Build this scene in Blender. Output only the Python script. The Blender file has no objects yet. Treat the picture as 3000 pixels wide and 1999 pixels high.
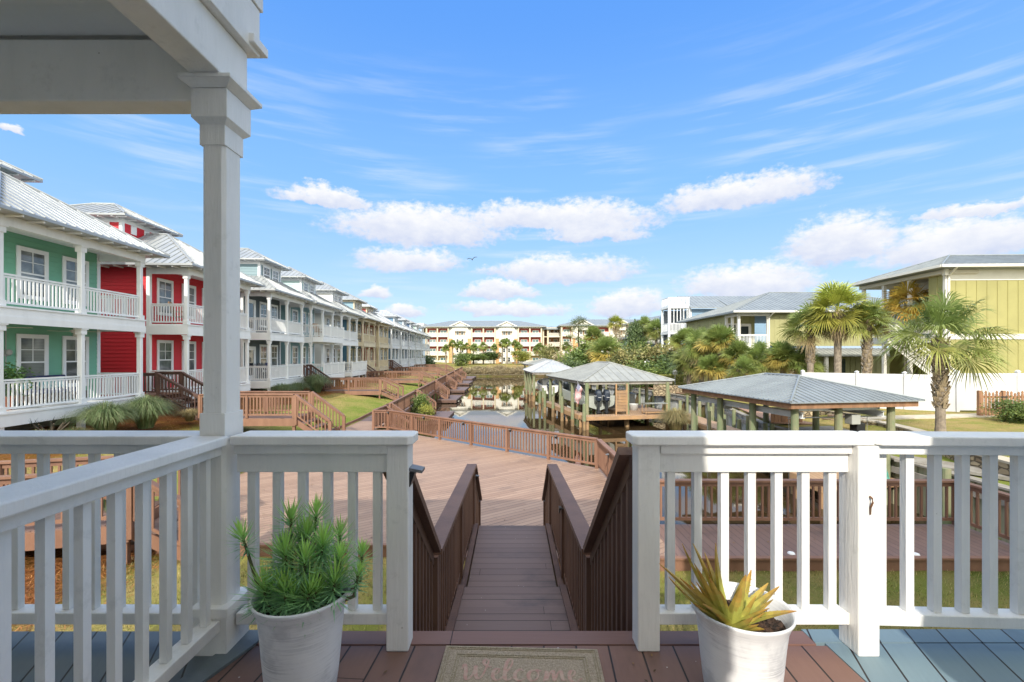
import bpy, math, random
from mathutils import Vector, Matrix
R = math.radians
C = bpy.context.scene.collection
# ------------------------------------------------------------------ camera, sky, sun, exposure
EYE = 4.6                     # water level is z = 0
F = 1046.0                    # focal length in units of a 2353 px wide picture
cam_d = bpy.data.cameras.new("camera")
cam = bpy.data.objects.new("camera", cam_d)
C.objects.link(cam)
cam.location = (0, 0, EYE)
cam.rotation_euler = (R(90), 0, 0)
cam_d.sensor_width = 36
cam_d.lens = F / 2353 * 36
cam_d.shift_y = 0.0132
cam_d.clip_start = .05
cam_d.clip_end = 3000
sc = bpy.context.scene
sc.camera = cam
sc.view_settings.view_transform = 'Standard'
sc.view_settings.look = 'None'
sc.view_settings.exposure = 0.72
sc.view_settings.gamma = 1
SUN_EL, SUN_AZ = 33.5, 11.0   # azimuth: degrees left of straight behind the camera
sun_d = bpy.data.lights.new("sun", 'SUN')
sun_d.energy = 3.0
sun_d.angle = R(.5)
sun_d.color = (1, .93, .82)
sun = bpy.data.objects.new("sun", sun_d)
C.objects.link(sun)
sdir = Vector((math.sin(R(SUN_AZ)) * math.cos(R(SUN_EL)), math.cos(R(SUN_AZ)) * math.cos(R(SUN_EL)), -math.sin(R(SUN_EL))))
sun.rotation_euler = sdir.to_track_quat('-Z', 'Y').to_euler()
SKY_STRENGTH = .145
W = bpy.data.worlds.new("World")
sc.world = W
W.use_nodes = True


class NT:
    """small helper for node trees"""
    def __init__(s, nt):
        s.nt = nt
        nt.nodes.clear()

    def n(s, typ, **kw):
        nd = s.nt.nodes.new(typ)
        for k, v in kw.items():
            setattr(nd, k, v)
        return nd

    def set(s, sock, v):
        if isinstance(v, bpy.types.NodeSocket):
            s.nt.links.new(v, sock)
        elif v is not None:
            if isinstance(v, (tuple, list)) and len(v) == 3 and sock.type == 'RGBA':
                v = (*v, 1)
            sock.default_value = v

    def m(s, op, a, b=None, c=None, clamp=False):
        nd = s.n('ShaderNodeMath', operation=op, use_clamp=clamp)
        s.set(nd.inputs[0], a)
        s.set(nd.inputs[1], b)
        s.set(nd.inputs[2], c)
        return nd.outputs[0]

    def mix(s, f, a, b, typ='MIX'):
        nd = s.n('ShaderNodeMix', data_type='RGBA', blend_type=typ)
        s.set(nd.inputs[0], f)
        s.set(nd.inputs[6], a)
        s.set(nd.inputs[7], b)
        return nd.outputs[2]

    def noise(s, vec, scale, detail=3, rough=.5, out=0):
        nd = s.n('ShaderNodeTexNoise')
        s.set(nd.inputs['Vector'], vec)
        nd.inputs['Scale'].default_value = scale
        nd.inputs['Detail'].default_value = detail
        nd.inputs['Roughness'].default_value = rough
        return nd.outputs[out]

    def ramp(s, f, lo, hi, a=0., b=1.):
        nd = s.n('ShaderNodeMapRange', interpolation_type='SMOOTHSTEP')
        s.set(nd.inputs[0], f)
        for i, v in enumerate((lo, hi, a, b)):
            s.set(nd.inputs[i + 1], v)
        return nd.outputs[0]

    def mapping(s, vec, rot=(0, 0, 0), scale=(1, 1, 1), loc=(0, 0, 0)):
        nd = s.n('ShaderNodeMapping')
        s.set(nd.inputs[0], vec)
        nd.inputs[1].default_value = loc
        nd.inputs[2].default_value = rot
        nd.inputs[3].default_value = scale
        return nd.outputs[0]

    def comb(s, x, y, z):
        nd = s.n('ShaderNodeCombineXYZ')
        for i, v in enumerate((x, y, z)):
            s.set(nd.inputs[i], v)
        return nd.outputs[0]

    def sep(s, v):
        nd = s.n('ShaderNodeSeparateXYZ')
        s.set(nd.inputs[0], v)
        return nd.outputs


def build_world():
    t = NT(W.node_tree)
    out = t.n('ShaderNodeOutputWorld')
    bg = t.n('ShaderNodeBackground')
    sky = t.n('ShaderNodeTexSky', sky_type='NISHITA', sun_disc=False)
    sky.sun_elevation = R(SUN_EL)
    sky.sun_rotation = R(180 + SUN_AZ)
    sky.altitude = 0
    sky.air_density = 1.0
    sky.dust_density = .35
    sky.ozone_density = 2.2
    d = t.n('ShaderNodeTexCoord').outputs['Generated']
    x, y, z = t.sep(d)
    az = t.m('ARCTAN2', x, y)
    el = t.m('ARCSINE', t.m('MAXIMUM', t.m('MINIMUM', z, 1.), -1.))
    # domain warp for billowy outlines
    base = t.comb(az, t.m('MULTIPLY', el, 1.6), 0.)
    w1 = t.noise(base, 9., 4, .55, 1)
    wx, wy, wz = t.sep(w1)
    w2 = t.noise(base, 34., 4, .6, 1)
    vx, vy, vz = t.sep(w2)
    az2 = t.m('ADD', az, t.m('ADD', t.m('MULTIPLY', t.m('SUBTRACT', wx, .5), .10), t.m('MULTIPLY', t.m('SUBTRACT', vx, .5), .03)))
    el2 = t.m('ADD', el, t.m('ADD', t.m('MULTIPLY', t.m('SUBTRACT', wy, .5), .05), t.m('MULTIPLY', t.m('SUBTRACT', vy, .5), .026)))
    # cumulus: (left, right, top, base) of each cloud in picture units, turned into compass direction and height above the horizon
    cl = [(770, 1170, 465, 557), (1050, 1500, 457, 530), (1250, 1465, 503, 552), (830, 1060, 562, 620), (1115, 1450, 583, 645), (1060, 1225, 648, 685),
          (1030, 1290, 690, 727), (1355, 1515, 660, 727), (1525, 1880, 402, 475), (1565, 1880, 598, 682), (1805, 2060, 490, 596), (1990, 2420, 497, 600),
          (2090, 2353, 474, 500), (835, 915, 652, 690), (885, 975, 702, 730), (-30, 48, 280, 300), (640, 850, 432, 470)]
    blobs = []
    for u0, u1, v0, v1 in cl:
        um = (u0 + u1) / 2 - 1176.5
        blobs.append((math.degrees(math.atan(um / F)), math.degrees(math.atan((815 - v1) / math.hypot(F, um))),
                      math.degrees(math.atan((u1 - 1176.5) / F) - math.atan((u0 - 1176.5) / F)) / 2 * 1.28,
                      math.degrees(math.atan((815 - v0) / math.hypot(F, um)) - math.atan((815 - v1) / math.hypot(F, um))) * 1.12))
    blobs += [(-75, 8, 12, 4), (-110, 12, 14, 6), (85, 9, 12, 5), (150, 11, 16, 6), (-160, 16, 18, 7), (120, 20, 10, 5)]
    dens = None
    shade = None
    for (a0, e0, wa, he) in blobs:
        a0, e0, wa, he = R(a0), R(e0), R(wa), R(he)
        dx = t.m('DIVIDE', t.m('SUBTRACT', az2, a0), wa)
        dz = t.m('SUBTRACT', el2, e0 + he * .22)
        dzn = t.m('MAXIMUM', t.m('DIVIDE', dz, he * .78), t.m('DIVIDE', dz, -he * .34))
        q = t.m('ADD', t.m('MULTIPLY', dx, dx), t.m('MULTIPLY', dzn, dzn))
        v = t.m('SUBTRACT', 1., q)
        sh = t.m('MULTIPLY_ADD', t.m('DIVIDE', dz, he), 1., .45)       # 0 at the base, 1 high up
        if dens is None:
            dens, shade = v, t.m('MULTIPLY', t.m('MAXIMUM', v, 0.), sh)
            wsum = t.m('MAXIMUM', v, 0.)
        else:
            dens = t.m('MAXIMUM', dens, v)
            vv = t.m('MAXIMUM', v, 0.)
            shade = t.m('ADD', shade, t.m('MULTIPLY', vv, sh))
            wsum = t.m('ADD', wsum, vv)
    tone = t.m('DIVIDE', shade, t.m('MAXIMUM', wsum, .001), clamp=True)
    det = t.noise(base, 60., 5, .6)
    mask = t.ramp(t.m('ADD', dens, t.m('MULTIPLY', t.m('SUBTRACT', det, .5), 1.15)), .02, .72)
    # thin cirrus streaks
    ci = t.noise(t.mapping(base, rot=(0, 0, R(-12)), scale=(2.2, 16, 1)), 1.6, 5, .55)
    ci2 = t.noise(t.mapping(base, scale=(1, 2, 1)), 2.3, 2)
    cir = t.m('MULTIPLY', t.ramp(ci, .44, .74), t.ramp(ci2, .36, .60))
    cir = t.m('MULTIPLY', cir, t.ramp(el, .03, .30, 1., .9))
    cir = t.m('MULTIPLY', cir, t.ramp(el, .40, .62, 1., 0.))
    # clear sky: the Nishita sky, pulled towards the deep to pale blue of the photograph
    blue = t.mix(t.ramp(el, .28, .68), (1.10, 2.40, 4.35), (.50, 1.62, 4.35))
    blue = t.mix(t.ramp(el, .0, .36), (2.3, 3.2, 4.25), blue)
    skyc = t.mix(.86, sky.outputs[0], blue)
    tn = t.m('ADD', tone, t.m('MULTIPLY', t.m('SUBTRACT', t.noise(base, 26., 5, .6), .5), .9), clamp=True)
    white = t.mix(tn, (2.55, 2.85, 3.75), (4.4, 4.35, 4.3))
    c1 = t.mix(t.m('MULTIPLY', cir, .48), skyc, (3.7, 4.0, 4.4))
    c2 = t.mix(t.m('MULTIPLY', mask, .95), c1, white)
    # added bright veil overhead and behind the viewer, put in to lift the shade
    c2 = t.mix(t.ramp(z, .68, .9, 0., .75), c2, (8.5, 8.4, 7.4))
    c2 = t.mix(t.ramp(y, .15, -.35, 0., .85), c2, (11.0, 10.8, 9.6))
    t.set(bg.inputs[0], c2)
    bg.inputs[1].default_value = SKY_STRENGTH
    t.nt.links.new(bg.outputs[0], out.inputs[0])


build_world()

# ------------------------------------------------------------------ helpers
def lin(h, k=1.0):
    h = h.lstrip('#')
    o = []
    for i in (0, 2, 4):
        c = int(h[i:i + 2], 16) / 255
        o.append(min(.95, k * (c / 12.92 if c < .04045 else ((c + .055) / 1.055) ** 2.4)))
    return tuple(o)


def at(u, v, Y):
    """point at depth Y seen at picture position u, v (2353 px wide)"""
    return Vector(((u - 1176.5) / F * Y, Y, EYE - (v - 815) / F * Y))


def px(u, Y):
    return (u - 1176.5) / F * Y


MATS = {}


def M(name, c1, c2=None, scale=4, rough=.6, bump=0, bscale=60, metal=0., spec=.5, stretch=(1, 1, 1), attr=False, trans=0., lo=.35, hi=.65, detail=4):
    if name in MATS:
        return MATS[name]
    m = bpy.data.materials.new(name)
    m.use_nodes = True
    t = NT(m.node_tree)
    out = t.n('ShaderNodeOutputMaterial')
    b = t.n('ShaderNodeBsdfPrincipled')
    pos = t.n('ShaderNodeNewGeometry').outputs['Position']
    p = t.mapping(pos, scale=stretch)
    col = c1
    if c2:
        col = t.mix(t.ramp(t.noise(p, scale, detail, .6), lo, hi), c1, c2)
    if attr:
        a = t.n('ShaderNodeAttribute', attribute_name='col')
        col = t.mix(1., a.outputs[0], col, 'MULTIPLY') if c2 else a.outputs[0]
    t.set(b.inputs['Base Color'], col)
    b.inputs['Roughness'].default_value = rough
    b.inputs['Metallic'].default_value = metal
    b.inputs['Specular IOR Level'].default_value = spec
    if bump:
        bn = t.n('ShaderNodeBump')
        bn.inputs['Strength'].default_value = bump
        bn.inputs['Distance'].default_value = .02
        t.set(bn.inputs['Height'], t.noise(p, bscale, 4, .6))
        t.set(b.inputs['Normal'], bn.outputs[0])
    sh = b.outputs[0]
    if trans:
        tr = t.n('ShaderNodeBsdfTranslucent')
        t.set(tr.inputs[0], col)
        mx = t.n('ShaderNodeMixShader')
        mx.inputs[0].default_value = trans
        t.nt.links.new(sh, mx.inputs[1])
        t.nt.links.new(tr.outputs[0], mx.inputs[2])
        sh = mx.outputs[0]
    t.nt.links.new(sh, out.inputs[0])
    MATS[name] = m
    return m


def boards(name, c1, c2, width=.14, angle=0., stain=None, rough=.55, gap=.035, specks=False, vertical=False):
    """painted or stained planks: boards run along Y turned by angle (degrees)"""
    if name in MATS:
        return MATS[name]
    m = bpy.data.materials.new(name)
    m.use_nodes = True
    t = NT(m.node_tree)
    out = t.n('ShaderNodeOutputMaterial')
    b = t.n('ShaderNodeBsdfPrincipled')
    pos = t.n('ShaderNodeNewGeometry').outputs['Position']
    p = t.mapping(pos, rot=(0, 0, R(angle)))
    x, y, z = t.sep(p)
    q = t.m('DIVIDE', x, width)
    idx = t.m('FLOOR', q)
    fr = t.m('FRACT', q)
    # butt joints every few metres, shifted per board
    wn = t.n('ShaderNodeTexWhiteNoise', noise_dimensions='1D')
    t.set(wn.inputs['W'], idx)
    yj = t.m('DIVIDE', t.m('ADD', y, t.m('MULTIPLY', wn.outputs[0], 3.6)), 3.6)
    idy = t.m('FLOOR', yj)
    fy = t.m('FRACT', yj)
    wn2 = t.n('ShaderNodeTexWhiteNoise', noise_dimensions='2D')
    t.set(wn2.inputs['Vector'], t.comb(idx, idy, 0.))
    grain = t.noise(t.mapping(t.comb(t.m('ADD', x, t.m('MULTIPLY', wn2.outputs[0], 7.)), y, z), scale=(60, 3, 60)), 1., 5, .65)
    f = t.m('ADD', t.m('MULTIPLY', wn2.outputs[0], .5), t.m('MULTIPLY', grain, .5))
    col = t.mix(f, c1, c2)
    if stain:
        st = t.ramp(t.noise(t.mapping(p, scale=(1, .6, 1)), 1.3, 6, .65), .52, .72)
        col = t.mix(t.m('MULTIPLY', st, .75), col, stain)
    if specks:
        vo = t.n('ShaderNodeTexVoronoi')
        t.set(vo.inputs['Vector'], pos)
        vo.inputs['Scale'].default_value = 14
        rv = t.sep(vo.outputs['Color'])[0]
        sp = t.m('MULTIPLY', t.m('LESS_THAN', vo.outputs['Distance'], .055), t.m('GREATER_THAN', rv, .62))
        col = t.mix(t.m('MULTIPLY', sp, .8), col, (.6, .58, .55))
    e = t.m('MULTIPLY', t.ramp(fr, gap * .5, gap), t.ramp(fr, 1 - gap * .5, 1 - gap))
    e = t.m('MULTIPLY', e, t.ramp(fy, .0006, .0014))
    col = t.mix(e, (.018, .012, .01), col)
    t.set(b.inputs['Base Color'], col)
    b.inputs['Roughness'].default_value = rough
    bn = t.n('ShaderNodeBump')
    bn.inputs['Strength'].default_value = .5
    bn.inputs['Distance'].default_value = .006
    t.set(bn.inputs['Height'], t.m('ADD', e, t.m('MULTIPLY', grain, .35)))
    t.set(b.inputs['Normal'], bn.outputs[0])
    t.nt.links.new(b.outputs[0], out.inputs[0])
    MATS[name] = m
    return m


class MB:
    """collects faces, builds ONE mesh object"""
    def __init__(s):
        s.v, s.f, s.mi, s.c = [], [], [], []
        s.cur = 0
        s.col = (1, 1, 1)

    def face(s, pts):
        i = len(s.v)
        s.v.extend(tuple(p) for p in pts)
        s.f.append(tuple(range(i, i + len(pts))))
        s.mi.append(s.cur)
        s.c.append(s.col)

    def hexa(s, b):
        """8 corners: bottom loop 0-3, top loop 4-7"""
        i = len(s.v)
        s.v.extend(tuple(p) for p in b)
        for q in ((3, 2, 1, 0), (4, 5, 6, 7), (0, 1, 5, 4), (1, 2, 6, 5), (2, 3, 7, 6), (3, 0, 4, 7)):
            s.f.append(tuple(i + k for k in q))
            s.mi.append(s.cur)
            s.c.append(s.col)

    def box(s, x0, x1, y0, y1, z0, z1):
        s.hexa([(x0, y0, z0), (x1, y0, z0), (x1, y1, z0), (x0, y1, z0), (x0, y0, z1), (x1, y0, z1), (x1, y1, z1), (x0, y1, z1)])

    def bar(s, p, q, w, h, plumb=False):
        """bar from p to q, w wide sideways, h high; p, q at the middle of the section"""
        p, q = Vector(p), Vector(q)
        d = (q - p)
        if abs(d.x) < 1e-6 and abs(d.y) < 1e-6:
            sx, up = Vector((1, 0, 0)) * w / 2, Vector((0, 1, 0)) * h / 2
        else:
            side = Vector((-d.y, d.x, 0)).normalized()
            sx = side * w / 2
            up = Vector((0, 0, h / 2)) if plumb else side.cross(d).normalized() * -h / 2
            if up.z < 0:
                up = -up
        s.hexa([p - sx - up, p + sx - up, p + sx + up, p - sx + up, q - sx - up, q + sx - up, q + sx + up, q - sx + up])

    def tube(s, p, q, r0, r1=None, n=8, caps=True):
        s.rings([(p, r0), (q, r1 if r1 is not None else r0)], n, caps)

    def rings(s, seq, n=8, caps=True, squash=1.):
        base = len(s.v)
        pts = [Vector(p) for p, r in seq]
        for k, (p, r) in enumerate(seq):
            a = pts[max(0, k - 1)]
            b = pts[min(len(pts) - 1, k + 1)]
            d = (b - a)
            d = d.normalized() if d.length > 1e-9 else Vector((0, 0, 1))
            x = d.cross(Vector((0, 0, 1)) if abs(d.z) < .95 else Vector((0, 1, 0))).normalized()
            y = d.cross(x)
            for j in range(n):
                a_ = 2 * math.pi * j / n
                s.v.append(tuple(pts[k] + x * (r * math.cos(a_)) + y * (r * squash * math.sin(a_))))
        for k in range(len(seq) - 1):
            for j in range(n):
                o = base + k * n
                s.f.append((o + j, o + (j + 1) % n, o + n + (j + 1) % n, o + n + j))
                s.mi.append(s.cur)
                s.c.append(s.col)
        if caps:
            s.f.append(tuple(base + j for j in range(n - 1, -1, -1)))
            s.f.append(tuple(base + (len(seq) - 1) * n + j for j in range(n)))
            s.mi += [s.cur] * 2
            s.c += [s.col] * 2

    def lathe(s, prof, c=(0, 0, 0), n=32):
        base = len(s.v)
        for r, z in prof:
            for j in range(n):
                a = 2 * math.pi * j / n
                s.v.append((c[0] + r * math.cos(a), c[1] + r * math.sin(a), c[2] + z))
        for k in range(len(prof) - 1):
            for j in range(n):
                o = base + k * n
                s.f.append((o + j, o + (j + 1) % n, o + n + (j + 1) % n, o + n + j))
                s.mi.append(s.cur)
                s.c.append(s.col)

    def ball(s, c, r, n=10, sz=1.):
        k = n // 2
        s.lathe([(max(1e-4, r * math.sin(math.pi * i / k)), -r * sz * math.cos(math.pi * i / k)) for i in range(k + 1)], c, n)

    def mesh(s, name, mats):
        me = bpy.data.meshes.new(name)
        me.from_pydata(s.v, [], s.f)
        for m in (mats if isinstance(mats, (list, tuple)) else [mats]):
            me.materials.append(m)
        me.polygons.foreach_set('material_index', s.mi)
        if any(c != (1, 1, 1) for c in s.c):
            at_ = me.color_attributes.new('col', 'FLOAT_COLOR', 'CORNER')
            buf = []
            for f, c in zip(s.f, s.c):
                buf += [c[0], c[1], c[2], 1.0] * len(f)
            at_.data.foreach_set('color', buf)
        me.update()
        return me

    def build(s, name, mats, parent=None, smooth=False, bevel=0, loc=None, rz=0):
        return put(name, s.mesh(name, mats), parent, smooth, bevel, loc, rz)


def put(name, me, parent=None, smooth=False, bevel=0, loc=None, rz=0):
    o = bpy.data.objects.new(name, me)
    C.objects.link(o)
    o.parent = parent
    if loc is not None:
        o.location = loc
    o.rotation_euler = (0, 0, rz)
    if smooth:
        me.polygons.foreach_set('use_smooth', [True] * len(me.polygons))
    if bevel:
        b = o.modifiers.new('bevel', 'BEVEL')
        b.width = bevel
        b.segments = 2
        b.limit_method = 'ANGLE'
        b.angle_limit = R(40)
    return o


def tag(o, label, cat, group=None):
    o['label'] = label
    o['category'] = cat
    if group:
        o['group'] = group
    return o


def thing(name, label, cat, loc=(0, 0, 0), rz=0., group=None):
    o = bpy.data.objects.new(name, None)
    C.objects.link(o)
    o.location = loc
    o.rotation_euler = (0, 0, rz)
    o.empty_display_size = .2
    return tag(o, label, cat, group)


def struct(o, kind='structure'):
    o['kind'] = kind
    return o


CACHE = {}


def cached(key, fn):
    if key not in CACHE:
        CACHE[key] = fn()
    return CACHE[key]


def old_paint():
    """brushed white paint on timber with chips, knots and nail heads"""
    m = bpy.data.materials.new('worn_white_paint')
    m.use_nodes = True
    t = NT(m.node_tree)
    out = t.n('ShaderNodeOutputMaterial')
    b = t.n('ShaderNodeBsdfPrincipled')
    pos = t.n('ShaderNodeNewGeometry').outputs['Position']
    c = t.mix(t.ramp(t.noise(t.mapping(pos, scale=(1, 1, .3)), 4, 5, .6), .4, .8), (.81, .80, .77), (.69, .69, .66))
    c = t.mix(t.m('MULTIPLY', t.ramp(t.noise(pos, 11, 6, .7), .56, .70), .35), c, (.56, .56, .53))
    chip = t.ramp(t.noise(pos, 38, 5, .75), .70, .74)
    chip = t.m('MULTIPLY', chip, t.ramp(t.noise(pos, 3.1, 2), .5, .6))
    c = t.mix(t.m('MULTIPLY', chip, .75), c, (.22, .15, .10))
    vo = t.n('ShaderNodeTexVoronoi')
    t.set(vo.inputs['Vector'], pos)
    vo.inputs['Scale'].default_value = 7
    nail = t.m('MULTIPLY', t.m('LESS_THAN', vo.outputs['Distance'], .028), t.m('GREATER_THAN', t.sep(vo.outputs['Color'])[0], .55))
    c = t.mix(t.m('MULTIPLY', nail, .5), c, (.30, .27, .24))
    t.set(b.inputs['Base Color'], c)
    b.inputs['Roughness'].default_value = .42
    bn = t.n('ShaderNodeBump')
    bn.inputs['Strength'].default_value = .35
    bn.inputs['Distance'].default_value = .008
    t.set(bn.inputs['Height'], t.m('ADD', t.noise(t.mapping(pos, scale=(9, 9, 1)), 8, 4, .6), t.m('MULTIPLY', chip, -.6)))
    t.set(b.inputs['Normal'], bn.outputs[0])
    t.nt.links.new(b.outputs[0], out.inputs[0])
    return m


# ------------------------------------------------------------------ materials
white = M('white_paint', (.765, .785, .80), (.68, .70, .715), 2.5, .45, .12, 45, stretch=(1, 1, .25), lo=.45, hi=.8)
white_old = old_paint()
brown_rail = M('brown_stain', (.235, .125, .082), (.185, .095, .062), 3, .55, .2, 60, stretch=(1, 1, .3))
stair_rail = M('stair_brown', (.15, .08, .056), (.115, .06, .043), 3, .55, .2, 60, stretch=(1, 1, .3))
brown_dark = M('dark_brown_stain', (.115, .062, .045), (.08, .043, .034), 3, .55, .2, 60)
deck_main = boards('deck_boards', (.24, .15, .107), (.40, .272, .20), .14, 55, (.20, .135, .105), gap=.05)
deck_strip = boards('deck_boards_lengthwise', (.145, .088, .074), (.205, .128, .108), .14, 0, (.06, .045, .045))  # darker than deck_main: shade on the side deck is put into this colour
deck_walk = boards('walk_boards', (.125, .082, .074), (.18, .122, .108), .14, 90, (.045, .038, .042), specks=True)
porch_brown = boards('porch_boards_brown', (.165, .088, .066), (.235, .132, .10), .14, 4, (.10, .062, .052), specks=True)
porch_brown_x = boards('porch_edge_brown', (.175, .092, .072), (.23, .125, .098), 1.2, 90, (.11, .07, .06), specks=True)
porch_gray = boards('porch_boards_grey', (.10, .125, .14), (.145, .175, .195), .14, -25)
porch_blue = boards('porch_boards_blue', (.14, .20, .235), (.20, .285, .325), .14, 20, (.08, .115, .14))
glass = M('window_glass', (.035, .045, .05), None, rough=.03, spec=1.0)
blind = M('window_blinds', (.42, .45, .45), (.30, .34, .35), 1, .5, stretch=(.1, .1, 40))
roof_metal = M('galvanised_roof', (.40, .42, .43), (.33, .35, .365), 1.2, .38, 0, metal=.35)
roof_gray = M('grey_metal_roof', (.26, .29, .31), (.22, .245, .265), 1.0, .45, 0, metal=.2)
roof_pale = M('pale_metal_roof', (.47, .49, .51), (.40, .42, .45), 1.2, .35, 0, metal=.3)
roof_dull = M('weathered_grey_roof', (.30, .31, .30), (.245, .255, .25), 1.5, .55, 0, metal=.1)
pile_mat = M('treated_pile', (.15, .19, .10), (.22, .215, .13), 5, .8, .4, 30, stretch=(1, 1, .3))
pile_wet = M('weathered_pile', (.15, .10, .055), (.30, .20, .10), 6, .8, .4, 30, stretch=(1, 1, .3))
dock_wood = boards('dock_boards', (.33, .215, .14), (.44, .30, .20), .14, 10, (.26, .18, .13))
dock_edge = M('dock_edge_timber', (.40, .24, .12), (.30, .19, .11), 2, .7, .2, 40)
gray_wood = M('silvered_timber', (.30, .28, .25), (.22, .20, .17), 3, .8, .3, 40, stretch=(1, 1, .4))
cedar = M('cedar_pickets', (.30, .16, .085), (.21, .11, .06), 6, .75, .2, 50, stretch=(1, 1, .2))
concrete = M('concrete', (.30, .29, .26), (.22, .22, .20), 2, .85, .3, 60)
path_mat = M('pale_path', (.50, .45, .37), (.42, .37, .29), 3, .9, .2, 50)
black = M('black_plastic', (.015, .016, .018), None, rough=.35)
galv = M('galvanised_steel', (.38, .40, .42), None, rough=.4, metal=.6)
vinyl = M('white_vinyl', (.58, .585, .60), (.50, .505, .52), .8, .4, stretch=(1, 1, .4), lo=.3, hi=.8)
terracotta = M('terracotta', (.40, .14, .07), None, rough=.7)


def leafmat(name, c1, c2, scale=3, trans=.25, rough=.5):
    return M(name, c1, c2, scale, rough, attr=True, trans=trans)


palm_leaf = leafmat('palm_leaf', (.95, .95, .95), (.72, .78, .72), 2.5, .28, .42)
leaf = leafmat('shrub_leaf', (1, 1, 1), (.7, .75, .7), 3, .25, .5)
trunk_mat = M('palm_trunk', (.27, .225, .175), (.17, .14, .11), 7, .9, .5, 25)
boot_mat = M('palm_boots', (.33, .26, .17), (.20, .155, .10), 9, .9, .4, 25)
skirt_mat = M('dead_fronds', (.40, .31, .19), (.24, .18, .11), 6, .9)
bark = M('bark', (.13, .10, .075), (.075, .06, .045), 9, .9, .5, 20)


def stone_material():
    m = bpy.data.materials.new('field_stone')
    m.use_nodes = True
    t = NT(m.node_tree)
    out = t.n('ShaderNodeOutputMaterial')
    b = t.n('ShaderNodeBsdfPrincipled')
    pos = t.n('ShaderNodeNewGeometry').outputs['Position']
    vec = t.mapping(pos, scale=(3.2, 3.2, 6.5))
    vo = t.n('ShaderNodeTexVoronoi')
    t.set(vo.inputs['Vector'], vec)
    vo.inputs['Scale'].default_value = 1
    ve = t.n('ShaderNodeTexVoronoi', feature='DISTANCE_TO_EDGE')
    t.set(ve.inputs['Vector'], vec)
    ve.inputs['Scale'].default_value = 1
    r = t.sep(vo.outputs['Color'])
    c = t.mix(r[0], (.20, .135, .07), (.50, .40, .25))
    c = t.mix(t.m('MULTIPLY', t.noise(pos, 22, 4), .5), c, (.30, .26, .2))
    e = t.ramp(ve.outputs['Distance'], .02, .12)
    c = t.mix(e, (.12, .095, .06), c)
    t.set(b.inputs['Base Color'], c)
    b.inputs['Roughness'].default_value = .9
    bn = t.n('ShaderNodeBump')
    bn.inputs['Strength'].default_value = .9
    bn.inputs['Distance'].default_value = .05
    t.set(bn.inputs['Height'], e)
    t.set(b.inputs['Normal'], bn.outputs[0])
    t.nt.links.new(b.outputs[0], out.inputs[0])
    return m


stone = stone_material()


def water_material():
    m = bpy.data.materials.new('canal_water')
    m.use_nodes = True
    t = NT(m.node_tree)
    out = t.n('ShaderNodeOutputMaterial')
    b = t.n('ShaderNodeBsdfPrincipled')
    pos = t.n('ShaderNodeNewGeometry').outputs['Position']
    t.set(b.inputs['Base Color'], t.mix(t.ramp(t.noise(pos, .12, 3), .35, .65), (.030, .019, .009), (.05, .033, .016)))
    b.inputs['Roughness'].default_value = .025
    b.inputs['IOR'].default_value = 1.333
    b.inputs['Specular IOR Level'].default_value = 1.0
    h = t.m('ADD', t.m('MULTIPLY', t.noise(t.mapping(pos, scale=(1, .55, 1)), .75, 2), .8), t.m('MULTIPLY', t.noise(t.mapping(pos, scale=(1, .6, 1)), 4.5, 2), .09))
    amp = t.ramp(t.noise(pos, .09, 2), .35, .7, .35, 1.)
    bn = t.n('ShaderNodeBump')
    bn.inputs['Strength'].default_value = .5
    bn.inputs['Distance'].default_value = .011
    t.set(bn.inputs['Height'], t.m('MULTIPLY', h, amp))
    t.set(b.inputs['Normal'], bn.outputs[0])
    t.nt.links.new(b.outputs[0], out.inputs[0])
    return m


# ------------------------------------------------------------------ terrain and water
def lerp(x, pts):
    if x <= pts[0][0]:
        return pts[0][1]
    for (a, b), (c, d) in zip(pts, pts[1:]):
        if x <= c:
            return b + (d - b) * (x - a) / (c - a)
    return pts[-1][1]


def bank_left(y):
    return lerp(y, [(8.6, 30), (8.7, -5.2), (20, -6.2), (23, -6.6), (96, -10.6)])


def bank_right(y):
    return lerp(y, [(8.5, 11.75), (20, 11.6), (32, 14.2), (45, 11.5), (62, 8.0), (94, 6.5)])


def sst(a, b, x):
    t = min(1, max(0, (x - a) / (b - a)))
    return t * t * (3 - 2 * t)


def ground_z(x, y):
    x0_ = x
    if x < 0 and y > 20:
        x = x + .055 * (min(y, 96) - 20)
    hl = lerp(-x, [(4.5, 1.0), (7.6, 1.08), (8.2, 1.28), (14.5, 2.1), (60, 2.2)]) + (.35 * sst(9, 4, y) * sst(4, 9, -x))
    hr = lerp(x, [(11, 1.25), (12.6, 1.4), (13.6, 1.45), (14.9, 1.75), (24, 1.82), (60, 2.0)])
    hf = lerp(y, [(94, .25), (99, .9), (104, 1.1), (108, 1.5), (130, 1.7), (400, 1.8)])
    if y < 8.6:
        return hl if x < 0 else (1.0 if x < 9 else lerp(x, [(9, 1.0), (11.7, 1.1), (12.2, 1.4), (16, 1.75), (60, 2)]))
    if y > 94 or x > 70:
        h = max(hf, hl if x0_ < bank_left(94) else 0)
        return h
    if x0_ < bank_left(y):
        return hl if y > 10 else hl
    if x0_ > bank_right(y):
        return hr
    return -1.6


GC = {'lawn': (.36, .29, .11), 'green': (.29, .295, .085), 'mulch': (.30, .12, .045), 'mud': (.13, .095, .055), 'shade': (.12, .13, .05), 'dry': (.42, .33, .14)}


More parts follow.
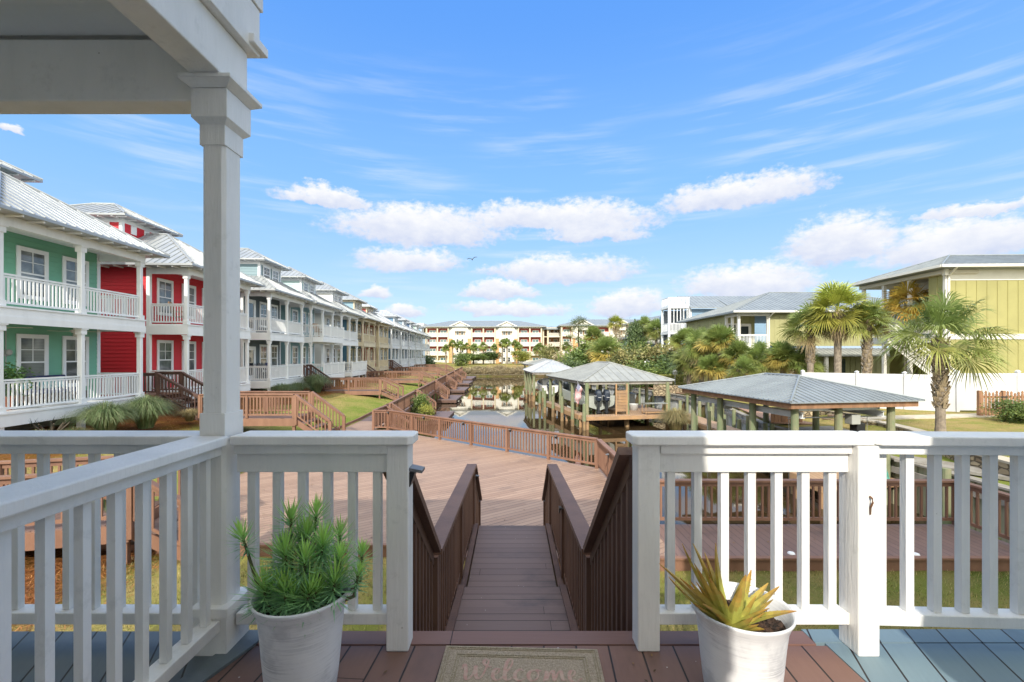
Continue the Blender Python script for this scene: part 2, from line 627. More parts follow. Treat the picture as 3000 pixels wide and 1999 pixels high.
def ground_col(x, y):
    n = math.sin(x * 1.7 + math.sin(y * .9)) * .35 + math.sin(y * 1.3 + x * .6) * .3
    if y > 94:
        return GC['mud'] if y < 99 else (GC['lawn'] if y > 103 else GC['dry'])
    if x < 0 and y < 9 and x > -6.4 + n * .5:
        k = .35 + n * .8
        return tuple(a + (b - a) * min(1, max(0, k)) for a, b in zip(GC['dry'], GC['lawn']))
    if x < 0 and y > 4:
        if y > 20:
            x = x + .055 * (y - 20)
        if x < -12.2 + n * .9 or (y < 9.5 and x < -6.4 + n * .5):
            return GC['mulch']
        k = sst(-11, -8.4, x + n)
        return tuple(a + (b - a) * k for a, b in zip(GC['dry'], GC['green']))
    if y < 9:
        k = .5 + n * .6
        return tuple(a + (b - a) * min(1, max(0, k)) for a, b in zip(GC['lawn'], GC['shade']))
    if 11 < x < 14.5 and y < 16:
        return GC['green']
    if x > 5 and y > 32:
        return GC['mud'] if x < bank_right(y) + 1.5 else (.14, .12, .05)
    return GC['dry'] if x > 11 else GC['mud']


def make_ground():
    def axis(a, b, fine0, fine1, st, big):
        o = []
        v = a
        while v < b:
            o.append(v)
            v += st if fine0 <= v < fine1 else big
        return o + [b]
    xs = axis(-400, 400, -18, 30, .5, 8)
    ys = axis(-60, 900, -4, 112, .5, 8)
    vs, fs, col = [], [], []
    rr = random.Random(3)
    for y in ys:
        for x in xs:
            vs.append((x, y, ground_z(x, y) + rr.uniform(-.02, .02)))
            col.append((*ground_col(x, y), 1))
    nx = len(xs)
    for j in range(len(ys) - 1):
        for i in range(nx - 1):
            fs.append((j * nx + i, j * nx + i + 1, (j + 1) * nx + i + 1, (j + 1) * nx + i))
    me = bpy.data.meshes.new('ground')
    me.from_pydata(vs, [], fs)
    a = me.color_attributes.new('col', 'FLOAT_COLOR', 'POINT')
    a.data.foreach_set('color', [c for q in col for c in q])
    me.polygons.foreach_set('use_smooth', [True] * len(me.polygons))
    m = bpy.data.materials.new('ground')
    m.use_nodes = True
    t = NT(m.node_tree)
    out = t.n('ShaderNodeOutputMaterial')
    b = t.n('ShaderNodeBsdfPrincipled')
    pos = t.n('ShaderNodeNewGeometry').outputs['Position']
    c = t.n('ShaderNodeAttribute', attribute_name='col').outputs[0]
    c = t.mix(t.ramp(t.noise(pos, .9, 5, .65), .38, .66), c, t.mix(1., c, (.62, .86, .50), 'MULTIPLY'))
    c = t.mix(t.m('MULTIPLY', t.noise(pos, 18, 4, .7), .8), c, t.mix(1., c, (.45, .42, .36), 'MULTIPLY'))
    c = t.mix(t.ramp(t.noise(pos, 60, 3, .7), .5, .75), c, t.mix(1., c, (1.35, 1.3, 1.15), 'MULTIPLY'))
    t.set(b.inputs['Base Color'], c)
    b.inputs['Roughness'].default_value = .95
    b.inputs['Specular IOR Level'].default_value = .1
    bn = t.n('ShaderNodeBump')
    bn.inputs['Strength'].default_value = .7
    bn.inputs['Distance'].default_value = .05
    t.set(bn.inputs['Height'], t.noise(pos, 35, 5, .7))
    t.set(b.inputs['Normal'], bn.outputs[0])
    t.nt.links.new(b.outputs[0], out.inputs[0])
    me.materials.append(m)
    struct(put('ground', me))


make_ground()
w = MB()
w.face([(-40, 8.2, 0), (60, 8.2, 0), (60, 97, 0), (-40, 97, 0)])
struct(w.build('water', water_material()))

# ------------------------------------------------------------------ generic builders
def rail_run(parent, p, q, mat, h=.92, sp=1.8, pitch=.125, bw=.036, pw=.09, cap=.14, ends=(1, 1), few=False, low=.09, name='railing_panel', below=0., mats=None):
    """a straight railing between base points p and q (may slope): posts, rail, balusters"""
    p, q = Vector(p), Vector(q)
    d = q - p
    L = math.hypot(d.x, d.y)
    ang = math.atan2(d.y, d.x)
    nb = max(1, round(L / sp))
    up = Vector((0, 0, 1))
    m = MB()
    top = MB()
    top.bar(p + up * (h - .02), q + up * (h - .02), cap, .04)
    top.bar(p + up * (h - .085), q + up * (h - .085), .04, .088, plumb=True)
    for i in range(nb + 1):
        if (i == 0 and not ends[0]) or (i == nb and not ends[1]):
            continue
        c = p + d * (i / nb)
        b = MB()
        cs, sn = math.cos(ang) * pw / 2, math.sin(ang) * pw / 2
        lo, hi = -below, h - .042
        loop = [(c.x - cs + sn, c.y - sn - cs), (c.x + cs + sn, c.y + sn - cs), (c.x + cs - sn, c.y + sn + cs), (c.x - cs - sn, c.y - sn + cs)]
        b.hexa([(a, e, c.z + lo) for a, e in loop] + [(a, e, c.z + hi) for a, e in loop])
        b.build('post', mat, parent)
    m.bar(p + up * (low + .03), q + up * (low + .03), .04, .06, plumb=True)
    n = max(1, int(L / pitch))
    cs, sn = math.cos(ang) * bw / 2, math.sin(ang) * bw / 2
    for k in range(n):
        c = p + d * ((k + .5) / n)
        loop = [(c.x - cs + sn, c.y - sn - cs), (c.x + cs + sn, c.y + sn - cs), (c.x + cs - sn, c.y + sn + cs), (c.x - cs - sn, c.y - sn + cs)]
        m.hexa([(a, e, c.z + low + .03) for a, e in loop] + [(a, e, c.z + h - .1) for a, e in loop])
    m.build(name, mat, parent)
    top.build('top_rail', mat, parent)


def stairs_into(parent, top, dirv, width, run, drop, mat, tread_mat=None, rails=True, h=.9, few=False):
    """open stair from top (x, y, z) along the unit dirv"""
    n = max(2, round(drop / .18))
    dx, dy = dirv
    sx, sy = -dy, dx
    t = MB()
    st = MB()
    top = Vector(top)
    for i in range(1, n):
        a = run * (i - .9) / (n - 1)
        b = run * i / (n - 1) + .02
        z = top.z - drop * i / n
        pts = [(top.x + dx * c + sx * e * width / 2, top.y + dy * c + sy * e * width / 2) for c, e in ((a, -1), (b, -1), (b, 1), (a, 1))]
        t.hexa([(u, v, z - .04) for u, v in pts] + [(u, v, z) for u, v in pts])
    t.build('treads', tread_mat or mat, parent)
    for e in (-1, 1):
        a = top + Vector((sx * e * (width / 2 + .02), sy * e * (width / 2 + .02), -.16))
        b = a + Vector((dx * run, dy * run, -drop + .10))
        st = MB()
        st.bar(a, b, .04, .24, plumb=True)
        st.build('stringer', mat, parent)
    if rails:
        for e in (-1, 1):
            a = top + Vector((sx * e * (width / 2 + .07), sy * e * (width / 2 + .07), 0))
            b = a + Vector((dx * run, dy * run, -drop))
            rail_run(parent, a, b, mat, h, 9, few=few, name='stair_railing', below=.25)


def ribs_on(mb, A, B, Cc, D, step=.3, h=.03, w=.025):
    """standing ribs on a roof plane: eave A-B, ridge Cc (above A) - D (above B)"""
    A, B, Cc, D = map(Vector, (A, B, Cc, D))
    e = (B - A)
    L = e.length
    e = e / L
    a_in = (Cc - A).dot(e)
    b_in = (B - D).dot(e)
    slope = (Cc - A) - e * a_in
    nrm = e.cross(slope).normalized()
    if nrm.z < 0:
        nrm = -nrm
    k = int(L / step)
    for i in range(1, k):
        s = L * i / k
        f = 1.
        if a_in > 1e-3:
            f = min(f, s / a_in)
        if b_in > 1e-3:
            f = min(f, (L - s) / b_in)
        if f < .05:
            continue
        p = A + e * s
        q = p + slope * f
        x = e * w / 2
        mb.hexa([p - x, p + x, p + x + nrm * h, p - x + nrm * h, q - x, q + x, q + x + nrm * h, q - x + nrm * h])


def hip_roof(x0, x1, y0, y1, z, pitch, step=.3, edge=.1, gable=False, cap=True, ribs=True):
    mb = MB()
    wx, wy = x1 - x0, y1 - y0
    k = math.tan(R(pitch))
    if wx >= wy:
        o = wy / 2
        zr = z + o * k
        r0, r1 = (x0 + o, (y0 + y1) / 2, zr), (x1 - o, (y0 + y1) / 2, zr)
        P = [(x0, y0, z), (x1, y0, z), (x1, y1, z), (x0, y1, z)]
        planes = [(P[0], P[1], r0, r1), (P[2], P[3], r1, r0), (P[1], P[2], r1, r1), (P[3], P[0], r0, r0)]
    else:
        o = wx / 2
        zr = z + o * k
        r0, r1 = ((x0 + x1) / 2, y0 + o, zr), ((x0 + x1) / 2, y1 - o, zr)
        P = [(x0, y0, z), (x1, y0, z), (x1, y1, z), (x0, y1, z)]
        planes = [(P[0], P[1], r0, r0), (P[2], P[3], r1, r1), (P[1], P[2], r0, r1), (P[3], P[0], r1, r0)]
    for a, b, c, d in planes:
        mb.face([a, b, d, c] if Vector(c) != Vector(d) else [a, b, c])
        if ribs:
            ribs_on(mb, a, b, c, d, step)
    lo = [(p[0], p[1], p[2] - edge) for p in P]
    for i in range(4):
        mb.face([lo[i], lo[(i + 1) % 4], P[(i + 1) % 4], P[i]])
    mb.face(lo[::-1])
    if cap:
        u = Vector((0, 0, .025))
        mb.tube(Vector(r0) + u, Vector(r1) + u, .05, n=6) if Vector(r0) != Vector(r1) else None
        for p, r in ((P[0], r0), (P[1], r1 if wx >= wy else r0), (P[2], r1), (P[3], r0 if wx >= wy else r1)):
            mb.tube(Vector(p) + u, Vector(r) + u, .045, n=6)
    return mb


def lap_wall(mb, p, q, z0, z1, lap=.17, th=.018, n=None):
    """lap siding on the vertical plane p-q (x, y); the outside is to the right of p -> q"""
    p, q = Vector((p[0], p[1], 0)), Vector((q[0], q[1], 0))
    d = (q - p).normalized()
    nr = Vector((d.y, -d.x, 0))
    k = max(1, round((z1 - z0) / lap))
    st = (z1 - z0) / k
    for i in range(k):
        a, b = z0 + st * i, z0 + st * (i + 1)
        o = nr * th
        mb.face([p + o + Vector((0, 0, a)), q + o + Vector((0, 0, a)), q + Vector((0, 0, b)), p + Vector((0, 0, b))])
        mb.face([p + Vector((0, 0, a)), q + Vector((0, 0, a)), q + o + Vector((0, 0, a)), p + o + Vector((0, 0, a))])


def window(parent, loc, rz, w, h, frame_mat=None, blinds=True, muntin=True, trim=.1, name='window'):
    """double hung window: built facing -Y in its own frame, loc is the sill middle on the wall face"""
    fm = frame_mat or white
    key = ('win', round(w, 2), round(h, 2), fm.name, blinds, muntin, trim)

    def mk():
        f = MB()
        f.box(-w / 2 - trim, -w / 2, -.045, 0, -trim, h + trim)
        f.box(w / 2, w / 2 + trim, -.045, 0, -trim, h + trim)
        f.box(-w / 2, w / 2, -.045, 0, h, h + trim)
        f.box(-w / 2 - .02, w / 2 + .02, -.07, 0, -trim, 0)
        f.box(-w / 2, w / 2, -.04, -.01, h / 2 - .025, h / 2 + .025)
        for s_ in (-1, 1):
            f.box(s_ * w / 2 - .03, s_ * w / 2 + .03, -.035, 0, 0, h)
        f.box(-w / 2, w / 2, -.033, 0, 0, .04)
        f.box(-w / 2, w / 2, -.033, 0, h - .035, h)
        if muntin:
            f.box(-.01, .01, -.03, -.012, h / 2, h)
            f.box(-w / 2, w / 2, -.03, -.012, h * .75 - .01, h * .75 + .01)
        g = MB()
        g.face([(-w / 2, -.016, 0), (w / 2, -.016, 0), (w / 2, -.016, h), (-w / 2, -.016, h)])
        return f.mesh('window', fm), g.mesh('pane', pane_mat if blinds else glass)
    a, b = cached(key, mk)
    o = put(name, a, parent, loc=loc, rz=rz)
    put('pane', b, o)
    return o


def pane_material():
    m = bpy.data.materials.new('blinds_behind_glass')
    m.use_nodes = True
    t = NT(m.node_tree)
    out = t.n('ShaderNodeOutputMaterial')
    b = t.n('ShaderNodeBsdfPrincipled')
    pos = t.n('ShaderNodeNewGeometry').outputs['Position']
    z = t.sep(pos)[2]
    fr = t.m('FRACT', t.m('DIVIDE', z, .05))
    c = t.mix(t.ramp(fr, .3, .7), (.16, .18, .185), (.23, .25, .25))
    c = t.mix(t.ramp(t.noise(pos, .9, 3), .4, .6), c, (.06, .07, .075))
    t.set(b.inputs['Base Color'], c)
    b.inputs['Roughness'].default_value = .05
    b.inputs['Specular IOR Level'].default_value = 1.
    t.nt.links.new(b.outputs[0], out.inputs[0])
    return m


pane_mat = pane_material()


def door(parent, loc, rz, w=.9, h=2.05, mat=None):
    f = MB()
    t = .1
    f.box(-w / 2 - t, -w / 2, -.05, 0, 0, h + t)
    f.box(w / 2, w / 2 + t, -.05, 0, 0, h + t)
    f.box(-w / 2, w / 2, -.05, 0, h, h + t)
    for s_ in (-1, 1):
        f.box(s_ * (w / 2 - .07) - .07, s_ * (w / 2 - .07) + .07, -.04, 0, 0, h)
    f.box(-w / 2 + .14, w / 2 - .14, -.04, 0, 0, .3)
    f.box(-w / 2 + .14, w / 2 - .14, -.04, 0, h - .14, h)
    o = f.build('door', mat or white, parent, loc=loc, rz=rz)
    g = MB()
    g.face([(-w / 2 + .14, -.02, .3), (w / 2 - .14, -.02, .3), (w / 2 - .14, -.02, h - .14), (-w / 2 + .14, -.02, h - .14)])
    g.build('pane', glass, o)
    k = MB()
    k.ball((w / 2 - .07, -.08, 1.0), .035, 8)
    k.tube((w / 2 - .07, -.08, 1.0), (w / 2 - .07, -.03, 1.0), .015)
    k.build('handle', galv, o)
    return o


# ------------------------------------------------------------------ our own house and the neighbour behind the camera (they cast the shade on porch and deck)
FL = 3.33                     # porch floor
DK = 1.2                      # big deck
siding_own = M('pale_siding', (.80, .80, .77), (.76, .76, .73), 1, .6)
t_ = thing('house', 'pale grey house with the white porch at the top of the brown stairs', 'house', (0, 0, 0))
m_ = MB()
lap_wall(m_, (.2, -.75), (-1.3, -.75), FL, 7.6)
lap_wall(m_, (.2, -1.25), (.2, -.75), 1.0, 7.6)
lap_wall(m_, (-1.5, -1.25), (.2, -1.25), 1.0, 7.6)
lap_wall(m_, (-1.5, -9), (-1.5, -1.25), 1.0, 7.6)
lap_wall(m_, (-6.0, -.75), (-6.0, -9), 1.0, 7.6)
lap_wall(m_, (-1.3, -.75), (-6.0, -.75), FL, 7.6)
lap_wall(m_, (-6, -9), (-1.5, -9), 1.0, 7.6)
m_.build('wall', siding_own, t_)
m_ = hip_roof(-6.3, -1.45, -9.4, -1.3, 7.75, 27, .4)
m_.build('roof', roof_metal, t_)
m_ = hip_roof(-6.3, .22, -1.29, .95, 7.75, 20, .4)
m_.build('front_roof', roof_metal, t_)
# porch roof carried by the column: beams, ceiling and fascia
CX0, CX1, CY0, CY1 = -1.322, -1.222, 1.935, 2.06
m_ = MB()
m_.box(-1.335, -1.205, -.75, 2.075, 5.765, 5.97)
m_.build('side_beam', white_old, t_, bevel=.006)
m_ = MB()
m_.box(-6.0, -1.335, 1.955, 2.07, 5.69, 5.955)
m_.build('front_beam', white_old, t_, bevel=.006)
m_ = MB()
m_.box(-6.0, -1.336, -.75, 1.954, 5.97, 6.0)
m_.box(-6.0, -1.336, 1.70, 1.745, 5.945, 5.969)
m_.box(-6.0, -1.336, 1.62, 1.66, 5.955, 5.969)
m_.build('porch_ceiling', M('porch_ceiling_paint', (.74, .75, .74), (.69, .70, .69), 2, .5, .15, 60), t_)
m_ = MB()
m_.box(-1.30, -1.168, -.75, 2.11, 5.972, 6.19)
m_.box(-1.30, -1.160, -.75, 2.125, 6.192, 6.42)
m_.box(-6.0, -1.302, 2.02, 2.105, 5.972, 6.42)
m_.box(-1.30, -1.145, 2.02, 2.14, 5.99, 6.03)
m_.build('fascia', white_old, t_, bevel=.004)
m_ = MB()
m_.box(-6.2, -1.05, -.75, 2.28, 6.422, 6.50)
m_.build('porch_roof', roof_metal, t_)
# column: base, chamfered shaft, capital
col = MB()


def chamfer_col(mb, x0, x1, y0, y1, z0, z1, c):
    loop = [(x0 + c, y0), (x1 - c, y0), (x1, y0 + c), (x1, y1 - c), (x1 - c, y1), (x0 + c, y1), (x0, y1 - c), (x0, y0 + c)]
    n = len(loop)
    i = len(mb.v)
    mb.v += [(a, b, z0) for a, b in loop] + [(a, b, z1) for a, b in loop]
    for k in range(n):
        mb.f.append((i + k, i + (k + 1) % n, i + n + (k + 1) % n, i + n + k))
        mb.mi.append(mb.cur)
        mb.c.append(mb.col)
    mb.f += [tuple(range(i + n - 1, i - 1, -1)), tuple(range(i + n, i + 2 * n))]
    mb.mi += [mb.cur] * 2
    mb.c += [mb.col] * 2


chamfer_col(col, CX0, CX1, CY0, CY1, FL + 1.02, 5.52, .014)
col.box(CX0 - .004, CX1 + .004, CY0 - .004, CY1 + .004, 5.49, 5.60)
col.box(CX0 - .004, CX1 + .004, CY0 - .004, CY1 + .004, FL + .9, FL + 1.02)
chamfer_col(col, CX0, CX1, CY0, CY1, FL + .18, FL + .9, .014)
o_ = col.build('porch_column', white_old, t_, bevel=.002)
m_ = MB()
m_.box(CX0 - .022, CX1 + .022, CY0 - .022, CY1 + .022, FL, FL + .165)
m_.box(CX0 - .032, CX1 + .032, CY0 - .032, CY1 + .032, FL + .165, FL + .205)
m_.build('column_base', white_old, t_, bevel=.004)
m_ = MB()
x0, x1, y0, y1 = CX0 - .026, CX1 + .026, CY0 - .026, CY1 + .026
m_.box(x0, x1, y0, y1, 5.598, 5.718)
e_ = .022
m_.hexa([(x0 + e_, y0 + e_, 5.575), (x1 - e_, y0 + e_, 5.575), (x1 - e_, y1 - e_, 5.575), (x0 + e_, y1 - e_, 5.575), (x0, y0, 5.598), (x1, y0, 5.598), (x1, y1, 5.598), (x0, y1, 5.598)])
e_ = .034
m_.hexa([(x0, y0, 5.72), (x1, y0, 5.72), (x1, y1, 5.72), (x0, y1, 5.72), (x0 - e_, y0 - e_, 5.745), (x1 + e_, y0 - e_, 5.745), (x1 + e_, y1 + e_, 5.745), (x0 - e_, y1 + e_, 5.745)])
m_.box(x0 - e_, x1 + e_, y0 - e_, y1 + e_, 5.746, 5.763)
m_.build('column_capital', white_old, t_, bevel=.002)

n_ = thing('house', 'pale house standing close beside the porch, behind the white right railing', 'house', (0, 0, 0))
m_ = MB()
lap_wall(m_, (9, -.45), (1.30, -.45), 1.0, 8.4)
lap_wall(m_, (1.30, -.45), (1.30, -10), 1.0, 8.4)
lap_wall(m_, (9, -10), (9, -.45), 1.0, 8.4)
m_.build('wall', siding_own, n_)
hip_roof(1.27, 9.3, -10.3, -.05, 8.45, 26, .4).build('roof', roof_metal, n_)

# ------------------------------------------------------------------ porch floors
fl = MB()
fl.box(-1.20, 1.372, -.75, 1.985, FL - .04, FL)
struct(fl.build('brown_porch_floor', porch_brown))
fl = MB()
fl.box(-1.12, 1.33, 1.99, 2.085, FL - .04, FL + .004)
fl.box(-1.12, 1.33, 2.06, 2.085, FL - .3, FL - .041)
struct(fl.build('porch_floor_edge', porch_brown_x))
fl = MB()
fl.hexa([(-7, -.75, FL - .04), (-1.204, -.75, FL - .04), (-1.204, 2.085, FL - .04), (-7, 2.085, FL - .04),
         (-7, -.75, FL + .002), (-1.204, -.75, FL + .002), (-1.204, 2.085, FL + .002), (-7, 2.085, FL + .002)])
struct(fl.build('grey_porch_floor', porch_gray))
fl = MB()
fl.box(1.376, 8.5, -.5, 2.0, FL - .04, FL + .001)
fl.box(1.334, 8.5, 2.004, 2.10, FL - .04, FL + .003)
struct(fl.build('blue_porch_floor', porch_blue))
fl = MB()
fl.hexa([(-1.36, 1.50, FL), (-1.27, 1.50, FL), (-1.09, 2.08, FL), (-1.20, 2.08, FL), (-1.36, 1.50, FL + .012), (-1.27, 1.50, FL + .012), (-1.09, 2.08, FL + .012), (-1.20, 2.08, FL + .012)])
struct(fl.build('grey_floor_trim', M('grey_floor_paint', (.12, .15, .165), (.15, .18, .2), 6, .55, .1, 60)))
# substructure below the porches
sb = MB()
for x in (-6, -3.6, -1.3, 1.42, 3.6, 6, 8.2):
    sb.box(x - .07, x + .07, 1.90, 2.04, .7, FL - .3)
sb.box(-7, -1.13, 2.04, 2.084, FL - .3, FL - .041)
sb.box(1.34, 8.5, 2.04, 2.095, FL - .3, FL - .041)
sb.build('porch_substructure', brown_dark, t_)


# ------------------------------------------------------------------ white porch railings
def bal_mesh(h, w=.034):
    def mk():
        b = MB()
        b.box(-w / 2, w / 2, -w / 2, w / 2, 0, h)
        return b.mesh('baluster', white_old)
    return cached(('bal', round(h, 3), w), mk)


def white_rail(label, p, q, n, apron=False, capend=(0, 0), newel=None, group='white porch railings', bw=.034):
    """cap rail, sub rail, optional wide apron board, bottom rail and single balusters, p -> q at floor level"""
    p, q = Vector(p), Vector(q)
    L = (q - p).length
    rz = math.atan2(q.y - p.y, q.x - p.x)
    t = thing('porch_railing', label, 'railing', p, rz, group)
    H = .926
    m = MB()
    a, b = -capend[0], L + capend[1]
    c = .02
    loop = [(a + (c if capend[0] else 0), -.075), (b - (c if capend[1] else 0), -.075), (b, -.075 + c), (b, .075 - c), (b - (c if capend[1] else 0), .075), (a + (c if capend[0] else 0), .075), (a, .075 - c), (a, -.075 + c)]
    i = len(m.v)
    m.v += [(x, y, H - .04) for x, y in loop] + [(x, y, H) for x, y in loop]
    k = len(loop)
    m.f += [(i + j, i + (j + 1) % k, i + k + (j + 1) % k, i + k + j) for j in range(k)] + [tuple(range(i + k - 1, i - 1, -1)), tuple(range(i + k, i + 2 * k))]
    m.mi += [0] * (k + 2)
    m.c += [(1, 1, 1)] * (k + 2)
    m.build('cap_rail', white_old, t, bevel=.006)
    m = MB()
    m.box(.0, L, -.045, .045, H - .082, H - .0415)
    m.build('sub_rail', white_old, t, bevel=.004)
    top = H - .083
    if apron:
        m = MB()
        m.box(.0, L - .0, -.022, .022, H - .165, H - .084)
        m.build('apron_board', white_old, t, bevel=.003)
        top = H - .166
    m = MB()
    m.box(.0, L, -.03, .045, .105, .155)
    m.build('bottom_rail', white_old, t, bevel=.004)
    me = bal_mesh(top - .156, bw)
    for j in range(n):
        x = L * (j + .5) / n
        put('baluster', me, t, loc=(x, .01, .156), bevel=0)
    return t


def newel(label, x, y, w=.095, d=.095, top=FL + .884):
    m = MB()
    m.box(x - w / 2, x + w / 2, y - d / 2, y + d / 2, FL, top)
    return tag(m.build('newel_post', white_old, bevel=.006), label, 'post', 'white newel posts')


NY = 1.99
white_rail('white porch railing with wide apron board between the tall column and the stairs', (-1.19, NY, FL), (-.535, NY, FL), 6, True, (0.0, .115))
newel('white square newel post left of the stairs with a small black lamp', -.49, NY)
white_rail('sunlit white railing with wide apron board behind the pot of aloe', (.635, NY, FL), (1.455, NY, FL), 7, True, (.125, .09))
newel('chipped white newel post right of the stairs, at the end of the railing', .585, NY)
newel('thick sunlit white newel post with a rusty hook, right of the aloe pot', 1.50, NY - .02, .09, .12)
white_rail('white railing running out of the photo on the right above the blue floor', (1.55, NY - .005, FL), (4.2, NY - .13, FL), 23, False, (.005, 0))
white_rail('white porch railing running left from the tall column to the edge of the photo', (-5.6, NY + .01, FL), (-1.33, NY, FL), 38, False, bw=.029)
white_rail('white railing running from the tall column towards the viewer above the grey floor', (-1.272, 1.925, FL), (-1.25, .62, FL), 12, False, bw=.027)
m_ = MB()
m_.box(.01, .045, -.012, .012, 0, .05)
m_.tube((.02, -.012, .03), (.02, -.03, .03), .004, n=6)
m_ = MB()
m_.rings([((0, 0, .055), .004), ((0, -.012, .05), .004), ((0, -.016, .035), .004), ((0, -.004, .01), .004), ((0, -.003, -.02), .003)], 6)
tag(m_.build('hook', M('rusty_steel', (.12, .07, .04), (.2, .09, .04), 30, .7), loc=(1.50, NY - .082, FL + .62)), 'small rusty hook on the thick newel post', 'hook')


def post_lamp(label, loc, rz=0., s=1., metal=None):
    """small wedge-shaped solar step lamp"""
    t = thing('step_lamp', label, 'lamp', loc, rz, 'small solar lamps on the railings')
    m = MB()
    m.hexa([(-.05 * s, 0, 0), (.05 * s, 0, 0), (.05 * s, .012 * s, 0), (-.05 * s, .012 * s, 0), (-.05 * s, -.035 * s, .10 * s), (.05 * s, -.035 * s, .10 * s), (.05 * s, .012 * s, .10 * s), (-.05 * s, .012 * s, .10 * s)])
    m.build('lamp_body', black, t)
    m = MB()
    m.hexa([(-.055 * s, -.085 * s, .095 * s), (.055 * s, -.085 * s, .095 * s), (.055 * s, .012 * s, .112 * s), (-.055 * s, .012 * s, .112 * s), (-.055 * s, -.085 * s, .115 * s), (.055 * s, -.085 * s, .115 * s), (.055 * s, .012 * s, .135 * s), (-.055 * s, .012 * s, .135 * s)])
    m.build('lamp_cap', M('solar_cap', (.18, .18, .19), (.12, .12, .13), 20, .4), t)
    return t


post_lamp('black solar lamp on the left newel post at the head of the stairs', (-.440, NY + .0, FL + .70), R(90), .62)

# ------------------------------------------------------------------ door mat with faded script
mat_t = thing('door_mat', 'tan woven door mat with faded red script at the head of the stairs', 'door mat', (.04, 1.955, FL), R(-2.2))
rug = M('jute', (.54, .44, .33), (.42, .335, .245), 90, .95, .8, 220)
m_ = MB()
m_.box(-.325, .325, -.46, 0, .004, .014)
m_.build('mat', rug, mat_t, bevel=.003)
m_ = MB()
for ins, wd in ((.012, .004), (.022, .004), (.055, .005), (.066, .005)):
    a, b, c, d = -.325 + ins, .325 - ins, -.46 + ins, -ins
    m_.box(a, b, d - wd, d, .0142, .0165)
    m_.box(a, b, c, c + wd, .0142, .0165)
    m_.box(a, a + wd, c + wd, d - wd, .0142, .0165)
    m_.box(b - wd, b, c + wd, d - wd, .0142, .0165)
m_.build('woven_border', M('jute_dark', (.36, .29, .18), (.45, .38, .27), 120, .95, .8, 200), mat_t)
strokes = [
    [(0, .62), (.05, .95), (.12, .55), (.14, .15), (.22, .05), (.32, .35), (.36, .85), (.40, .35), (.47, .08), (.58, .3), (.66, .8), (.70, 1.15), (.62, 1.25), (.57, 1.05), (.68, .82), (.8, .8)],
    [(.82, .3), (.95, .42), (1.02, .62), (.94, .72), (.86, .5), (.88, .15), (1.0, .05), (1.12, .25)],
    [(1.12, .25), (1.3, .8), (1.36, 1.2), (1.28, 1.32), (1.19, 1.0), (1.17, .3), (1.24, .05), (1.36, .2)],
    [(1.66, .6), (1.58, .72), (1.45, .5), (1.45, .2), (1.56, .04), (1.7, .2)],
    [(1.98, .68), (1.84, .6), (1.8, .3), (1.88, .06), (2.02, .2), (2.06, .5), (1.98, .7), (2.14, .62)],
    [(2.2, .05), (2.28, .65), (2.27, .1), (2.36, .5), (2.45, .68), (2.48, .1), (2.57, .5), (2.66, .68), (2.7, .15), (2.8, .2)],
    [(2.84, .3), (2.97, .42), (3.04, .62), (2.96, .72), (2.88, .5), (2.9, .15), (3.02, .05), (3.2, .3)]]
m_ = MB()


def catmull(pts, k=6):
    o = []
    for i in range(len(pts) - 1):
        p0, p1, p2, p3 = pts[max(0, i - 1)], pts[i], pts[i + 1], pts[min(len(pts) - 1, i + 2)]
        for j in range(k):
            t = j / k
            o.append(tuple(.5 * (2 * b + (c - a) * t + (2 * a - 5 * b + 4 * c - d) * t * t + (3 * b - a - 3 * c + d) * t ** 3) for a, b, c, d in zip(p0, p1, p2, p3)))
    return o + [pts[-1]]


for s_ in strokes:
    pts = catmull(s_)
    for k in range(len(pts) - 1):
        a, b = Vector(pts[k]), Vector(pts[k + 1])
        d = b - a
        if d.length < 1e-6:
            continue
        wd = .010 if d.y < 0 else .005
        nrm = Vector((-d.y, d.x)).normalized() * wd * 5
        q = [a - nrm, b - nrm, b + nrm, a + nrm]
        m_.face([(-.235 + v.x * .148, -.21 + v.y * .098, .0155 + k * 1e-5) for v in q])
m_.build('lettering', M('faded_red_ink', (.42, .24, .20), (.46, .34, .27), 60, .95), mat_t)


# ------------------------------------------------------------------ flower pots
def pot_material():
    m = bpy.data.materials.new('whitewashed_pot')
    m.use_nodes = True
    t = NT(m.node_tree)
    out = t.n('ShaderNodeOutputMaterial')
    b = t.n('ShaderNodeBsdfPrincipled')
    pos = t.n('ShaderNodeTexCoord').outputs['Object']
    n1 = t.noise(t.mapping(pos, scale=(5, 5, 210)), 1., 5, .7)
    n2 = t.noise(pos, 7, 5, .6)
    f = t.m('MULTIPLY', t.m('MULTIPLY', t.ramp(n1, .42, .72), t.ramp(n2, .36, .66)), .9)
    c = t.mix(f, (.74, .745, .75), (.40, .41, .43))
    c = t.mix(t.m('MULTIPLY', t.ramp(t.noise(pos, 6, 5, .65), .50, .68), .6), c, (.45, .46, .48))
    t.set(b.inputs['Base Color'], c)
    b.inputs['Roughness'].default_value = .55
    bn = t.n('ShaderNodeBump')
    bn.inputs['Strength'].default_value = .25
    bn.inputs['Distance'].default_value = .004
    t.set(bn.inputs['Height'], n1)
    t.set(b.inputs['Normal'], bn.outputs[0])
    t.nt.links.new(b.outputs[0], out.inputs[0])
    return m


pot_mat = pot_material()
soil = M('potting_soil', (.10, .055, .035), (.03, .018, .012), 60, .95, 1., 90)


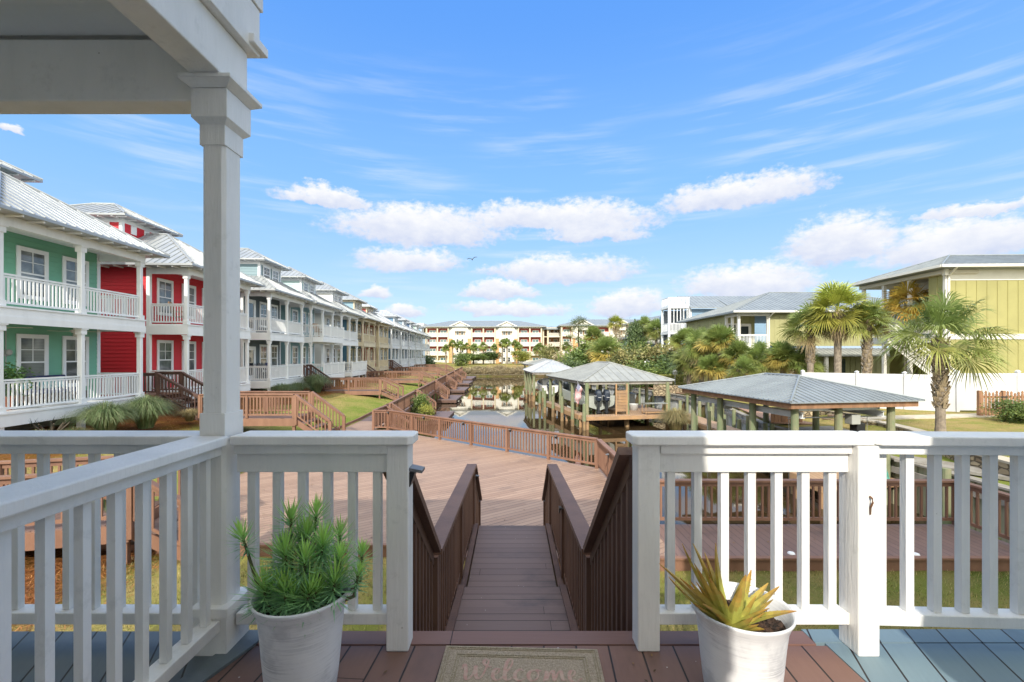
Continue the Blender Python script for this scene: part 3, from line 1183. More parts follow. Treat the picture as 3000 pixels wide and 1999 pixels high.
def pot(label, x, y, h, r, seed):
    t = thing('flower_pot', label, 'flower pot', (x, y, FL), R(seed * 50))
    m = MB()
    s = h / .36
    prof = [(.0, 0), (.115, 0), (.122, .01), (.132, .08), (.140, .16), (.147, .24), (.154, .30), (.165, .335), (.175, .352), (.177, .360), (.172, .364), (.164, .352), (.152, .32), (.146, .29)]
    m.lathe([(a * r / .175, b * s) for a, b in prof], n=56)
    m.build('pot', pot_mat, t, smooth=True)
    g = MB()
    rr = random.Random(seed)
    nr, na = 7, 40
    pts = {}
    R0 = .150 * r / .175
    z0 = .292 * s
    for i in range(nr + 1):
        for j in range(na):
            a = 2 * math.pi * j / na
            q = R0 * i / nr
            pts[i, j] = (q * math.cos(a), q * math.sin(a), z0 + rr.uniform(-.008, .012) + (.012 if i < 4 else 0) - .04 * (1 if False else 0))
    for i in range(nr):
        for j in range(na):
            k = (j + 1) % na
            g.face([pts[i, j], pts[i + 1, j], pts[i + 1, k], pts[i, k]] if i else [pts[0, 0], pts[1, j], pts[1, k]])
    for _ in range(240):
        a, q = rr.uniform(0, 6.28), R0 * math.sqrt(rr.random()) * .95
        c = Vector((q * math.cos(a), q * math.sin(a), z0 + .012))
        d = Vector((rr.uniform(-1, 1), rr.uniform(-1, 1), rr.uniform(-.3, .5))).normalized() * rr.uniform(.004, .011)
        e = Vector((-d.y, d.x, rr.uniform(-.003, .003))) * .5
        g.face([c - d - e, c + d - e, c + d + e, c - d + e])
    g.build('soil', soil, t)
    return t


pot('whitewashed round flower pot left of the stairs with the bushy green plant', px(695, 1.70), 1.70, .385, .170, 1)
pot('whitewashed round flower pot in the sun on the right with the aloe', px(1702, 1.68), 1.68, .345, .175, 2)


# bushy succulent: stems with needle rosettes
def needle_plant():
    t = thing('potted_shrub', 'bushy green needle-leaved plant growing in the left flower pot', 'plant', (px(695, 1.70), 1.725, FL + .312))
    rr = random.Random(12)
    st, lf = MB(), MB()
    tips = [(-.235, -.02, .30, .062), (-.075, .03, .35, .072), (.01, .06, .36, .065), (.07, -.02, .27, .08), (.03, -.08, .235, .07), (-.05, -.06, .25, .085), (.135, -.02, .21, .07),
            (.195, .05, .20, .05), (.205, -.02, .15, .045), (-.115, -.08, .12, .085), (-.03, -.11, .13, .085), (.06, -.11, .12, .085), (.135, -.07, .145, .08), (-.06, .07, .26, .06),
            (.1, .07, .27, .06), (-.1, .02, .22, .07), (.0, .0, .30, .07), (.0, -.11, .12, .065), (.08, -.10, .12, .055), (-.12, -.04, .10, .06), (.04, .02, .2, .07), (.02, .12, .22, .05)]
    for (x, y, z, r) in tips:
        b = Vector((x * .35 + rr.uniform(-.02, .02), y * .4, 0))
        e = Vector((x, y + .01, z * .93))
        mid = b.lerp(e, .5) + Vector((x * .25, y * .25, -.02 * abs(x) * 5))
        if x < -.2:
            mid = Vector((-.165, -.02, .08))
        pts = [b, b.lerp(mid, .6), mid, mid.lerp(e, .6), e]
        st.rings([(p, .009 - .0012 * i) for i, p in enumerate(pts)], 6)
        ax = (e - mid).normalized()
        if ax.z < .2:
            ax.z = .4
            ax.normalize()
        sx = ax.cross(Vector((.3, 1, .1))).normalized()
        sy = ax.cross(sx)
        n = int(105 * r / .07)
        for k in range(n):
            f = k / n
            a = k * 2.39996
            el = R(10 + 112 * (1 - f) ** .75 + rr.uniform(-12, 12))
            d = (ax * math.cos(el) + (sx * math.cos(a) + sy * math.sin(a)) * math.sin(el)).normalized()
            o = e - ax * (.065 * (1 - f))
            ln = r * rr.uniform(1.0, 1.5) * (.75 + .25 * (1 - abs(f - .5)))
            sd = d.cross(ax)
            sd = (sd.normalized() if sd.length > 1e-4 else sx) * .0031
            up = Vector((0, 0, .012)) * math.sin(el)
            g = rr.uniform(.75, 1.25)
            lf.col = (.32 * g + .2 * f * f, .58 * g + .2 * f * f, .34 * g * (1 - .45 * f))
            m1 = o + d * ln * .55 + up * .4
            tip = o + d * ln + up
            lf.face([o - sd * .6, o + sd * .6, m1 + sd, m1 - sd])
            lf.face([m1 - sd, m1 + sd, tip])
    st.build('stems', M('plant_stem', (.14, .10, .05), (.10, .12, .05), 20, .8), t)
    lf.build('leaves', leaf, t)


needle_plant()


def aloe():
    t = thing('aloe', 'sun-bleached yellow green aloe growing in the right flower pot', 'plant', (px(1702, 1.68) - .045, 1.66, FL + .285))
    rr = random.Random(5)
    tips = [(-.225, .215), (-.155, .275), (-.19, .15), (-.10, .265), (-.03, .275), (-.06, .23), (0, .215), (.135, .145), (.150, .118), (.125, .09), (.08, .165), (.03, .15), (-.11, .16), (-.16, .18),
            (.06, .09), (-.08, .09), (0, .11), (.05, .05), (-.04, .045), (-.13, .10), (.10, .12), (-.02, .19), (-.085, .2), (.02, .08), (-.20, .20), (-.14, .14), (.06, .13), (-.05, .15), (.16, .11), (-.01, .24), (-.12, .235)]
    spec = []
    for k, (tx, tz) in enumerate(tips):
        ty = rr.uniform(-.08, .06) if k < 14 else rr.uniform(-.12, -.03)
        spec.append((math.degrees(math.atan2(ty, tx)), math.degrees(math.atan2(tz, math.hypot(tx, ty))), math.sqrt(tx * tx + ty * ty + tz * tz) * 1.03))
    for k, (az, el, L) in enumerate(spec):
        m = MB()
        az, el = R(az), R(el)
        h = Vector((math.cos(az), math.sin(az), 0))
        side = Vector((-h.y, h.x, 0))
        p = h * rr.uniform(.005, .03) + Vector((0, 0, 0))
        cur = rr.uniform(-.3, .3)
        el -= cur * .25
        n = 9
        rings = []
        for i in range(n + 1):
            f = i / n
            e = el + cur * f * f * .8
            d = h * math.cos(e) + Vector((0, 0, math.sin(e)))
            if i:
                p = p + d * (L / n)
            nrm = side.cross(d)
            if nrm.dot(h) > 0:
                nrm = -nrm
            w = (.030 * (1 - f) ** .75 + .002) * (1.0 if L > .2 else .85)
            th = w * .55
            rings.append([p - side * w + nrm * th * .55, p + nrm * th * .05, p + side * w + nrm * th * .55, p + side * w * .55 - nrm * th * .6, p - nrm * th * .95, p - side * w * .55 - nrm * th * .6])
        for i in range(n):
            f = i / n
            g = rr.uniform(.9, 1.1)
            base = Vector((.50, .50, .11))
            tipc = Vector((.60, .28, .06))
            kf = max(0, f - .35) / .65 if k % 3 else max(0, f - .1) / .9
            c = base.lerp(tipc, min(1, kf * rr.uniform(.7, 1.1))) * g
            m.col = tuple(c)
            a, b = rings[i], rings[i + 1]
            for j in range(6):
                m.face([a[j], a[(j + 1) % 6], b[(j + 1) % 6], b[j]])
            for s_, j in ((-1, 0), (1, 2)):
                if f < .85 and k % 2 == 0:
                    c0 = a[j].lerp(b[j], .5)
                    m.face([c0 - (b[j] - a[j]) * .1, c0 + (b[j] - a[j]) * .1, c0 + side * s_ * .005 + (b[j] - a[j]) * .15])
        m.build('leaf', M('aloe_leaf', (1, 1, 1), (.78, .8, .8), 25, .42, attr=True, trans=.1), t, smooth=True)


aloe()

# ------------------------------------------------------------------ brown stairs from the porch down to the big deck
s_t = thing('stairs', 'brown wooden stairs with sloping railings leading from the porch down to the big deck', 'stairs', (0, 0, 0))
HW = .50
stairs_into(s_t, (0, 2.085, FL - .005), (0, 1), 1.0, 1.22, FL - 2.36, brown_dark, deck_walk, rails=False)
m_ = MB()
for k in range(6):
    y0 = 3.30 + k * .222
    z0 = 2.352 - k * .022
    m_.box(-HW, HW, y0, y0 + .218, z0 - .045, z0)
m_.box(-.47, .47, 4.632, 6.50, 2.115, 2.16)
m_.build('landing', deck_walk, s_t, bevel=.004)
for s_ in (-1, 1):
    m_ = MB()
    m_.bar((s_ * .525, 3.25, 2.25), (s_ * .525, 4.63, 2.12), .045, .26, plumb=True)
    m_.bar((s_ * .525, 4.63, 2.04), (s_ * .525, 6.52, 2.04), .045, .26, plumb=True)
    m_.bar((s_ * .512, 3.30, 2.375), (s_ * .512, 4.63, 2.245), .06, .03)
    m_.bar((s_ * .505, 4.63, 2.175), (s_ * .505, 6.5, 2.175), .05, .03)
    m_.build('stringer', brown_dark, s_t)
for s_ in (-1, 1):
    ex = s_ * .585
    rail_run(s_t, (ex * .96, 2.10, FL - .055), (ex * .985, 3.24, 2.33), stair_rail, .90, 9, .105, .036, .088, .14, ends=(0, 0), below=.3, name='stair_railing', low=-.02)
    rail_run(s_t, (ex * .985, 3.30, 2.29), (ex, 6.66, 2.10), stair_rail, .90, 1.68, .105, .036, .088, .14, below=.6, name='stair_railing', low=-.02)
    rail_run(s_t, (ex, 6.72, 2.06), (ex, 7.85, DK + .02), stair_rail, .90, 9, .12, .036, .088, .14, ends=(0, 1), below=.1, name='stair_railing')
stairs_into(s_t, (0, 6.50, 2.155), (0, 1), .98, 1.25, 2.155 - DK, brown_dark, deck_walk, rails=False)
m_ = MB()
for y, z in ((3.3, 2.1), (4.6, 2.0), (6.45, 1.9)):
    for s_ in (-1, 1):
        m_.box(s_ * .58 - .045, s_ * .58 + .045, y - .045, y + .045, .8, z)
m_.build('support_posts', brown_dark, s_t)
post_lamp('small solar lamp inside the right stair railing halfway down', (.515, 4.95, 2.88), R(90), .5)
post_lamp('small solar lamp at the far end of the left stair railing', (-.52, 6.62, 2.78), R(90), .5)

# ------------------------------------------------------------------ big deck and boardwalk
XA, YA = -6.26, 20.55
deck_pts = [(-7.72, 8.16), (-.72, 8.14), (-.72, 7.62), (2.75, 7.62), (2.75, 9.12), (2.62, 13.6), (-5.6, 20.6), (XA, 20.6), (-6.2, 23.2), (-7.8, 23.2)]


def slab(mb, pts, z0, z1):
    n = len(pts)
    mb.face([(x, y, z1) for x, y in pts])
    mb.face([(x, y, z0) for x, y in reversed(pts)])
    for i in range(n):
        a, b = pts[i], pts[(i + 1) % n]
        mb.face([(a[0], a[1], z0), (b[0], b[1], z0), (b[0], b[1], z1), (a[0], a[1], z1)])


dk = thing('deck', 'big brown plank deck at the foot of the stairs beside the canal', 'deck')
m_ = MB()
slab(m_, deck_pts, DK - .045, DK)
m_.build('deck_boards', deck_main, dk)
m_ = MB()
slab(m_, [(2.754, 7.62), (8.95, 7.62), (8.95, 9.12), (2.754, 9.12)], DK - .045, DK + .0)
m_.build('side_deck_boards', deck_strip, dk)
m_ = MB()
edge = [(-7.72, 8.12), (-.76, 8.10), (-.76, 7.58), (8.99, 7.58)]
for a, b in zip(edge, edge[1:]):
    m_.bar((*a, DK - .15), (*b, DK - .15), .04, .26)
    m_.bar((*a, DK + .01), (*b, DK + .01), .10, .035)
for a, b in (((2.66, 9.16), (2.66, 13.62)), ((2.62, 13.65), (-5.6, 20.65)), ((8.99, 7.6), (8.99, 9.14)), ((8.99, 9.16), (2.7, 9.16))):
    m_.bar((*a, DK - .16), (*b, DK - .16), .04, .24)
m_.bar((-7.76, 12.8, DK + .09), (-7.84, 23.2, DK + .09), .06, .12)
for x, y in ((2.5, 13.2), (.5, 15), (-1.8, 17), (-4, 18.9), (2.5, 10), (5, 9), (8.7, 9), (8.7, 7.8), (-5.5, 20.3)):
    m_.box(x - .1, x + .1, y - .1, y + .1, -1.6, DK - .05)
for k in range(10):
    x = -7 + k * 1.6
    m_.box(x - .07, x + .07, 8.2 if x < -.8 else 7.7, 8.34 if x < -.8 else 7.84, .5, DK - .046)
m_.build('rim_joist', brown_rail, dk)


def deck_rail(label, p, q, **kw):
    t = thing('deck_railing', label, 'railing', (*p, DK), 0, 'brown railings round the big deck')
    d = (q[0] - p[0], q[1] - p[1])
    rail_run(t, (0, 0, 0), (d[0], d[1], 0), kw.pop('mat', brown_rail), .90, **kw)
    return t


deck_rail('long brown railing along the canal side of the big deck', (-5.6, 20.55), (2.54, 13.60), sp=1.85, ends=(1, 1))
deck_rail('short brown railing at the far left corner of the big deck', (XA, 20.55), (-5.66, 20.55), sp=1, ends=(1, 0))
deck_rail('brown railing running back from the far left deck corner to the boardwalk', (XA, 20.64), (-6.2, 22.6), sp=1, ends=(0, 1))
deck_rail('brown railing at the right end of the big deck coming towards the stairs', (2.57, 13.5), (2.62, 9.2), sp=1.5, ends=(0, 0))
deck_rail('dark brown railing behind the sunlit white railing, in the shade', (2.66, 9.1), (8.86, 9.08), sp=1.6, ends=(1, 1))
deck_rail('brown railing at the far right end of the shaded side deck', (8.88, 9.0), (8.9, 5.2), sp=1.4, ends=(0, 1))
for k, (u, Y) in enumerate([(1375 + 160, 7.75), (1818, 7.78), (2104, 7.74)]):
    m_ = MB()
    m_.lathe([(.001, .03), (.03, .028), (.05, .02), (.06, .0)], n=16)
    tag(m_.build('deck_light', M('white_plastic', (.75, .77, .8), None, rough=.3), smooth=True, loc=(px(u, Y), Y, DK)),
        ['flat round white light on the side deck, leftmost of three, in the sun', 'flat round white light in the middle of the shaded side deck edge', 'flat round white light on the side deck, rightmost of three'][k], 'deck light', 'white lights on the side deck')
for k, f in enumerate((.02, .24, .46, .68, .86)):
    p = Vector((-5.6, 20.55)).lerp(Vector((2.54, 13.60)), f if k else .005)
    post_lamp('tiny black solar lamp on the long canal railing, %s from the left' % ['first', 'second', 'third', 'fourth', 'fifth'][k], (p.x, p.y - .07, DK + .72), R(-40), .8)
post_lamp('tiny grey solar lamp on the railing at the right end of the big deck', (2.5, 11.8, DK + .72), R(-90), .8)
# low boxes/blocks on deck border
# boardwalk along the left bank
bw = thing('boardwalk', 'long brown boardwalk with railing along the left bank of the canal', 'boardwalk')
m_ = MB()
slab(m_, [(-6.2, 23.2), (-10.3, 95), (-11.9, 95), (-7.8, 23.2)], DK - .045, DK - .003)
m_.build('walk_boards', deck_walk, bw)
m_ = MB()
m_.bar((-6.2, 23.2, DK - .17), (-10.3, 95, DK - .17), .05, .25)
m_.bar((-7.84, 23.2, DK + .08), (-11.94, 95, DK + .08), .06, .14)
for k in range(26):
    y = 24 + k * 2.8
    x = -6.3 - (y - 23.2) * .0571
    m_.box(x - .09, x + .09, y - .09, y + .09, -1.6, DK - .05)
m_.build('joists', brown_rail, bw)
seg = [(23.3, 31.4), (32.6, 43.4), (44.6, 55.4), (56.6, 68.4), (69.6, 81.4), (82.6, 95)]
for a, b in seg:
    rail_run(bw, (-6.25 - (a - 23.2) * .0571, a, DK), (-6.25 - (b - 23.2) * .0571, b, DK), brown_rail, .9, 2.0, .14 if a < 45 else .2, few=a > 30)
# stairs down to floating docks
for k, (y, xd, y0, y1) in enumerate([(22.9, None, 0, 0), (32.0, (-5.9, -4.3), 29.6, 34.0), (44.0, (-7.0, -5.2), 42.6, 47.5), (56.0, (-7.5, -5.6), 54, 59.5), (69.0, (-8.2, -6.3), 67, 74), (82.0, (-9., -7.), 80, 90)]):
    x = -6.2 - (y - 23.2) * .0571
    w_ = ['beside the big deck', 'nearest dock', 'second nearest', 'third nearest', 'fourth nearest', 'farthest'][k]
    t = thing('dock_stairs', 'brown stairs down from the boardwalk to a low dock, ' + w_, 'stairs', (x, y, DK), 0, 'stairs from the boardwalk to the low docks')
    stairs_into(t, (0, 0, 0), (1, 0), .95, 1.25, .85, brown_rail, deck_walk, few=k > 1)
    if xd:
        d = thing('low_dock', 'low wooden landing dock at the boardwalk stairs, ' + w_, 'dock', (0, 0, 0), 0, 'low docks along the boardwalk')
        m_ = MB()
        slab(m_, [(xd[0], y0), (xd[1], y0), (xd[1], y1), (xd[0], y1)], .30, .36)
        m_.build('dock_boards', deck_walk, d)
        m_ = MB()
        m_.box(xd[0] + .02, xd[1] - .02, y0 + .01, y0 + .05, .08, .299)
        m_.box(xd[1] - .06, xd[1] - .02, y0 + .06, y1, .08, .299)
        for X in (xd[0] + .15, xd[1] - .2):
            for Y in (y0 + .2, y1 - .2):
                m_.tube((X, Y, -1.6), (X, Y, .29), .09)
        m_.build('dock_frame', brown_dark, d)


# ------------------------------------------------------------------ left row of houses
ROW_RZ = math.atan(.052)


def row_pt(Y):
    return (-13.55 - .052 * Y, Y, 0)


def siding(name, hexc, k=1.):
    c = lin(hexc, k)
    return M('siding_' + name, c, tuple(v * .9 for v in c), .7, .55, .08, 40)


F1, F2, EV = 2.97, 5.97, 8.52


def flat_rail(mb, p, q, h=.9, pitch=.12, bw=.035, solid=False):
    """one railing into mb (far houses: the whole run is one part)"""
    p, q = Vector(p), Vector(q)
    d = q - p
    L = d.length
    up = Vector((0, 0, 1))
    mb.bar(p + up * h, q + up * h, .08, .05)
    mb.bar(p + up * (h - .07), q + up * (h - .07), .035, .05)
    mb.bar(p + up * .1, q + up * .1, .04, .06)
    n = max(1, int(L / pitch))
    ang = math.atan2(d.y, d.x)
    cs, sn = math.cos(ang) * bw / 2, math.sin(ang) * bw / 2
    for k in range(n):
        c = p + d * ((k + .5) / n)
        loop = [(c.x - cs + sn, c.y - sn - cs), (c.x + cs + sn, c.y + sn - cs), (c.x + cs - sn, c.y + sn + cs), (c.x - cs - sn, c.y - sn + cs)]
        mb.hexa([(a, e, c.z + .13) for a, e in loop] + [(a, e, c.z + h - .09) for a, e in loop])


def post_mesh(h, trim, w=.15):
    def mk():
        b = MB()
        chamfer_col(b, -w / 2, w / 2, -w / 2, w / 2, 0, h, .015)
        b.box(-w / 2 - .03, w / 2 + .03, -w / 2 - .03, w / 2 + .03, 0, .16)
        b.box(-w / 2 - .03, w / 2 + .03, -w / 2 - .03, w / 2 + .03, h - .20, h - .04)
        b.box(-w / 2 - .06, w / 2 + .06, -w / 2 - .06, w / 2 + .06, h - .04, h)
        return b.mesh('porch_post', trim)
    return cached(('post', round(h, 2), trim.name), mk)


def row_house(label, Y0, Wd, wall, trim, tower_x, detail=1, bump=0., tower_wall=None, roof=None, low_door=False, tw=2.9, posts=3, tower_win=True, bump_low=0.):
    t = thing('row_house', label, 'house', row_pt(Y0), ROW_RZ, 'houses in the row along the left bank')
    roof = roof or roof_metal
    PD = 1.65
    D = 11.0
    m = MB()
    # walls: front, near side, far side, back
    lap = .17 if detail else .3
    lap_wall(m, (-PD, 0), (-PD, Wd), F1 - .05, EV, lap)
    lap_wall(m, (-D, 0), (-PD, 0), F1 - .5, EV, lap)
    lap_wall(m, (-PD, Wd), (-D, Wd), F1 - .5, EV, lap)
    lap_wall(m, (-D, Wd), (-D, 0), F1 - .5, EV, .5)
    m.build('wall', wall, t)
    for y in (0, Wd):
        s_ = -1 if y == 0 else 1
        m = MB()
        m.box(-PD - .12, -PD + .025, y - (.025 if s_ < 0 else .12), y + (.12 if s_ < 0 else .025), F1 - .5, EV)
        m.build('corner_board', trim, t)
    m = MB()
    m.box(-D, -PD - .121, -.03, -.001, F2 - .33, F2 - .1)
    m.box(-D, -PD - .121, -.03, -.001, F1 - .6, F1 - .35)
    m.build('belt_boards', trim, t)
    # floors with fascia
    for z, nm in ((F1, 'lower_porch_floor'), (F2, 'upper_porch_floor')):
        m = MB()
        b = bump if z == F2 else bump_low
        m.box(-PD + .02, .0, 0, Wd, z - .12, z)
        m.box(0.002, .045, -.045, Wd + .045, z - (.48 if z == F2 else .40), z - .06)
        m.box(0.002, .075, -.06, Wd + .06, z - .058, z - .005)
        m.box(-PD + .02, .0, -.045, -.002, z - .47, z - .06)
        m.box(-PD + .02, .0, Wd + .002, Wd + .045, z - .47, z - .06)
        if z == F2:
            m.box(.0452, .065, -.05, Wd + .05, z - .50, z - .29)
            m.box(-PD + .02, 0, .01, Wd - .01, z - .33, z - .28)
        if b:
            m.box(.08, b, 0, Wd, z - .12, z - .0)
            m.box(b, b + .04, -.03, Wd + .03, z - .40, z - .04)
            m.box(.08, b, -.04, -.002, z - .40, z - .04)
            m.box(.08, b, Wd + .002, Wd + .04, z - .40, z - .04)
        m.build(nm, trim, t)
    m = MB()
    m.box(-PD + .02, .05, 0, Wd, EV - .02, EV)
    m.box(-.08, .06, -.04, Wd + .04, EV - .30, EV - .021)
    m.box(-PD + .03, -.081, -.03, .05, EV - .30, EV - .021)
    m.box(-PD + .03, -.081, Wd - .05, Wd + .03, EV - .30, EV - .021)
    m.build('porch_ceiling', trim, t)
    # posts
    ys = [.07 + (Wd - .14) * i / (posts - 1) for i in range(posts)]
    for y in ys:
        put('porch_post', post_mesh(F2 - .50 - F1, trim), t, loc=(-.08, y, F1))
        put('porch_post', post_mesh(EV - .30 - F2, trim), t, loc=(-.08, y, F2))
    for y in ys:
        m = MB()
        m.box(-.16, 0, y - .08, y + .08, 1.7, F1 - .12)
        m.build('pier', trim, t)
        if bump_low:
            m = MB()
            m.box(bump_low - .12, bump_low, y - .06, y + .06, 1.5, F1 - .12)
            m.build('pier', trim, t)
    m = MB()
    m.box(-D + .1, -PD - .1, .06, Wd - .06, 1.5, F1 - .35)
    m.build('foundation', concrete, t)
    # railings
    for z, b in ((F1, bump_low), (F2, bump)):
        m = MB()
        pit = .12 if detail else .16
        if b:
            flat_rail(m, (b, .04, z), (b, Wd - .04, z), pitch=pit)
            flat_rail(m, (-PD + .1, .03, z), (b, .03, z), pitch=pit)
            flat_rail(m, (-.0, Wd - .03, z), (b, Wd - .03, z), pitch=pit)
            for y in (.03, Wd / 3, Wd * 2 / 3, Wd - .03):
                m.box(b - .05, b + .05, y - .05, y + .05, z, z + 1.02)
        else:
            for a, c in zip(ys, ys[1:]):
                flat_rail(m, (-.08, a + .08, z), (-.08, c - .08, z), pitch=pit)
            flat_rail(m, (-PD + .04, .07, z), (-.17, .07, z), pitch=pit)
            flat_rail(m, (-PD + .04, Wd - .07, z), (-.17, Wd - .07, z), pitch=pit)
        m.build('porch_railing', trim, t)
    # windows and doors on the porch wall (facing +x)
    rz = R(90)
    xw = -PD + .02
    wy = [Wd * .18, Wd * .50, Wd * .80]
    for i, y in enumerate(wy):
        if low_door and i == 0:
            door(t, (xw, y, F1), rz, mat=trim)
            door(t, (xw, y, F2), rz, mat=trim)
        else:
            window(t, (xw, y, F1 + .55), rz, .85, 1.65, trim)
            window(t, (xw, y, F2 + .55), rz, .85, 1.5, trim)
    # main roof
    ov = .62
    rf = hip_roof(-D - ov, ov - .02, -ov, Wd + ov, EV + .08, 32, .32 if detail else .5, .09)
    rf.build('roof', roof, t)
    def tail(nm, x0, x1, y0, y1, z0, z1):
        def mk():
            b = MB()
            b.box(-(x1 - x0) / 2, (x1 - x0) / 2, -(y1 - y0) / 2, (y1 - y0) / 2, 0, z1 - z0)
            return b.mesh(nm, trim)
        put(nm, cached((nm, round(x1 - x0, 3), round(y1 - y0, 3), round(z1 - z0, 3), trim.name), mk), t, loc=((x0 + x1) / 2, (y0 + y1) / 2, z0))
    for k in range(int((Wd + 1.1) / .61) + 1):
        y = -.5 + k * .61
        tail('rafter_tail', .05, ov - .08, y - .022, y + .022, EV - .07, EV - .012)
    for k in range(int(D / .61) if detail else 0):
        x = -.3 - k * .61
        tail('rafter_tail', x - .022, x + .022, -ov + .06, -.05, EV - .07, EV - .012)
    # roof tower
    tc = Wd / 2
    tz0, tz1 = EV + .2, 11.05 if tower_x < -3 else 10.62
    tx0, tx1 = tower_x - 4.0, tower_x
    twl = tower_wall or wall
    m = MB()
    y0, y1 = tc - tw / 2, tc + tw / 2
    lap_wall(m, (tx1, y0), (tx1, y1), tz0, tz1, lap)
    lap_wall(m, (tx0, y0), (tx1, y0), tz0, tz1, lap)
    lap_wall(m, (tx1, y1), (tx0, y1), tz0, tz1, lap)
    lap_wall(m, (tx0, y1), (tx0, y0), tz0, tz1, .5)
    m.build('tower_wall', twl, t)
    m = MB()
    for y in (y0, y1):
        s_ = -1 if y == y0 else 1
        m.box(tx1 - .12, tx1 + .03, y - (.03 if s_ < 0 else .12), y + (.12 if s_ < 0 else .03), tz0, tz1)
    m.box(tx0, tx1 - .121, y0 - .03, y0 - .001, tz1 - .2, tz1)
    m.box(tx1 + .001, tx1 + .03, y0 + .121, y1 - .121, tz1 - .2, tz1)
    m.build('tower_trim', trim, t)
    if tower_win:
        for y in (tc - .62, tc + .62):
            window(t, (tx1 + .02, y, tz1 - 1.28), rz, .82, 1.0, trim, muntin=True, trim=.08)
    else:
        for k in range(3):
            m = MB()
            y = y0 + .5 + k * .85
            m.box(tx1 + .02, tx1 + .05, y, y + .34, tz1 - .62, tz1 - .22)
            m.build('vent_window', trim, t)
        for k in range(3):
            m = MB()
            x = tx1 - .9 - k * .95
            m.box(x, x + .36, y0 - .05, y0 - .02, tz1 - .62, tz1 - .22)
            m.build('vent_window', trim, t)
    to = .55
    hip_roof(tx0 - to, tx1 + to, y0 - to, y1 + to, tz1 + .07, 27, .35 if detail else .6, .08).build('tower_roof', roof, t)
    for k in range(int((y1 - y0 + .9) / .6) + 1):
        y = y0 - .4 + k * .6
        tail('tower_rafter_tail', tx1 + .04, tx1 + to - .05, y - .02, y + .02, tz1 - .06, tz1 - .012)
    for k in range(7):
        x = tx1 - .1 - k * .6
        tail('tower_rafter_tail', x - .02, x + .02, y0 - to + .05, y0 - .04, tz1 - .06, tz1 - .012)
    return t


cream = M('cream_trim', (.62, .55, .40), (.56, .49, .35), 2, .5)
pale_trim = M('bluish_white_trim', (.66, .70, .74), (.60, .64, .68), 2, .5)
h1 = row_house('sea green house with white double porch, nearest in the left row', 12.60, 5.28, siding('green', '#80c2a4', .80), white, -3.7, tower_win=False)
h2 = row_house('bright red house with red roof tower between the green house and the column', 20.50, 5.3, siding('red', '#dc2a38', .85), white, -3.75, tower_win=False)
h3 = row_house('dark slate house with white balconies just right of the white column', 28.25, 5.1, siding('slate', '#5a6870', .8), white, -1.15, tower_wall=siding('slateblue', '#7d97a0', .9), low_door=True)
h4 = row_house('light teal house with a projecting upper balcony beside the slate house', 34.9, 5.0, siding('teal', '#8fb6bd', .85), white, -1.2, bump=.85, bump_low=.9, tower_wall=siding('palemint', '#b9d3d2', .9))
h5 = row_house('white sided house with a white roof tower in the left row', 42.2, 5.0, siding('white', '#e2e2de', .85), white, -1.25, bump_low=.9)
h6 = row_house('deep blue house with cream porch posts in the left row', 49.4, 5.1, siding('deepblue', '#4f7f96', .8), cream, -1.3, tower_wall=siding('blue2', '#88aabb', .9), detail=0)
h7 = row_house('brick red house with cream balcony rails in the left row', 56.5, 5.2, siding('brickred', '#b5544c', .8), cream, -1.8, detail=0, roof=roof_pale)
h8 = row_house('pale yellow house with cream balcony rails in the left row, past the brick red one', 64.0, 5.2, siding('yellow', '#e2d7a6', .8), pale_trim, -3.4, detail=0, roof=roof_pale)
h9 = row_house('medium blue house with white trim, past the pale yellow one in the left row', 71.2, 5.2, siding('midblue', '#6f95b4', .8), pale_trim, -1.4, detail=0, roof=roof_pale)
h10 = row_house('grey blue house with white porch past the medium blue one in the left row', 78.4, 5.2, siding('greyblue', '#8ea6b8', .8), pale_trim, -1.3, detail=0, roof=roof_pale)
h11 = row_house('navy blue house with white porch, third from the far end of the left row', 85.6, 5.2, siding('navy', '#4a6a90', .8), pale_trim, -1.3, detail=0)
h12 = row_house('pale mint house with white porch, second from the far end of the left row', 92.8, 5.2, siding('mint', '#b8d0c6', .8), pale_trim, -1.3, detail=0)
h13 = row_house('sky blue house with white porch at the far end of the left row', 100, 5.2, siding('sky', '#9fc0d6', .8), pale_trim, -1.3, detail=0)


def rowloc(Y0, x, y, z):
    p = row_pt(Y0)
    c, s = math.cos(ROW_RZ), math.sin(ROW_RZ)
    return (p[0] + c * x - s * y, p[1] + s * x + c * y, z)


# things on the porches of the two nearest houses
for k, y in enumerate((.75, 3.2)):
    t = thing('ceiling_fan', ['cream ceiling fan with caged light on the green porch, at the edge of the photo', 'cream ceiling fan with caged light on the green porch, beside the middle post'][k], 'ceiling fan', rowloc(12.6, -.75, y, 5.64), ROW_RZ + .6, 'ceiling fans on the green porch')
    m = MB()
    m.tube((0, 0, 0), (0, 0, -.18), .02)
    m.lathe([(.02, -.16), (.10, -.19), (.12, -.24), (.10, -.29), (.05, -.31)], n=18)
    fan_m = M('cream_enamel', (.62, .60, .52), None, rough=.4)
    m.build('motor', fan_m, t, smooth=True)
    for j in range(4):
        b = MB()
        a = j * math.pi / 2
        c, s = math.cos(a), math.sin(a)
        b.hexa([(c * r - s * w_, s * r + c * w_, z) for z in (-.245, -.235) for r, w_ in ((.1, -.04), (.68, -.075), (.68, .075), (.1, .04))])
        b.build('blade', fan_m, t)
    m = MB()
    m.ball((0, 0, -.36), .07, 12)
    m.build('light_globe', M('frosted_glass', (.55, .56, .5), None, rough=.2), t, smooth=True)
    for zz in range(3):
        pass
m_ = MB()
m_.box(-.04, .04, -.05, 0, -.14, .06)
m_.ball((0, -.12, -.02), .08, 10, 1.3)
m_.tube((0, -.02, .06), (0, -.02, .9), .015)
m_.tube((0, -.02, -.14), (0, -.02, -1.1), .015)
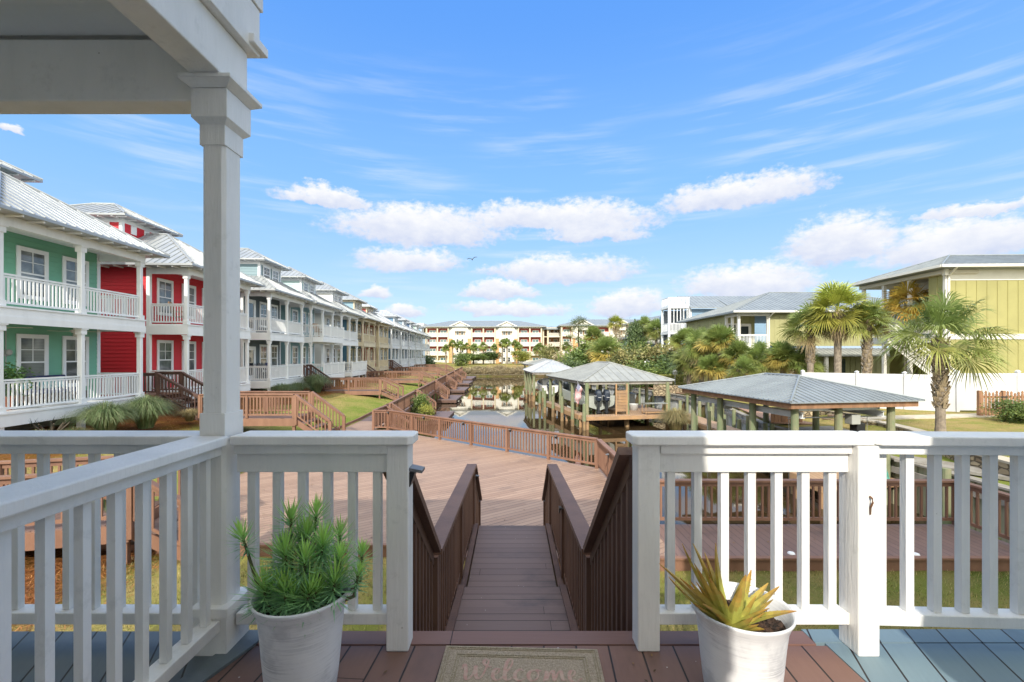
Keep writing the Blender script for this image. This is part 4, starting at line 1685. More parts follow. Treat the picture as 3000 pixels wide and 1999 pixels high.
m_.box(-.05, .05, -.06, 0, -1.0, -.86)
tag(m_.build('wall_lantern', M('grey_lantern', (.30, .31, .30), None, rough=.5), loc=rowloc(12.6, -1.62, 1.78, F1 + 1.72), rz=ROW_RZ + R(90)), 'grey caged lantern with conduit on the green wall between two windows', 'wall lantern')
t = thing('porch_sofa', 'dark blue porch sofa with turquoise pillows behind the green porch railing', 'sofa', rowloc(12.6, -1.15, 2.7, F1), ROW_RZ + R(90))
navy = M('navy_cushion', (.03, .04, .10), (.045, .055, .13), 10, .85)
m_ = MB()
m_.box(-1.0, 1.0, -.40, .40, .1, .35)
m_.build('base', M('dark_wicker', (.06, .04, .03), None, rough=.8), t, bevel=.02)
m_ = MB()
for k in (-1, 0, 1):
    m_.box(k * .64 - .31, k * .64 + .31, -.38, .3, .355, .48)
m_.build('seat', navy, t, bevel=.03)
m_ = MB()
for k in (-1, 0, 1):
    m_.box(k * .64 - .31, k * .64 + .31, .3, .44, .42, .92)
m_.build('backrest', navy, t, bevel=.03)
m_ = MB()
for x in (-.6, .1, .55):
    m_.hexa([(x - .2, .12, .49), (x + .2, .12, .49), (x + .2, .24, .49), (x - .2, .24, .49), (x - .2, .18, .86), (x + .2, .18, .86), (x + .2, .28, .86), (x - .2, .28, .86)])
m_.build('pillows', M('turquoise_cloth', (.12, .42, .42), (.5, .6, .58), 9, .8), t, bevel=.03)

def porch_chair(label, Y0, x, y, z, mat, ang=0.):
    t = thing('porch_chair', label, 'chair', rowloc(Y0, x, y, z), ROW_RZ + R(90 + ang), 'chairs on the porches of the left row')
    m = MB()
    m.box(-.28, .28, -.26, .26, .38, .43)
    m.build('seat', mat, t, bevel=.01)
    m = MB()
    for k in range(5):
        a = -.26 + k * .115
        m.hexa([(a, .22, .44), (a + .09, .22, .44), (a + .09, .25, .44), (a, .25, .44), (a, .38, 1.08), (a + .09, .38, 1.08), (a + .09, .41, 1.08), (a, .41, 1.08)])
    m.box(-.28, .29, .36, .41, .98, 1.03)
    m.build('backrest', mat, t)
    for a in (-.26, .26):
        for b in (-.23, .25):
            m = MB()
            m.box(a - .025, a + .025, b - .025, b + .025, .0, .62 if b < 0 else .38)
            m.build('leg', mat, t)
        m = MB()
        m.box(a - .04, a + .04, -.28, .28, .621, .65)
        m.build('armrest', mat, t)


rattan = M('rattan', (.34, .20, .10), (.24, .13, .06), 40, .7)
porch_chair('brown rattan chair on the upper porch of the red house', 20.5, -.9, .9, F2, rattan, 20)
porch_chair('dark chair on the lower porch of the slate house', 28.25, -1.0, 1.5, F1, black, 10)
porch_chair('navy chair on the lower porch of the slate house, beside the door', 28.25, -1.0, 2.6, F1, navy, -10)
porch_chair('turquoise chair on the lower porch of the light teal house', 34.9, .3, .6, F1, M('turquoise_paint', (.10, .42, .44), None, rough=.5), 30)
porch_chair('brown chair on the upper balcony of the light teal house', 34.9, .2, 1.0, F2, rattan, -20)
porch_chair('dark chair on the lower porch of the white house', 42.2, .3, .9, F1, black, 0)
porch_chair('dark chair on the upper porch of the deep blue house', 49.4, -.8, .8, F2, black, 0)

# ------------------------------------------------------------------ wooden walkways from the houses to the boardwalk
def walkway(label, x0, x1, y, z, zend, w=1.25, rz=0., hs=None, few=False, run=1.3, legs=.3):
    t = thing('walkway', label, 'walkway', (x0, y, z), rz, 'wooden walkways from the houses to the boardwalk')
    L = x1 - x0
    m = MB()
    m.box(0, L, -w / 2, w / 2, -.045, 0)
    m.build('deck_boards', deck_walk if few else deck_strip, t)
    m = MB()
    m.box(0, L, -w / 2 - .045, -w / 2 - .002, -.30, -.02)
    m.box(0, L, w / 2 + .002, w / 2 + .045, -.30, -.02)
    m.box(L + .002, L + .045, -w / 2 - .045, w / 2 + .045, -.30, -.02)
    n = max(1, round(L / 2.4))
    for k in range(n + 1):
        for s_ in (-1, 1):
            x = .05 + (L - .1) * k / n
            m.box(x - .05, x + .05, s_ * (w / 2 - .06) - .05, s_ * (w / 2 - .06) + .05, -1.5, -.046)
    m.build('frame', brown_rail, t)
    for s_ in (-1, 1):
        rail_run(t, (0, s_ * (w / 2 - .0), 0), (L - .03, s_ * (w / 2 - .0), 0), brown_rail, .9, 2.3, .13 if not few else .17, few=few)
    stairs_into(t, (L + .05, 0, 0), (1, 0), w - .1, run, z - zend, brown_rail, deck_walk, few=few)
    return t


walkway('brown wooden walkway seen through the white porch railing on the left', -14.0, -6.35, 6.35, 1.78, DK, 1.25, R(14), run=.8)
walkway('nearest brown walkway with stairs, beside the white column', -11.7, -8.15, 17.75, 2.22, 1.25, 1.35)
walkway('second brown walkway with stairs, below the light teal house', -14.2, -9.65, 34.0, 1.95, 1.3, 1.4, few=True)
walkway('third brown walkway with stairs, below the deep blue house', -15.0, -9.6, 47.8, 1.95, 1.3, 1.4, few=True)
walkway('fourth brown walkway with stairs along the left bank', -16, -10.2, 63.0, 1.95, 1.3, 1.4, few=True)
walkway('farthest brown walkway with stairs along the left bank', -17, -11.6, 80, 1.95, 1.3, 1.4, few=True)


def porch_stairs(label, x0, y, dz, w=1.2, run=1.7, plat=.9, few=False, mat=None):
    mat = mat or brown_dark
    t = thing('porch_stairs', label, 'stairs', (x0, y, F1 - .02), 0, 'dark stairs down from the porches')
    m = MB()
    m.box(0, plat, -w / 2, w / 2, -.05, 0)
    m.box(0, plat, -w / 2 - .04, -w / 2 - .002, -.32, -.02)
    m.box(0, plat, w / 2 + .002, w / 2 + .04, -.32, -.02)
    m.build('landing', brown_rail, t)
    for s_ in (-1, 1):
        rail_run(t, (0, s_ * w / 2, 0), (plat, s_ * w / 2, 0), mat, .9, 2, .14, few=few)
    stairs_into(t, (plat + .02, 0, 0), (1, 0), w - .1, run, dz, mat, mat, few=few)
    return t


porch_stairs('dark brown stairs from the porch between the green and the red house', -15.6, 19.3, .95, 1.3, 1.7, 1.1)
porch_stairs('dark brown stairs beside the slate house, down to the second walkway', -15.6, 34.0, 1.05, 1.2, 1.5, .3)
porch_stairs('dark brown stairs beside the white house, down to the third walkway', -16.2, 47.9, 1.05, 1.2, 1.5, .3, few=True)
porch_stairs('dark brown stairs beside the pale yellow house, down to the fourth walkway', -17.0, 63.0, 1.05, 1.2, 1.5, .3, few=True)

# ------------------------------------------------------------------ apartment block at the end of the canal
AY = 147.0
ap_red = M('apartment_red', (.36, .07, .05), (.32, .06, .045), 1, .7)
ap_tan = M('apartment_peach', (.58, .33, .16), (.53, .30, .14), .4, .8)
ap_white = M('apartment_white', (.70, .68, .62), (.66, .64, .59), .4, .7)
ap_yellow = M('apartment_yellow', (.52, .40, .20), (.47, .36, .18), .4, .8)
ap_cream = M('apartment_cream', (.60, .53, .40), (.56, .49, .37), .5, .8)
ap_brown = M('apartment_brown', (.32, .17, .09), (.27, .14, .07), .4, .8)
ap_gray = M('apartment_grey_panel', (.50, .50, .46), None, rough=.8)  # even grey for the gable side panels and the far building
ap_glass = M('greenish_glass', (.05, .13, .13), (.16, .22, .24), .25, .08, spec=.9)
FZ = [1.7, 4.62, 7.60, 10.60, 13.45]


def ap_slider(t, x, y, z, w=1.9, h=1.72):
    def mk():
        f = MB()
        f.box(-w / 2 - .12, w / 2 + .12, -.06, -.03, h, h + .14)
        for a in (-w / 2 - .12, -.05, w / 2):
            f.box(a, a + .12, -.06, -.03, 0, h)
        g = MB()
        g.face([(-w / 2, -.035, 0), (w / 2, -.035, 0), (w / 2, -.035, h), (-w / 2, -.035, h)])
        return f.mesh('sliding_door', ap_white), g.mesh('pane', ap_glass)
    a, b = cached(('slider', w, h), mk)
    o = put('sliding_door', a, t, loc=(x, y, z))
    put('pane', b, o)


def ap_rail(t, x0, x1, y, z):
    m = MB()
    m.box(x0, x1, y, y + .08, z + .95, z + 1.05)
    m.box(x0, x1, y, y + .08, z + .08, z + .2)
    m.box(x0, x1, y - .02, y + .12, z - .32, z + .0)
    n = int((x1 - x0) / .26)
    for k in range(n):
        c = x0 + (x1 - x0) * (k + .5) / n
        m.box(c - .085, c + .085, y + .02, y + .06, z + .2, z + .95)
    m.build('balcony_railing', ap_white, t)


def red_bay(t, x0, x1, y, first=0):
    dep = 1.3
    for k in range(4):
        m = MB()
        m.box(x0, x1, y + dep, y + dep + .2, FZ[k], FZ[k + 1] - .3)
        m.build('recess_wall', ap_yellow if k == 0 else ap_red, t)
        m = MB()
        m.box(x0, x1, y + .1, y + dep, FZ[k + 1] - .32, FZ[k + 1] - .02)
        m.build('balcony_slab', ap_white, t)
        n = 2 if x1 - x0 > 5 else 1
        for j in range(n):
            c = x0 + (x1 - x0) * (j + .5) / n
            ap_slider(t, c, y + dep, FZ[k] + .05)
        ap_rail(t, x0 + .2, x1 - .2, y + .0, FZ[k])
    for x in ([x0, (x0 + x1) / 2, x1] if x1 - x0 > 5 else [x0, x1]):
        m = MB()
        m.box(x - .22, x + .22, y - .06, y + .4, 1.2, FZ[4] - .05)
        m.build('pillar', ap_cream, t)


def gable_bay(t, x0, x1, y):
    w = x1 - x0
    m = MB()
    m.box(x0 + .3, x1 - .3, y, y + .3, 1.2, 9.75)
    m.build('lower_wall', ap_tan, t)
    m = MB()
    c = (x0 + x1) / 2
    m.box(x0 + 2.0, x1 - 2.0, y - .08, y - .01, 1.2, 9.74)
    m.build('centre_panel', ap_white, t)
    m = MB()
    m.box(x0 + .3, x1 - .3, y - .14, y + .3, 9.751, 12.0)
    m.box(x0 + 1.7, x1 - 1.7, y - .14, y + .3, 12.001, 14.1)
    m.face([(x0 + 1.7, y - .14, 14.1), (x1 - 1.7, y - .14, 14.1), (c, y - .14, 15.1)])
    for s_, e in ((x0 + .3, x0 + 1.7), (x1 - .3, x1 - 1.7)):
        a = [(s_, y - .14, 12.0), (e, y - .14, 12.0), (e, y - .14, 14.1), (e - (e - s_) * .0, y - .14, 14.1)]
        m.face([(s_ + (e - s_) * .35, y - .142, 12.0), (e, y - .142, 12.0), (e, y - .142, 14.1)])
    m.build('gable_wall', ap_white, t)
    m = MB()
    m.box(x0 + .3, x1 - .3, y + .4, y + .6, 12.0, 13.6)
    m.build('side_panel', ap_gray, t)
    m = MB()
    for s_ in (-1, 1):
        a = Vector((c, y - .5, 15.3))
        b = Vector((c + s_ * (w / 2 + .05), y - .5, 13.55))
        m.hexa([b + Vector((0, 0, -.22)), a + Vector((0, 0, -.22)), a + Vector((0, 6, -.22)), b + Vector((0, 6, -.22)), b, a, a + Vector((0, 6, 0)), b + Vector((0, 6, 0))])
    m.build('gable_roof', roof_gray, t)
    m = MB()
    for s_ in (-1, 1):
        a = Vector((c, y - .55, 15.22))
        b = Vector((c + s_ * (w / 2 + .1), y - .55, 13.45))
        m.bar(a, b, .1, .3)
    m.build('barge_board', ap_white, t)
    m = MB()
    m.box(c - 1.55, c + 1.55, y - .146, y - .142, 10.75, 12.3)
    m.build('window_recess', ap_brown, t)
    for x in (c - .75, c + .75):
        window(t, (x, y - .16, 10.9), 0, .85, 1.25, ap_white, False, False, .12)
    m = MB()
    m.hexa([(c - 1.75, y - 1.1, 12.1), (c + 1.75, y - 1.1, 12.1), (c + 1.75, y - .15, 12.5), (c - 1.75, y - .15, 12.5), (c - 1.75, y - 1.1, 12.2), (c + 1.75, y - 1.1, 12.2), (c + 1.75, y - .15, 12.75), (c - 1.75, y - .15, 12.75)])
    m.build('awning', ap_white, t)
    for k in range(3):
        for s_ in (-1, 1):
            window(t, (c + s_ * .8, y - .09, FZ[k] + .65), 0, .72, 1.35, ap_white, False, False, .1)
            m = MB()
            m.box(c + s_ * 2.0 - .45, c + s_ * 2.0 + .45, y - .14, y - .09, FZ[k] + .5, FZ[k] + 2.1)
            m.build('shutter', ap_white, t)


ap = thing('apartment_building', 'long four-storey apartment block with red balconies and white gables at the end of the canal', 'building', (0, AY, 0))
m_ = MB()
m_.box(-28.3, 9.8, 1.55, 16, 1.2, 13.4)
m_.build('core', ap_cream, ap)
red_bay(ap, -27.6, -20.6, 0)
gable_bay(ap, -20.6, -13.0, 0)
red_bay(ap, -13.0, -5.5, 0)
gable_bay(ap, -5.5, 2.05, 0)
red_bay(ap, 2.05, 9.5, 0)
hip_roof(-29.3, 11.1, -.8, 17, 13.75, 14.5, .8, .3).build('roof', roof_gray, ap)
m_ = MB()
m_.box(-33, -29.3, 4, 12, 10, 15.0)
m_.build('roof_unit', ap_white, ap)
lk = thing('stair_link', 'brown open stair and balcony section joining the two apartment wings', 'building', (0, AY, 0))
m_ = MB()
m_.box(9.9, 16.4, 4.5, 14, 1.2, 13.0)
m_.build('core', ap_brown, lk)
for k in range(4):
    m_ = MB()
    m_.box(9.9, 16.2, 1.4, 4.5, FZ[k + 1] - .35, FZ[k + 1] - .05)
    m_.build('balcony_slab', ap_cream, lk)
    ap_rail(lk, 11.6, 15.6, 1.4, FZ[k])
    if k > 0:
        window(lk, (12.2, 4.4, FZ[k] + .6), 0, 1.1, 1.5, ap_cream, False, True)
        window(lk, (14.5, 4.4, FZ[k] + .6), 0, 1.1, 1.5, ap_cream, False, True)
for x in (10.2, 11.7, 15.9):
    m_ = MB()
    m_.box(x - .25, x + .25, 1.2, 1.7, 1.2, 13)
    m_.build('pillar', ap_cream, lk)
hip_roof(9.2, 17, .5, 14, 13.05, 12, .8, .3).build('roof', roof_gray, lk)
ap2 = thing('apartment_building', 'right apartment wing with red balconies, half hidden behind pine and palms', 'building', (0, AY - 6, 0))
m_ = MB()
m_.box(15.6, 48, 1.55, 16, 1.2, 13.4)
m_.build('core', ap_cream, ap2)
red_bay(ap2, 15.4, 18.6, 0)
gable_bay(ap2, 18.6, 25.6, 0)
red_bay(ap2, 23.3 + 2.3, 30.2, 0)
gable_bay(ap2, 30.2, 37.6, 0)
red_bay(ap2, 37.6, 44, 0)
hip_roof(14.6, 50, -.8, 17, 13.75, 14.5, .8, .3).build('roof', roof_gray, ap2)
ap3 = thing('apartment_building', 'grey roofed far building rising behind the palms left of the blue house', 'building', (0, 100, 0))
m_ = MB()
m_.box(29, 52, 0, 16, 1.5, 12.2)
m_.build('wall', ap_gray, ap3)
hip_roof(27.8, 53, -1, 17, 12.2, 12, .8, .3).build('roof', roof_gray, ap3)
for k in range(4):
    for j in range(3):
        window(ap3, (31 + k * 4.5, -.02, 2.6 + j * 3.1), 0, 1.0, 1.6, ap_white, False, False)

# ------------------------------------------------------------------ houses on the right
def batten_wall(t, p, q, z0, z1, mat, sp=.42, name='wall'):
    m = MB()
    p, q = Vector((*p, 0)), Vector((*q, 0))
    d = (q - p)
    L = d.length
    d /= L
    nr = Vector((d.y, -d.x, 0))
    zz = Vector((0, 0, 1))
    m.face([p + zz * z0, q + zz * z0, q + zz * z1, p + zz * z1])
    k = int(L / sp)
    for i in range(1, k):
        c = p + d * (L * i / k)
        m.hexa([c - d * .022 + zz * z0, c + d * .022 + zz * z0, c + d * .022 - nr * -.0 + nr * .022 + zz * z0, c - d * .022 + nr * .022 + zz * z0,
                c - d * .022 + zz * z1, c + d * .022 + zz * z1, c + d * .022 + nr * .022 + zz * z1, c - d * .022 + nr * .022 + zz * z1])
    return m.build(name, mat, t)


lime = siding('lime', '#cfc983', .52)
lime2 = siding('lime_pale', '#d2cf96', .54)
stucco = M('cream_stucco', (.62, .58, .50), (.58, .54, .47), 1.5, .8, .15, 60)
trimc = M('cream_white_trim', (.72, .70, .65), (.68, .66, .61), 2, .6)
A = thing('house', 'large lime green house with grey roof at the right edge, behind the white fence', 'house', (24.3, 25.5, 0), R(-2))
batten_wall(A, (0, 0), (14, 0), 1.6, 5.45, lime, .55)
batten_wall(A, (0, 0), (14, 0), 5.75, 8.75, lime, .55)
batten_wall(A, (3.4, 6.0), (3.4, 0), 1.6, 5.45, lime, .5)
batten_wall(A, (0, 1.1), (0, 0), 5.75, 9.4, lime, .5)
batten_wall(A, (1.6, 6.0), (1.6, .5), 5.75, 9.3, stucco, 3)
m_ = MB()
m_.box(-.04, 14, -.05, .04, 5.451, 5.749)
m_.build('belt_trim', trimc, A)
m_ = MB()
m_.box(-.04, 14, -.03, .04, 8.751, 9.45)
m_.box(-.08, .10, -.07, .10, 1.6, 5.44)
m_.box(-.08, .10, -.07, .10, 5.76, 9.44)
m_.box(-.3, -.1, -.3, -.1, 9.0, 9.45)
m_.build('frieze', trimc, A)
m_ = MB()
m_.box(-.25, 3.4, .1, 6.2, 5.30, 5.74)
m_.build('porch_floor', trimc, A)
m_ = MB()
flat_rail(m_, (-.2, .3, 5.74), (-.2, 6.1, 5.74))
m_.build('porch_railing', trimc, A)
for y in (2.2, 4.2, 6.0):
    m_ = MB()
    m_.box(-.25, -.07, y - .09, y + .09, 1.6, 5.29)
    m_.box(-.25, -.07, y - .09, y + .09, 5.75, 9.1)
    m_.build('porch_post', trimc, A)
m_ = MB()
m_.box(-.35, 1.6, -.2, 6.2, 9.1, 9.32)
batten_wall(A, (14, 6.05), (1.6, 6.05), 1.6, 9.3, lime, .6)
batten_wall(A, (14, 0), (14, 6.05), 1.6, 9.3, lime, .6)
m_.build('porch_soffit', stucco, A)
window(A, (1.58, 2.2, 6.6), R(-90), 1.2, 1.5, trimc, False, True)
window(A, (1.58, 4.4, 6.6), R(-90), .8, 1.5, trimc, False, True)
hip_roof(-.85, 15, -.75, 6.3, 9.5, 19, .4, .16).build('roof', roof_gray, A)
m_ = MB()
m_.box(-.95, 15, -.87, -.752, 9.36, 9.5)
m_.box(-.97, -.852, -.75, 6.3, 9.36, 9.5)
m_.tube((-.1, -.78, 9.36), (.06, -.12, 9.0), .06)
m_.tube((.06, -.12, 9.0), (.06, -.12, 1.7), .055)
m_.build('gutter', trimc, A)
m_ = MB()
m_.box(5.0, 5.55, -.22, -.02, 2.95, 3.75)
m_.box(5.05, 5.5, -.24, -.221, 3.2, 3.7)
m_.tube((5.2, -.1, 2.0), (5.2, -.1, 2.95), .03)
m_.build('meter_box', M('grey_enamel', (.35, .35, .33), None, rough=.5), A)
m_ = MB()
for k, z in enumerate((2.35, 2.25)):
    m_.tube((4.6, -.12, z), (6.6, -.12, z + .05), .02)
m_.build('red_pipe', M('red_pipe', (.5, .05, .03), None, rough=.5), A)
m_ = MB()
m_.tube((4.6, -.12, 2.12), (6.6, -.12, 2.12), .02)
m_.box(6.3, 6.6, -.2, -.05, 1.7, 2.3)
m_.build('blue_pipe', M('blue_pipe', (.05, .12, .5), None, rough=.5), A)
m_ = MB()
m_.box(5.75, 5.87, -.16, -.02, 6.15, 6.27)
m_.ball((5.81, -.2, 6.12), .08, 10)
m_.build('security_light', white, A)
m_ = MB()
stt = [(1.7 - .0, -.9, 5.5)]
# exterior stair on the left of the house
st_ = thing('exterior_stairs', 'pale wooden stairs up to the porch of the lime green house, behind the front palm', 'stairs', (22.4, 26.8, 5.5), R(-55))
stairs_into(st_, (0, 0, 0), (1, 0), 1.1, 3.6, 3.7, trimc, gray_wood, few=True)

Bh = thing('house', 'pale lime house with a corner porch behind the palms, centre right', 'house', (22.6, 40, 0), 0)
batten_wall(Bh, (0, 0), (16, 0), 5.35, 8.3, lime2, .45)
batten_wall(Bh, (0, 5.4), (0, 2.4), 5.35, 8.3, lime2, .45)
batten_wall(Bh, (-2.7, 2.4), (0, 2.4), 5.35, 8.3, lime2, .45)
batten_wall(Bh, (-2.6, .3), (16, .3), 1.6, 4.9, lime2, .45)
batten_wall(Bh, (-2.7, 12), (-2.7, 2.4), 1.6, 8.3, lime2, .45)
m_ = MB()
m_.box(-2.75, .0, -.02, 2.4, 5.05, 5.35)
m_.build('porch_floor', trimc, Bh)
for x, y in ((-2.65, .06), (-.08, .06), (-2.65, 1.2), (-2.65, 2.35)):
    m_ = MB()
    m_.box(x - .1, x + .1, y - .1, y + .1, 5.351, 8.0)
    m_.build('porch_post', trimc, Bh)
m_ = MB()
flat_rail(m_, (-2.55, .06, 5.35), (-.18, .06, 5.35), 1.0)
flat_rail(m_, (-2.65, .16, 5.35), (-2.65, 2.3, 5.35), 1.0)
m_.build('porch_railing', white, Bh)
m_ = MB()
m_.box(-2.8, .05, -.05, .15, 8.0, 8.3)
m_.box(-2.8, -2.55, .15, 2.4, 8.0, 8.3)
m_.box(-2.54, -.05, .151, 2.39, 8.22, 8.3)
m_.build('porch_ceiling', trimc, Bh)
door(Bh, (-.95, 2.38, 5.36), 0, 1.0, 2.0, trimc)
window(Bh, (-2.1, 2.38, 5.9), 0, .7, 1.5, trimc, False)
m_ = MB()
m_.box(-1.62, -1.5, 2.22, 2.37, 6.9, 7.25)
m_.build('wall_lamp', black, Bh)
hip_roof(-3.4, 17, -.7, 13, 8.38, 20, .4, .15).build('roof', roof_gray, Bh)
m_ = MB()
m_.box(-3.5, 17, -.82, -.702, 8.24, 8.4)
m_.tube((.0, -.75, 8.24), (-.05, -.1, 7.9), .06)
m_.tube((-.05, -.1, 7.9), (-.05, -.1, 5.2), .055)
m_.build('gutter', trimc, Bh)
m_ = MB()
P = [Vector(p) for p in ((-3.2, -1.3, 4.55), (11, -1.3, 4.55), (11, .28, 5.15), (-3.2, .28, 5.15))]
m_.hexa([p - Vector((0, 0, .1)) for p in P] + P)
ribs_on(m_, P[0], P[1], P[3], P[2], .4)
m_.build('lower_roof', roof_dull, Bh)
for k, x in enumerate((1.3, 4.3)):
    m_ = MB()
    m_.box(x - .12, x + .12, -1.15, -.9, 1.6, 4.44)
    m_.build('lower_post', trimc, Bh)
for x in (2.6, 6.4):
    m_ = MB()
    m_.box(x - .5, x + .5, .27, .298, 2.0, 4.2)
    m_.build('dark_opening', glass, Bh)

Ch = thing('house', 'tall blue house with white roof terrace tower, left of the pale lime house', 'house', (22.7, 58, 0), 0)
bl = siding('blue', '#8fb0cc', .72)
m_ = MB()
lap_wall(m_, (0, 0), (5, 0), 1.6, 10.4, .22)
lap_wall(m_, (5, -1.5), (14, -1.5), 1.6, 10.0, .22)
lap_wall(m_, (5, 0), (5, -1.5), 1.6, 10.0, .22)
lap_wall(m_, (0, 12), (0, 0), 1.6, 10.4, .22)
m_.build('wall', bl, Ch)
m_ = MB()
m_.box(0, 5, -.05, -.02, 7.1, 7.6)
m_.box(-.05, .15, -.06, .1, 1.6, 10.4)
m_.box(4.9, 5.0, -1.6, -1.45, 1.6, 10)
m_.build('trim', white, Ch)
m_ = MB()
m_.hexa([(-.2, -.7, 10.4), (5.2, -.7, 10.4), (5.2, 4, 12.4), (-.2, 4, 12.4), (-.2, -.7, 10.55), (5.2, -.7, 10.55), (5.2, 4, 12.55), (-.2, 4, 12.55)])
m_.hexa([(4.6, -2.2, 10.0), (14.5, -2.2, 10.0), (14.5, 4, 12.4), (4.6, 4, 12.4), (4.6, -2.2, 10.15), (14.5, -2.2, 10.15), (14.5, 4, 12.55), (4.6, 4, 12.55)])
ribs_on(m_, (-.2, -.7, 10.55), (5.2, -.7, 10.55), (-.2, 4, 12.55), (5.2, 4, 12.55), .45)
ribs_on(m_, (4.6, -2.2, 10.15), (14.5, -2.2, 10.15), (4.6, 4, 12.55), (14.5, 4, 12.55), .45)
m_.build('roof', roof_gray, Ch)
window(Ch, (2.0, -.03, 4.2), 0, .9, 1.7, white, True)
window(Ch, (5.9, -1.53, 8.2), 0, 1.0, 1.3, white, False)
m_ = MB()
for x in (-2.7, -.1):
    for y in (0, 2.6):
        m_.box(x - .12, x + .12, y - .12, y + .12, 1.6, 10.5)
for z in (10.5, 7.2, 4.2):
    m_.box(-2.85, .0, -.15, 2.8, z, z + .28)
m_.build('tower_frame', white, Ch)
for z in (10.78, 7.48, 4.48):
    m_ = MB()
    flat_rail(m_, (-2.7, -.05, z), (-.1, -.05, z), 1.1, .17, .06)
    m_.build('terrace_railing', white, Ch)
    m_ = MB()
    flat_rail(m_, (-2.75, 0, z), (-2.75, 2.6, z), 1.1, .17, .06)
    m_.build('terrace_railing', white, Ch)
m_ = MB()
for k in range(6):
    x = -2.5 + k * .42
    m_.box(x - .04, x + .04, -.04, .04, 8.6, 10.49)
m_.build('louvre_slats', white, Ch)
m_ = MB()
m_.box(-2.5, -.3, 2.5, 2.6, 4.5, 10.4)
m_.build('screen_wall', M('dark_screen', (.10, .12, .14), None, rough=.5), Ch)

Dh = thing('house', 'mint green house with grey roof half hidden by palms at the back', 'house', (18.6, 74, 0), 0)
m_ = MB()
lap_wall(m_, (0, 0), (2.0, 0), 1.5, 7.2, .25)
lap_wall(m_, (0, 6), (0, 0), 1.5, 7.2, .25)
m_.build('wall', siding('mint2', '#b5d6bd', .75), Dh)
hip_roof(-.5, 6, -.6, 7, 7.2, 20, .45, .12).build('roof', roof_gray, Dh)
m_ = MB()
flat_rail(m_, (2.3, -.6, 6.6), (6.0, -.6, 6.6), 1.0, .2, .07)
flat_rail(m_, (3.3, -1.2, 2.7), (8.5, -1.2, 2.7), 1.0, .2, .07)
m_.box(3.2, 8.6, -1.3, .6, 2.3, 2.7)
m_.box(2.2, 6.1, -.7, .6, 6.3, 6.6)
for x in (2.4, 5.9):
    m_.box(x - .1, x + .1, -.6, -.4, 2.7, 9.0)
m_.build('balcony', white, Dh)
m_ = MB()
lap_wall(m_, (2.01, .6), (9, .6), 1.5, 6.3, .25)
m_.build('rear_wall', siding('paleblue', '#a9c0cf', .75), Dh)


# ------------------------------------------------------------------ bulkheads, paths, walls on the right bank
def bulkhead(label, pts, z0, z1, mat, cap_mat, post=True, sp=1.9, plank=.2):
    t = thing('bulkhead', label, 'bulkhead')
    m = MB()
    c = MB()
    pm = MB()
    for a, b in zip(pts, pts[1:]):
        a, b = Vector(a), Vector(b)
        d = (b - a)
        L = d.length
        d /= L
        nr = Vector((-d.y, d.x))
        n = max(1, int(L / plank))
        for k in range(n):
            p, q = a + d * (L * k / n), a + d * (L * (k + .92) / n)
            o = nr * (.03 if k % 2 else 0)
            m.hexa([(p.x + o.x, p.y + o.y, z0), (q.x + o.x, q.y + o.y, z0), (q.x - nr.x * .06, q.y - nr.y * .06, z0), (p.x - nr.x * .06, p.y - nr.y * .06, z0),
                    (p.x + o.x, p.y + o.y, z1 - .06), (q.x + o.x, q.y + o.y, z1 - .06), (q.x - nr.x * .06, q.y - nr.y * .06, z1 - .06), (p.x - nr.x * .06, p.y - nr.y * .06, z1 - .06)])
        c.bar((*a, z1 - .03), (*b, z1 - .03), .30, .05)
        c.bar((*(a + nr * .12), z1 - .35), (*(b + nr * .12), z1 - .35), .08, .18)
        if post:
            for k in range(int(L / sp) + 1):
                p = a + d * min(L, k * sp) + nr * .24
                pm = MB()
                pm.tube((p.x, p.y, -1.6), (p.x, p.y, z1 + .12), .10, n=10)
                pm.build('pile', pile_mat, t)
    m.build('planks', mat, t)
    c.build('cap', cap_mat, t)
    return t


green_timber = M('green_treated_timber', (.25, .26, .16), (.34, .31, .21), 4, .8, .3, 40, stretch=(3, 3, .4))
bulkhead('green treated timber bulkhead on the near right bank', [(11.9, 4.5), (11.75, 14.2), (11.6, 20.2)], -1.2, 1.45, green_timber, gray_wood)
bulkhead('grey white sheet pile bulkhead between the boathouses', [(11.62, 20.4), (14.1, 32.2), (11.6, 45), (8.2, 62)], -1.2, 1.40, M('sheet_pile', (.55, .56, .55), (.40, .41, .39), 2, .6), gray_wood, True, 2.6, .5)
bulkhead('low timber bulkhead at the far end of the canal', [(7, 95.2), (-11, 95.2)], -1.2, .45, gray_wood, gray_wood, False)
m_ = MB()
for a, b in (((12.0, 20.6), (14.5, 32.4)), ((14.5, 32.4), (12.3, 44))):
    m_.bar((a[0] + .8, a[1], 1.47), (b[0] + .8, b[1], 1.47), 1.7, .04)
struct(m_.build('brick_path', boards('brick_pavers', (.30, .17, .12), (.38, .24, .17), .11, 35)))
m_ = MB()
m_.hexa([(15.2, 19.7, 1.70), (21.6, 20.3, 1.76), (21.6, 21.2, 1.76), (15.2, 20.55, 1.70), (15.2, 19.7, 1.80), (21.6, 20.3, 1.86), (21.6, 21.2, 1.86), (15.2, 20.55, 1.80)])
struct(m_.build('path', path_mat))
t = thing('stone_wall', 'low tan fieldstone wall curving along the lawn by the front palm', 'wall')
sp_ = [(12.9, 9.0), (12.7, 11.0), (13.1, 13.0), (13.9, 14.8), (14.7, 16.6), (15.05, 18.6), (14.6, 19.2)]
m_ = MB()
c_ = MB()
for a, b in zip(sp_, sp_[1:]):
    m_.bar((*a, 1.40), (*b, 1.40), .38, .84, plumb=True)
    c_.bar((*a, 1.85), (*b, 1.85), .44, .06)
m_.build('stones', stone, t)
c_.build('cap', path_mat, t)
